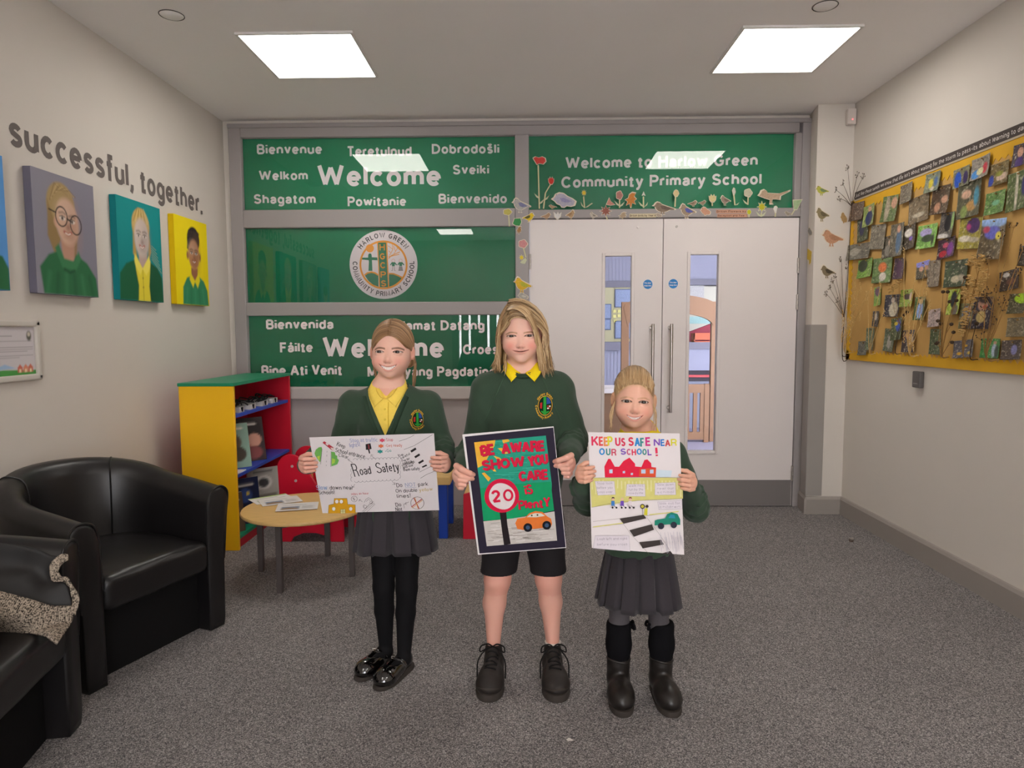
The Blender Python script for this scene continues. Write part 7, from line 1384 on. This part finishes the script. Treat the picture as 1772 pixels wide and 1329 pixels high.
cut(B, 'white and grey paper bird above the fair child', (108, 932, 168, 976), PLUMP, P_, '#a8a49c', wing='#c9c4ba')
k7 = dict(cs=3.02, org=(1360, 180), plane=PIER)
cut(B, 'yellow green paper blue tit on the pier', (150, 418, 230, 482), BIRD, P_, '#a8a648', wing='#6f7f5a', eye=True, **k7)
cut(B, 'mottled brown paper bird on the pier', (152, 528, 232, 620), BIRD, P_, '#86795a', wing='#6a5f48', eye=True, **k7)
cut(B, 'small tan paper owl on the pier', (282, 558, 322, 630), PLUMP, P_, '#a8875a', **k7)
cut(B, 'pink brown paper pigeon on the pier', (180, 640, 310, 752), BIRD, P_, '#b98a6c', wing='#a87c60', eye=True, **k7)
cut(B, 'striped paper bird beside the dried sprays', (175, 830, 262, 916), BIRD, P_, '#7d6f58', wing='#4d4436', **k7)
RV = lambda x, y: (lambda d: EYE+d*((Vector((2.035, D, 0))-EYE).dot(Vector((-.983, .184, 0)))/d.dot(Vector((-.983, .184, 0)))))(ray(x, y))
cut(B, 'yellow paper bird on the side face of the pier', (88, 705, 140, 850), [(0, .9), (.3, 1), (.45, .7), (1, .55), (.9, .1), (.7, 0), (.7, .2), (.3, .25), (.1, .5)], P_, '#c9aa3c', cs=3.02, org=(1360, 180), plane=RV, N=(-.983, .184, 0))
cut(B, 'small grey paper bird on the side face of the pier', (114, 640, 140, 692), PLUMP, P_, '#8f8a84', cs=3.02, org=(1360, 180), plane=RV, N=(-.983, .184, 0))
def caption(label, box, lines, col):
    x0, y0, x1, y1 = box; px = lambda x, y: FRONT(860+x/3.055, 200+y/3.055); c = px((x0+x1)/2, y1); t = thing('caption_strip', label, 'caption', c); n = len(lines)
    for i, s in enumerate(lines):
        a = y0+(y1-y0)*i/n+1; b = y0+(y1-y0)*(i+1)/n-1; A, Bq = px(x0+i*6, b), px(x1+i*4, a); o = MB().box((A.x-c.x, -.0016, A.z-c.z), (Bq.x-c.x, -.0004, Bq.z-c.z)).build('paper_strip', mat('caption_'+col.strip('#'), col, .75, .2), t)
        text(o, s, (A.x-c.x+.004, -.0017, A.z-c.z+(Bq.z-A.z)*.25), (1, 0, 0), (0, 0, 1), (Bq.z-A.z)*.55, Bq.x-A.x-.008, pen=.14, m=mat('caption_ink', '#3a2620', .7, .2), lift=.0003, jit=.06, N=(0, -1, 0))
caption('cream caption strip about birds on the door head', (700, 517, 842, 541), ['British birds by Year 4'], '#cbbd9e'); caption('two salmon caption strips about flowers on the door head', (1158, 496, 1320, 540), ['British Flowers by', 'Reception and Year 1'], '#c0917a')
# ================================================================== DRAWINGS ON THE POSTERS
def mapper(ox, oy, s): return lambda *P: [(ox+x/s, oy+y/s) for x, y in P]
a_ = mapper(520, 730, 5.779); K = '#2b2728'
def wd(Sh, f, t, x0, y0, x1, y1, cap, col=K, s=5.779, **k): return Sh.word(t, f((x0, y0))[0], f((x1, y1))[0], cap/s, col, **k)
# --- road safety drawing
wd(PA, a_, 'R', 540, 545, 592, 538, 140, pen=.06); wd(PA, a_, 'oad', 600, 535, 715, 525, 95, pen=.085)
wd(PA, a_, 'S', 765, 517, 822, 512, 120, pen=.07); wd(PA, a_, 'afety', 825, 508, 995, 490, 95, pen=.085)
cl = []
for i in range(13): x = 530+i*37; cl.append(a_(*[(x+18+20*math.cos(t), 385-(x-530)*.03-20*math.sin(t)) for t in np.linspace(.1, PI-.1, 7)]))
for i in range(11): x = 540+i*40; cl.append(a_(*[(x+20+20*math.cos(t), 590-(x-540)*.05+16*math.sin(t)) for t in np.linspace(.1, PI-.1, 7)]))
for y in (430, 480, 530, 570): cl.append(a_(*[(520-18*math.sin(t), y-22*math.cos(t)+4) for t in np.linspace(.2, PI-.2, 7)])); cl.append(a_(*[(985+16*math.sin(t), y-25-22*math.cos(t)) for t in np.linspace(.2, PI-.2, 7)]))
PA.strokes('cloud_outline', cl, .45, '#6b6870')
for t, x0, y0, x1, y1, cp in (('Keep', 358, 235, 440, 268, 48), ('School entrance', 345, 300, 640, 372, 50), ('Clear', 378, 345, 475, 370, 40)): wd(PA, a_, t, x0, y0, x1, y1, cp, pen=.09)
for t, x0, y0, x1, y1, cp in (('Stop at traffic', 495, 205, 775, 200, 42), ('lights!', 495, 255, 600, 245, 45)): wd(PA, a_, t, x0, y0, x1, y1, cp, '#8a93bd', pen=.09)
wd(PA, a_, '-Stop', 845, 195, 928, 190, 34, '#d0707a', pen=.1); wd(PA, a_, '-Get ready', 845, 252, 1018, 248, 32, '#d68070', pen=.1); wd(PA, a_, '+Go', 848, 305, 912, 300, 34, '#4a9a94', pen=.1)
for cx, cy, c in ((817, 183, '#d8506a'), (805, 240, '#e0764e'), (797, 295, '#2f8d86')): PA.poly('paint_splat', a_(*[(cx+(32 if i % 2 else 20)*math.cos(i*PI/6), cy+(22 if i % 2 else 13)*math.sin(i*PI/6)) for i in range(12)]), c)
PA.poly('traffic_light', a_((652, 222), (700, 212), (712, 268), (690, 275), (698, 312), (686, 316), (676, 278), (655, 278)), K)
for x, y in ((682, 232), (684, 248), (686, 262)): PA.disc('lamp_dot', a_((x, y))[0], 1.2, '#a8474c', k=8)
PA.strokes('road_edge', [a_((985, 192), (1060, 168), (1105, 148), (1138, 128)), a_((1035, 275), (1140, 235), (1230, 180), (1322, 125)), a_((1190, 500), (1330, 432)), a_((1200, 562), (1260, 525), (1340, 492))], .5, K)
for x, y, w, h in ((1130, 280, 62, 34), (1168, 338, 60, 32), (1206, 397, 60, 30), (1240, 440, 56, 22)): PA.poly('zebra_stripe', a_((x-w*.5, y+6), (x+w*.32, y-h*.75), (x+w*.5, y-h*.2), (x-w*.3, y+h*.75)), K)
for i, (t, x0, y0, x1, y1) in enumerate((('be', 985, 350, 1035, 335), ('careful', 1010, 375, 1100, 325), ('near', 1020, 402, 1100, 375), ('zebra', 1025, 428, 1120, 400), ('crossings', 1020, 445, 1145, 405), ('and use', 1030, 470, 1130, 440), ('them safely', 1030, 492, 1195, 478))): wd(PA, a_, t, x0, y0, x1, y1, 32, pen=.11, seed=i)
g = '#5a9c46'; PA.poly('tree', a_((142, 310), (155, 275), (185, 252), (212, 248), (216, 262), (200, 400), (190, 392), (150, 335)), '#6fae58'); PA.poly('tree_light', a_((165, 345), (195, 335), (192, 390)), '#b6cf4e'); PA.poly('hedge', a_((310, 295), (345, 300), (352, 330), (370, 335), (368, 362), (386, 380), (370, 420), (340, 432), (312, 440)), '#6fae58'); PA.poly('hedge_light', a_((318, 360), (350, 372), (345, 405), (316, 420)), '#a8c84e')
PA.strokes('road_line', [a_((218, 265), (203, 420)), a_((308, 290), (306, 445))], .5, K); PA.strokes('road_dash', [a_((268, 288), (267, 302)), a_((266, 325), (265, 342)), a_((262, 385), (260, 400)), a_((260, 425), (259, 438))], .5, '#5c5658')
PA.poly('pencil', a_((222, 205), (240, 190), (335, 255), (335, 280), (318, 282)), '#b03440'); PA.poly('pencil_tip', a_((300, 252), (335, 258), (335, 280), (318, 280)), '#e0ccc6'); PA.poly('pencil_band', a_((250, 215), (262, 206), (285, 222), (272, 234)), '#ddd0d0')
wd(PA, a_, 'Slow', 162, 678, 272, 676, 52, '#8fa6cc', pen=.1); wd(PA, a_, 'down near', 295, 674, 530, 675, 44, pen=.09); wd(PA, a_, 'Schools!', 185, 722, 345, 718, 40, pen=.1)
PA.poly('school', a_((280, 910), (285, 828), (335, 815), (340, 762), (466, 760), (474, 820), (550, 825), (552, 908)), '#d9a021'); PA.strokes('school_outline', [a_((280, 910), (285, 828), (335, 815), (340, 762), (466, 760), (474, 820), (550, 825), (552, 908))], .5, '#5d4a2a')
for x, y in ((365, 792), (410, 792), (335, 865), (505, 865)): PA.disc('school_window', a_((x, y))[0], 3.2, '#e6dfdc', k=14); PA.strokes('window_outline', [a_(*[(x+18*math.cos(t), y+20*math.sin(t)) for t in np.linspace(0, 2*PI, 15)])], .4, '#5d4a2a')
PA.poly('school_door', a_((402, 870), (450, 868), (450, 908), (402, 910)), '#d9d49a'); PA.strokes('door_outline', [a_((402, 870), (450, 868), (450, 908)), a_((402, 870), (402, 910)), a_((426, 869), (426, 909)), a_((402, 888), (450, 886))], .5, K)
wd(PA, a_, 'miles an hour', 512, 728, 685, 720, 26, '#d0757c', pen=.1); PA.strokes('speed_ring', [a_(*[(540+30*math.cos(t), 765+28*math.sin(t)) for t in np.linspace(0, 2*PI, 19)])], .5, K); wd(PA, a_, '5', 530, 780, 550, 778, 28, pen=.12)
PA.strokes('arrow', [a_((622, 792), (590, 775)), a_((586, 790), (590, 772), (606, 770)), a_((526, 408), (478, 368)), a_((490, 388), (474, 366), (500, 366)), a_((742, 362), (712, 330)), a_((706, 346), (708, 322), (730, 328)), a_((545, 618), (528, 645)), a_((510, 625), (526, 648), (545, 645)), a_((918, 588), (945, 618)), a_((920, 618), (948, 620), (944, 596)), a_((1085, 795), (1045, 815)), a_((1060, 798), (1042, 816), (1066, 822)), a_((1032, 812), (1040, 858))], .5, K)
PA.strokes('car_sketch', [a_((640, 800), (655, 770), (680, 752), (705, 765), (722, 790), (715, 805), (690, 815), (650, 860), (632, 855), (628, 832), (645, 820)), a_((660, 790), (680, 768), (700, 780)), a_((620, 890), (735, 790)), a_((632, 897), (740, 805)), a_((660, 900), (748, 815)), a_(*[(650+14*math.cos(t), 842+14*math.sin(t)) for t in np.linspace(0, 6.3, 11)]), a_(*[(708+14*math.cos(t), 800+14*math.sin(t)) for t in np.linspace(0, 6.3, 11)])], .45, '#4a4446')
wd(PA, a_, 'Do', 965, 650, 1022, 646, 46, pen=.09); wd(PA, a_, 'NOT', 1050, 645, 1158, 640, 42, '#9aa4c4', pen=.09); wd(PA, a_, 'park', 1180, 640, 1278, 632, 44, pen=.09); wd(PA, a_, 'On double', 955, 702, 1170, 696, 40, pen=.09); wd(PA, a_, 'yellow', 1190, 692, 1325, 684, 38, '#c9b06a', pen=.09); wd(PA, a_, 'lines!', 968, 756, 1105, 750, 42, pen=.09); wd(PA, a_, 'Do', 955, 842, 1012, 838, 42, pen=.1); wd(PA, a_, 'Not', 955, 888, 1022, 884, 42, pen=.1)
PA.strokes('underline', [a_((1048, 652), (1160, 648))], .5, '#9aa4c4'); PA.strokes('no_sign_ring', [a_(*[(1170+66*math.cos(t), 805+62*math.sin(t)) for t in np.linspace(0, 2*PI, 25)])], .6, K); PA.strokes('no_sign_cross', [a_((1110, 845), (1215, 765)), a_((1135, 755), (1190, 865))], 1.5, '#b8444a'); PA.strokes('yellow_line', [a_((1118, 855), (1222, 775)), a_((1146, 750), (1178, 862))], .9, '#d9a23a')
# --- twenty is plenty painting
b_ = mapper(770, 720, 5.112)
PB.poly('dark_border', b_((176, 182), (958, 101), (1068, 1160), (305, 1215)), '#2c2636'); PB.poly('painted_sky', b_((258, 232), (892, 172), (945, 600), (940, 832), (340, 925), (312, 640)), '#2a9a80'); PB.poly('painted_hill', b_((312, 640), (480, 610), (935, 580), (965, 835), (600, 905), (342, 928)), '#149a62')
sk = random.Random(2); PB.strokes('sky_brushmark', [b_((x, y), (x+sk.uniform(40, 110), y+sk.uniform(-14, 10))) for x, y in [(sk.uniform(330, 800), sk.uniform(215, 560)) for _ in range(46)]], 1.3, '#3fae96'); PB.strokes('sky_brushmark', [b_((x, y), (x+sk.uniform(40, 100), y+sk.uniform(-12, 10))) for x, y in [(sk.uniform(330, 800), sk.uniform(215, 560)) for _ in range(30)]], 1.0, '#1f8570')
PB.poly('sun', b_((258, 232), (446, 212), (438, 262), (410, 310), (345, 430), (290, 458)), '#eab23c')
for q in (((505, 210), (560, 205), (575, 222), (515, 240)), ((465, 285), (500, 280), (560, 330), (530, 335)), ((430, 350), (480, 365), (510, 390), (470, 395)), ((402, 455), (430, 450), (455, 490), (430, 488)), ((325, 505), (350, 498), (405, 550), (385, 578))): PB.poly('sun_ray', b_(*q), '#eab23c')
PB.poly('painted_road', b_((340, 930), (600, 905), (968, 842), (992, 1100), (370, 1150)), '#c9c2bc'); PB.strokes('road_brushmark', [b_((x, y), (x+sk.uniform(50, 140), y-sk.uniform(2, 10))) for x, y in [(sk.uniform(370, 850), sk.uniform(950, 1110)) for _ in range(44)]], 1.2, '#a89f98'); PB.strokes('road_brushmark', [b_((x, y), (x+sk.uniform(50, 120), y-sk.uniform(2, 10))) for x, y in [(sk.uniform(370, 850), sk.uniform(950, 1110)) for _ in range(24)]], 1.2, '#dcd6d2')
PB.poly('sign_post', b_((484, 850), (542, 848), (552, 960), (582, 1130), (522, 1140), (500, 980)), '#231c1f')
PB.poly('speed_sign_rim', b_(*[(503+153*math.cos(t)*(1+.02*math.sin(3*t)), 703+150*math.sin(t)) for t in np.linspace(0, 2*PI, 33)[:-1]]), '#d01840'); PB.poly('speed_sign_face', b_(*[(505+116*math.cos(t), 708+(116+8*math.sin(2*t))*math.sin(t)) for t in np.linspace(0, 2*PI, 33)[:-1]]), '#ddd3d2')
R_ = '#d21e42'; wB = lambda t, x0, y0, x1, y1, cap, pen=.24, col=R_, **k: wd(PB, b_, t, x0, y0, x1, y1, cap, col, 5.112, pen=pen, **k)
for off, col, dp in ((4, '#8e1230', .0), (0, R_, 0)):
    wB('BE', 318+off, 352+off, 446+off, 334+off, 95, col=col); wB('AWARE', 500+off, 330+off, 888+off, 300+off, 92, col=col); wB('SHOW', 330+off, 478+off, 705+off, 438+off, 88, col=col); wB('YOU', 738+off, 440+off, 920+off, 414+off, 88, col=col); wB('CARE', 655+off, 572+off, 916+off, 550+off, 84, col=col)
    wB('iS', 712+off, 695+off, 782+off, 682+off, 90, .17, col=col); wB('PlentY', 652+off, 822+off, 936+off, 798+off, 80, .19, col=col)
wB('2', 418, 762, 500, 752, 108, .2); wB('0', 520, 752, 610, 744, 108, .17)
PB.poly('car_body', b_((622, 945), (640, 905), (710, 895), (745, 858), (800, 838), (860, 845), (905, 885), (938, 905), (948, 950), (935, 980), (690, 1005), (640, 995)), '#e27a35'); PB.poly('car_window', b_((722, 892), (752, 868), (800, 855), (850, 858), (884, 880), (810, 893)), '#d6cfc0')
for x, y in ((768, 876), (818, 872)): PB.disc('passenger', b_((x, y))[0], 1.6, '#4d4a30', k=10)
for x, y in ((733, 983), (900, 963)): PB.disc('wheel', b_((x, y))[0], 7.6, '#17161e'); PB.disc('hub', b_((x, y))[0], 3.6, '#3f5878', k=14)
# --- keep us safe drawing
c_ = mapper(980, 730, 5.316); S3 = 5.316
def rainbow(t, xs, y, cap, cols, pen=.2):
    for i, (ch, x) in enumerate(zip(t, xs)): wd(PC, c_, ch, x[0], y+(i % 3)*3, x[1], y+(i % 3)*3-2, cap, cols[i], S3, pen=pen, seed=i, jit=0)
RD, OR_, YL, BL, TL, MG, PU = '#d8385a', '#dd8a56', '#d8d040', '#2f86c8', '#3f8a86', '#c8337c', '#7d52b4'
rainbow('KEEP', ((232, 295), (300, 345), (345, 392), (380, 428)), 218, 84, (RD, '#dc5050', OR_, YL)); rainbow('US', ((450, 500), (505, 545)), 222, 76, (RD, '#cf3f5a')); rainbow('SAFE', ((570, 622), (628, 680), (680, 722), (728, 778)), 222, 80, ('#d23a54', BL, TL, MG)); rainbow('NEAR', ((805, 862), (868, 908), (908, 958), (962, 1018)), 220, 62, (PU, '#2f78c8', '#cf4a4a', YL)); rainbow('OUR', ((303, 355), (366, 408), (415, 462)), 305, 62, (BL, TL, '#c8566a')); rainbow('SCHOOL', ((498, 550), (556, 596), (602, 642), (648, 695), (700, 740), (748, 788)), 302, 56, (PU, '#c05a7c', RD, BL, TL, PU)); rainbow('!', ((822, 846),), 315, 78, (RD,), .26)
PC.poly('drawn_school', c_((355, 510), (350, 410), (385, 340), (405, 340), (445, 412), (485, 412), (525, 360), (580, 328), (632, 385), (632, 410), (690, 415), (718, 350), (745, 345), (780, 380), (782, 415), (825, 420), (820, 508)), '#d81f3f')
PC.poly('orange_wing', c_((672, 430), (822, 425), (818, 505), (668, 500)), '#d4512f')
for x, y, w, h in ((395, 438, 30, 34), (688, 438, 40, 36), (768, 440, 34, 34), (518, 452, 22, 20), (592, 470, 20, 18)): PC.poly('drawn_window', c_((x, y), (x+w, y-2), (x+w, y+h), (x, y+h)), '#b5c8de')
PC.poly('yellow_grass', c_((215, 515), (1068, 512), (1072, 705), (650, 725), (232, 785)), '#cfc878'); PC.strokes('grass_mark', [c_((x, 530+sk.uniform(0, 20)), (x+sk.uniform(-4, 4), 640+sk.uniform(-40, 60))) for x in range(235, 1060, 34)], 2.2, '#d8d29a')
PC.poly('blue_wash', c_((830, 440), (970, 448), (960, 505), (825, 508)), '#c6d4de')
for i, (q, ls) in enumerate(((((262, 545), (440, 545), (452, 668), (288, 675)), ('Stop look', 'before you', 'cross over')), (((555, 572), (722, 572), (726, 685), (545, 682)), ('walk not', 'run by the', 'roadside')), (((815, 562), (1002, 555), (1006, 670), (812, 672)), ('Slow down', 'near our', 'school')), (((838, 735), (1060, 720), (1065, 800), (850, 806)), ('look out for', 'children')), (((265, 1045), (575, 1045), (585, 1190), (245, 1160)), ('Look left and right', 'before you cross')))):
    PC.poly('speech_box', c_(*q), '#d6cdd4'); PC.strokes('box_outline', [c_(*(q+(q[0],)))], .35, '#8f8592')
    for j, l in enumerate(ls): y = q[0][1]+(q[3][1]-q[0][1])*(j+.8)/(len(ls)+.25); wd(PC, c_, l, q[0][0]+18, y, q[1][0]-16, y-3, 24, '#9a8f9c', S3, pen=.1, seed=i+j)
PC.strokes('pencil_line', [c_((215, 515), (640, 505), (1068, 514)), c_((232, 785), (400, 748), (650, 722), (1072, 705)), c_((245, 915), (490, 888)), c_((240, 968), (505, 935)), c_((488, 888), (600, 1040), (760, 1215)), c_((735, 872), (860, 1040), (970, 1210)), c_((740, 862), (1035, 818))], .4, '#7d7268'); PC.strokes('yellow_kerb', [c_((245, 965), (380, 948), (520, 928)), c_((760, 852), (905, 838), (1030, 822))], 1.6, '#d9d27a')
for q in (((490, 888), (710, 852), (735, 885), (525, 935)), ((578, 995), (785, 940), (805, 990), (620, 1055)), ((668, 1105), (870, 1082), (895, 1125), (700, 1162)), ((850, 1215), (955, 1185), (975, 1212))): PC.poly('zebra_stripe', c_(*q), '#3d3634')
sk = random.Random(5); PC.strokes('road_shade', [c_((x, y), (x+sk.uniform(10, 30), y+sk.uniform(90, 160))) for x, y in [(sk.uniform(860, 1060), sk.uniform(1000, 1060)) for _ in range(22)]], .6, '#bdb6c0')
for x, bc_, hc_ in ((428, '#3f78b8', '#3a3234'), (512, '#6a4aa8', '#c9c08a'), (586, '#d8ccd0', '#7d3f2c')):
    PC.poly('child_body', c_((x-16, 725), (x+14, 725), (x+16, 770), (x-16, 770)), bc_); PC.disc('child_head', c_((x, 708))[0], 2.6, '#dcb09c', k=10); PC.poly('child_hair', c_((x-15, 705), (x-8, 690), (x+10, 690), (x+16, 705), (x, 700)), hc_); PC.strokes('child_leg', [c_((x-8, 768), (x-6, 782)), c_((x+8, 768), (x+26, 784))], .6, K)
    for dx in (-4, 32): PC.disc('child_shoe', c_((x+dx, 787))[0], 1.7, '#241f26', k=8)
PC.strokes('lollipop_pole', [c_((697, 790), (700, 855))], .7, K); PC.disc('lollipop_rim', c_((698, 775))[0], 4.2, '#3c3834', k=16); PC.disc('lollipop_face', c_((698, 775))[0], 2.7, '#c6b83c', k=14); PC.poly('patrol_coat', c_((718, 795), (745, 792), (742, 858), (712, 855)), '#d0c83a'); PC.disc('patrol_head', c_((740, 775))[0], 2.6, '#3a2c30', k=10)
PC.poly('green_car', c_((808, 950), (810, 905), (835, 895), (905, 885), (925, 845), (965, 828), (1020, 845), (1045, 895), (1045, 945), (940, 940)), '#1f7f6a'); PC.poly('car_window', c_((935, 880), (955, 850), (990, 852), (1000, 885)), '#2f86a0')
for x, y in ((868, 955), (985, 945)): PC.disc('wheel', c_((x, y))[0], 5.6, '#2a2f3c', k=16)
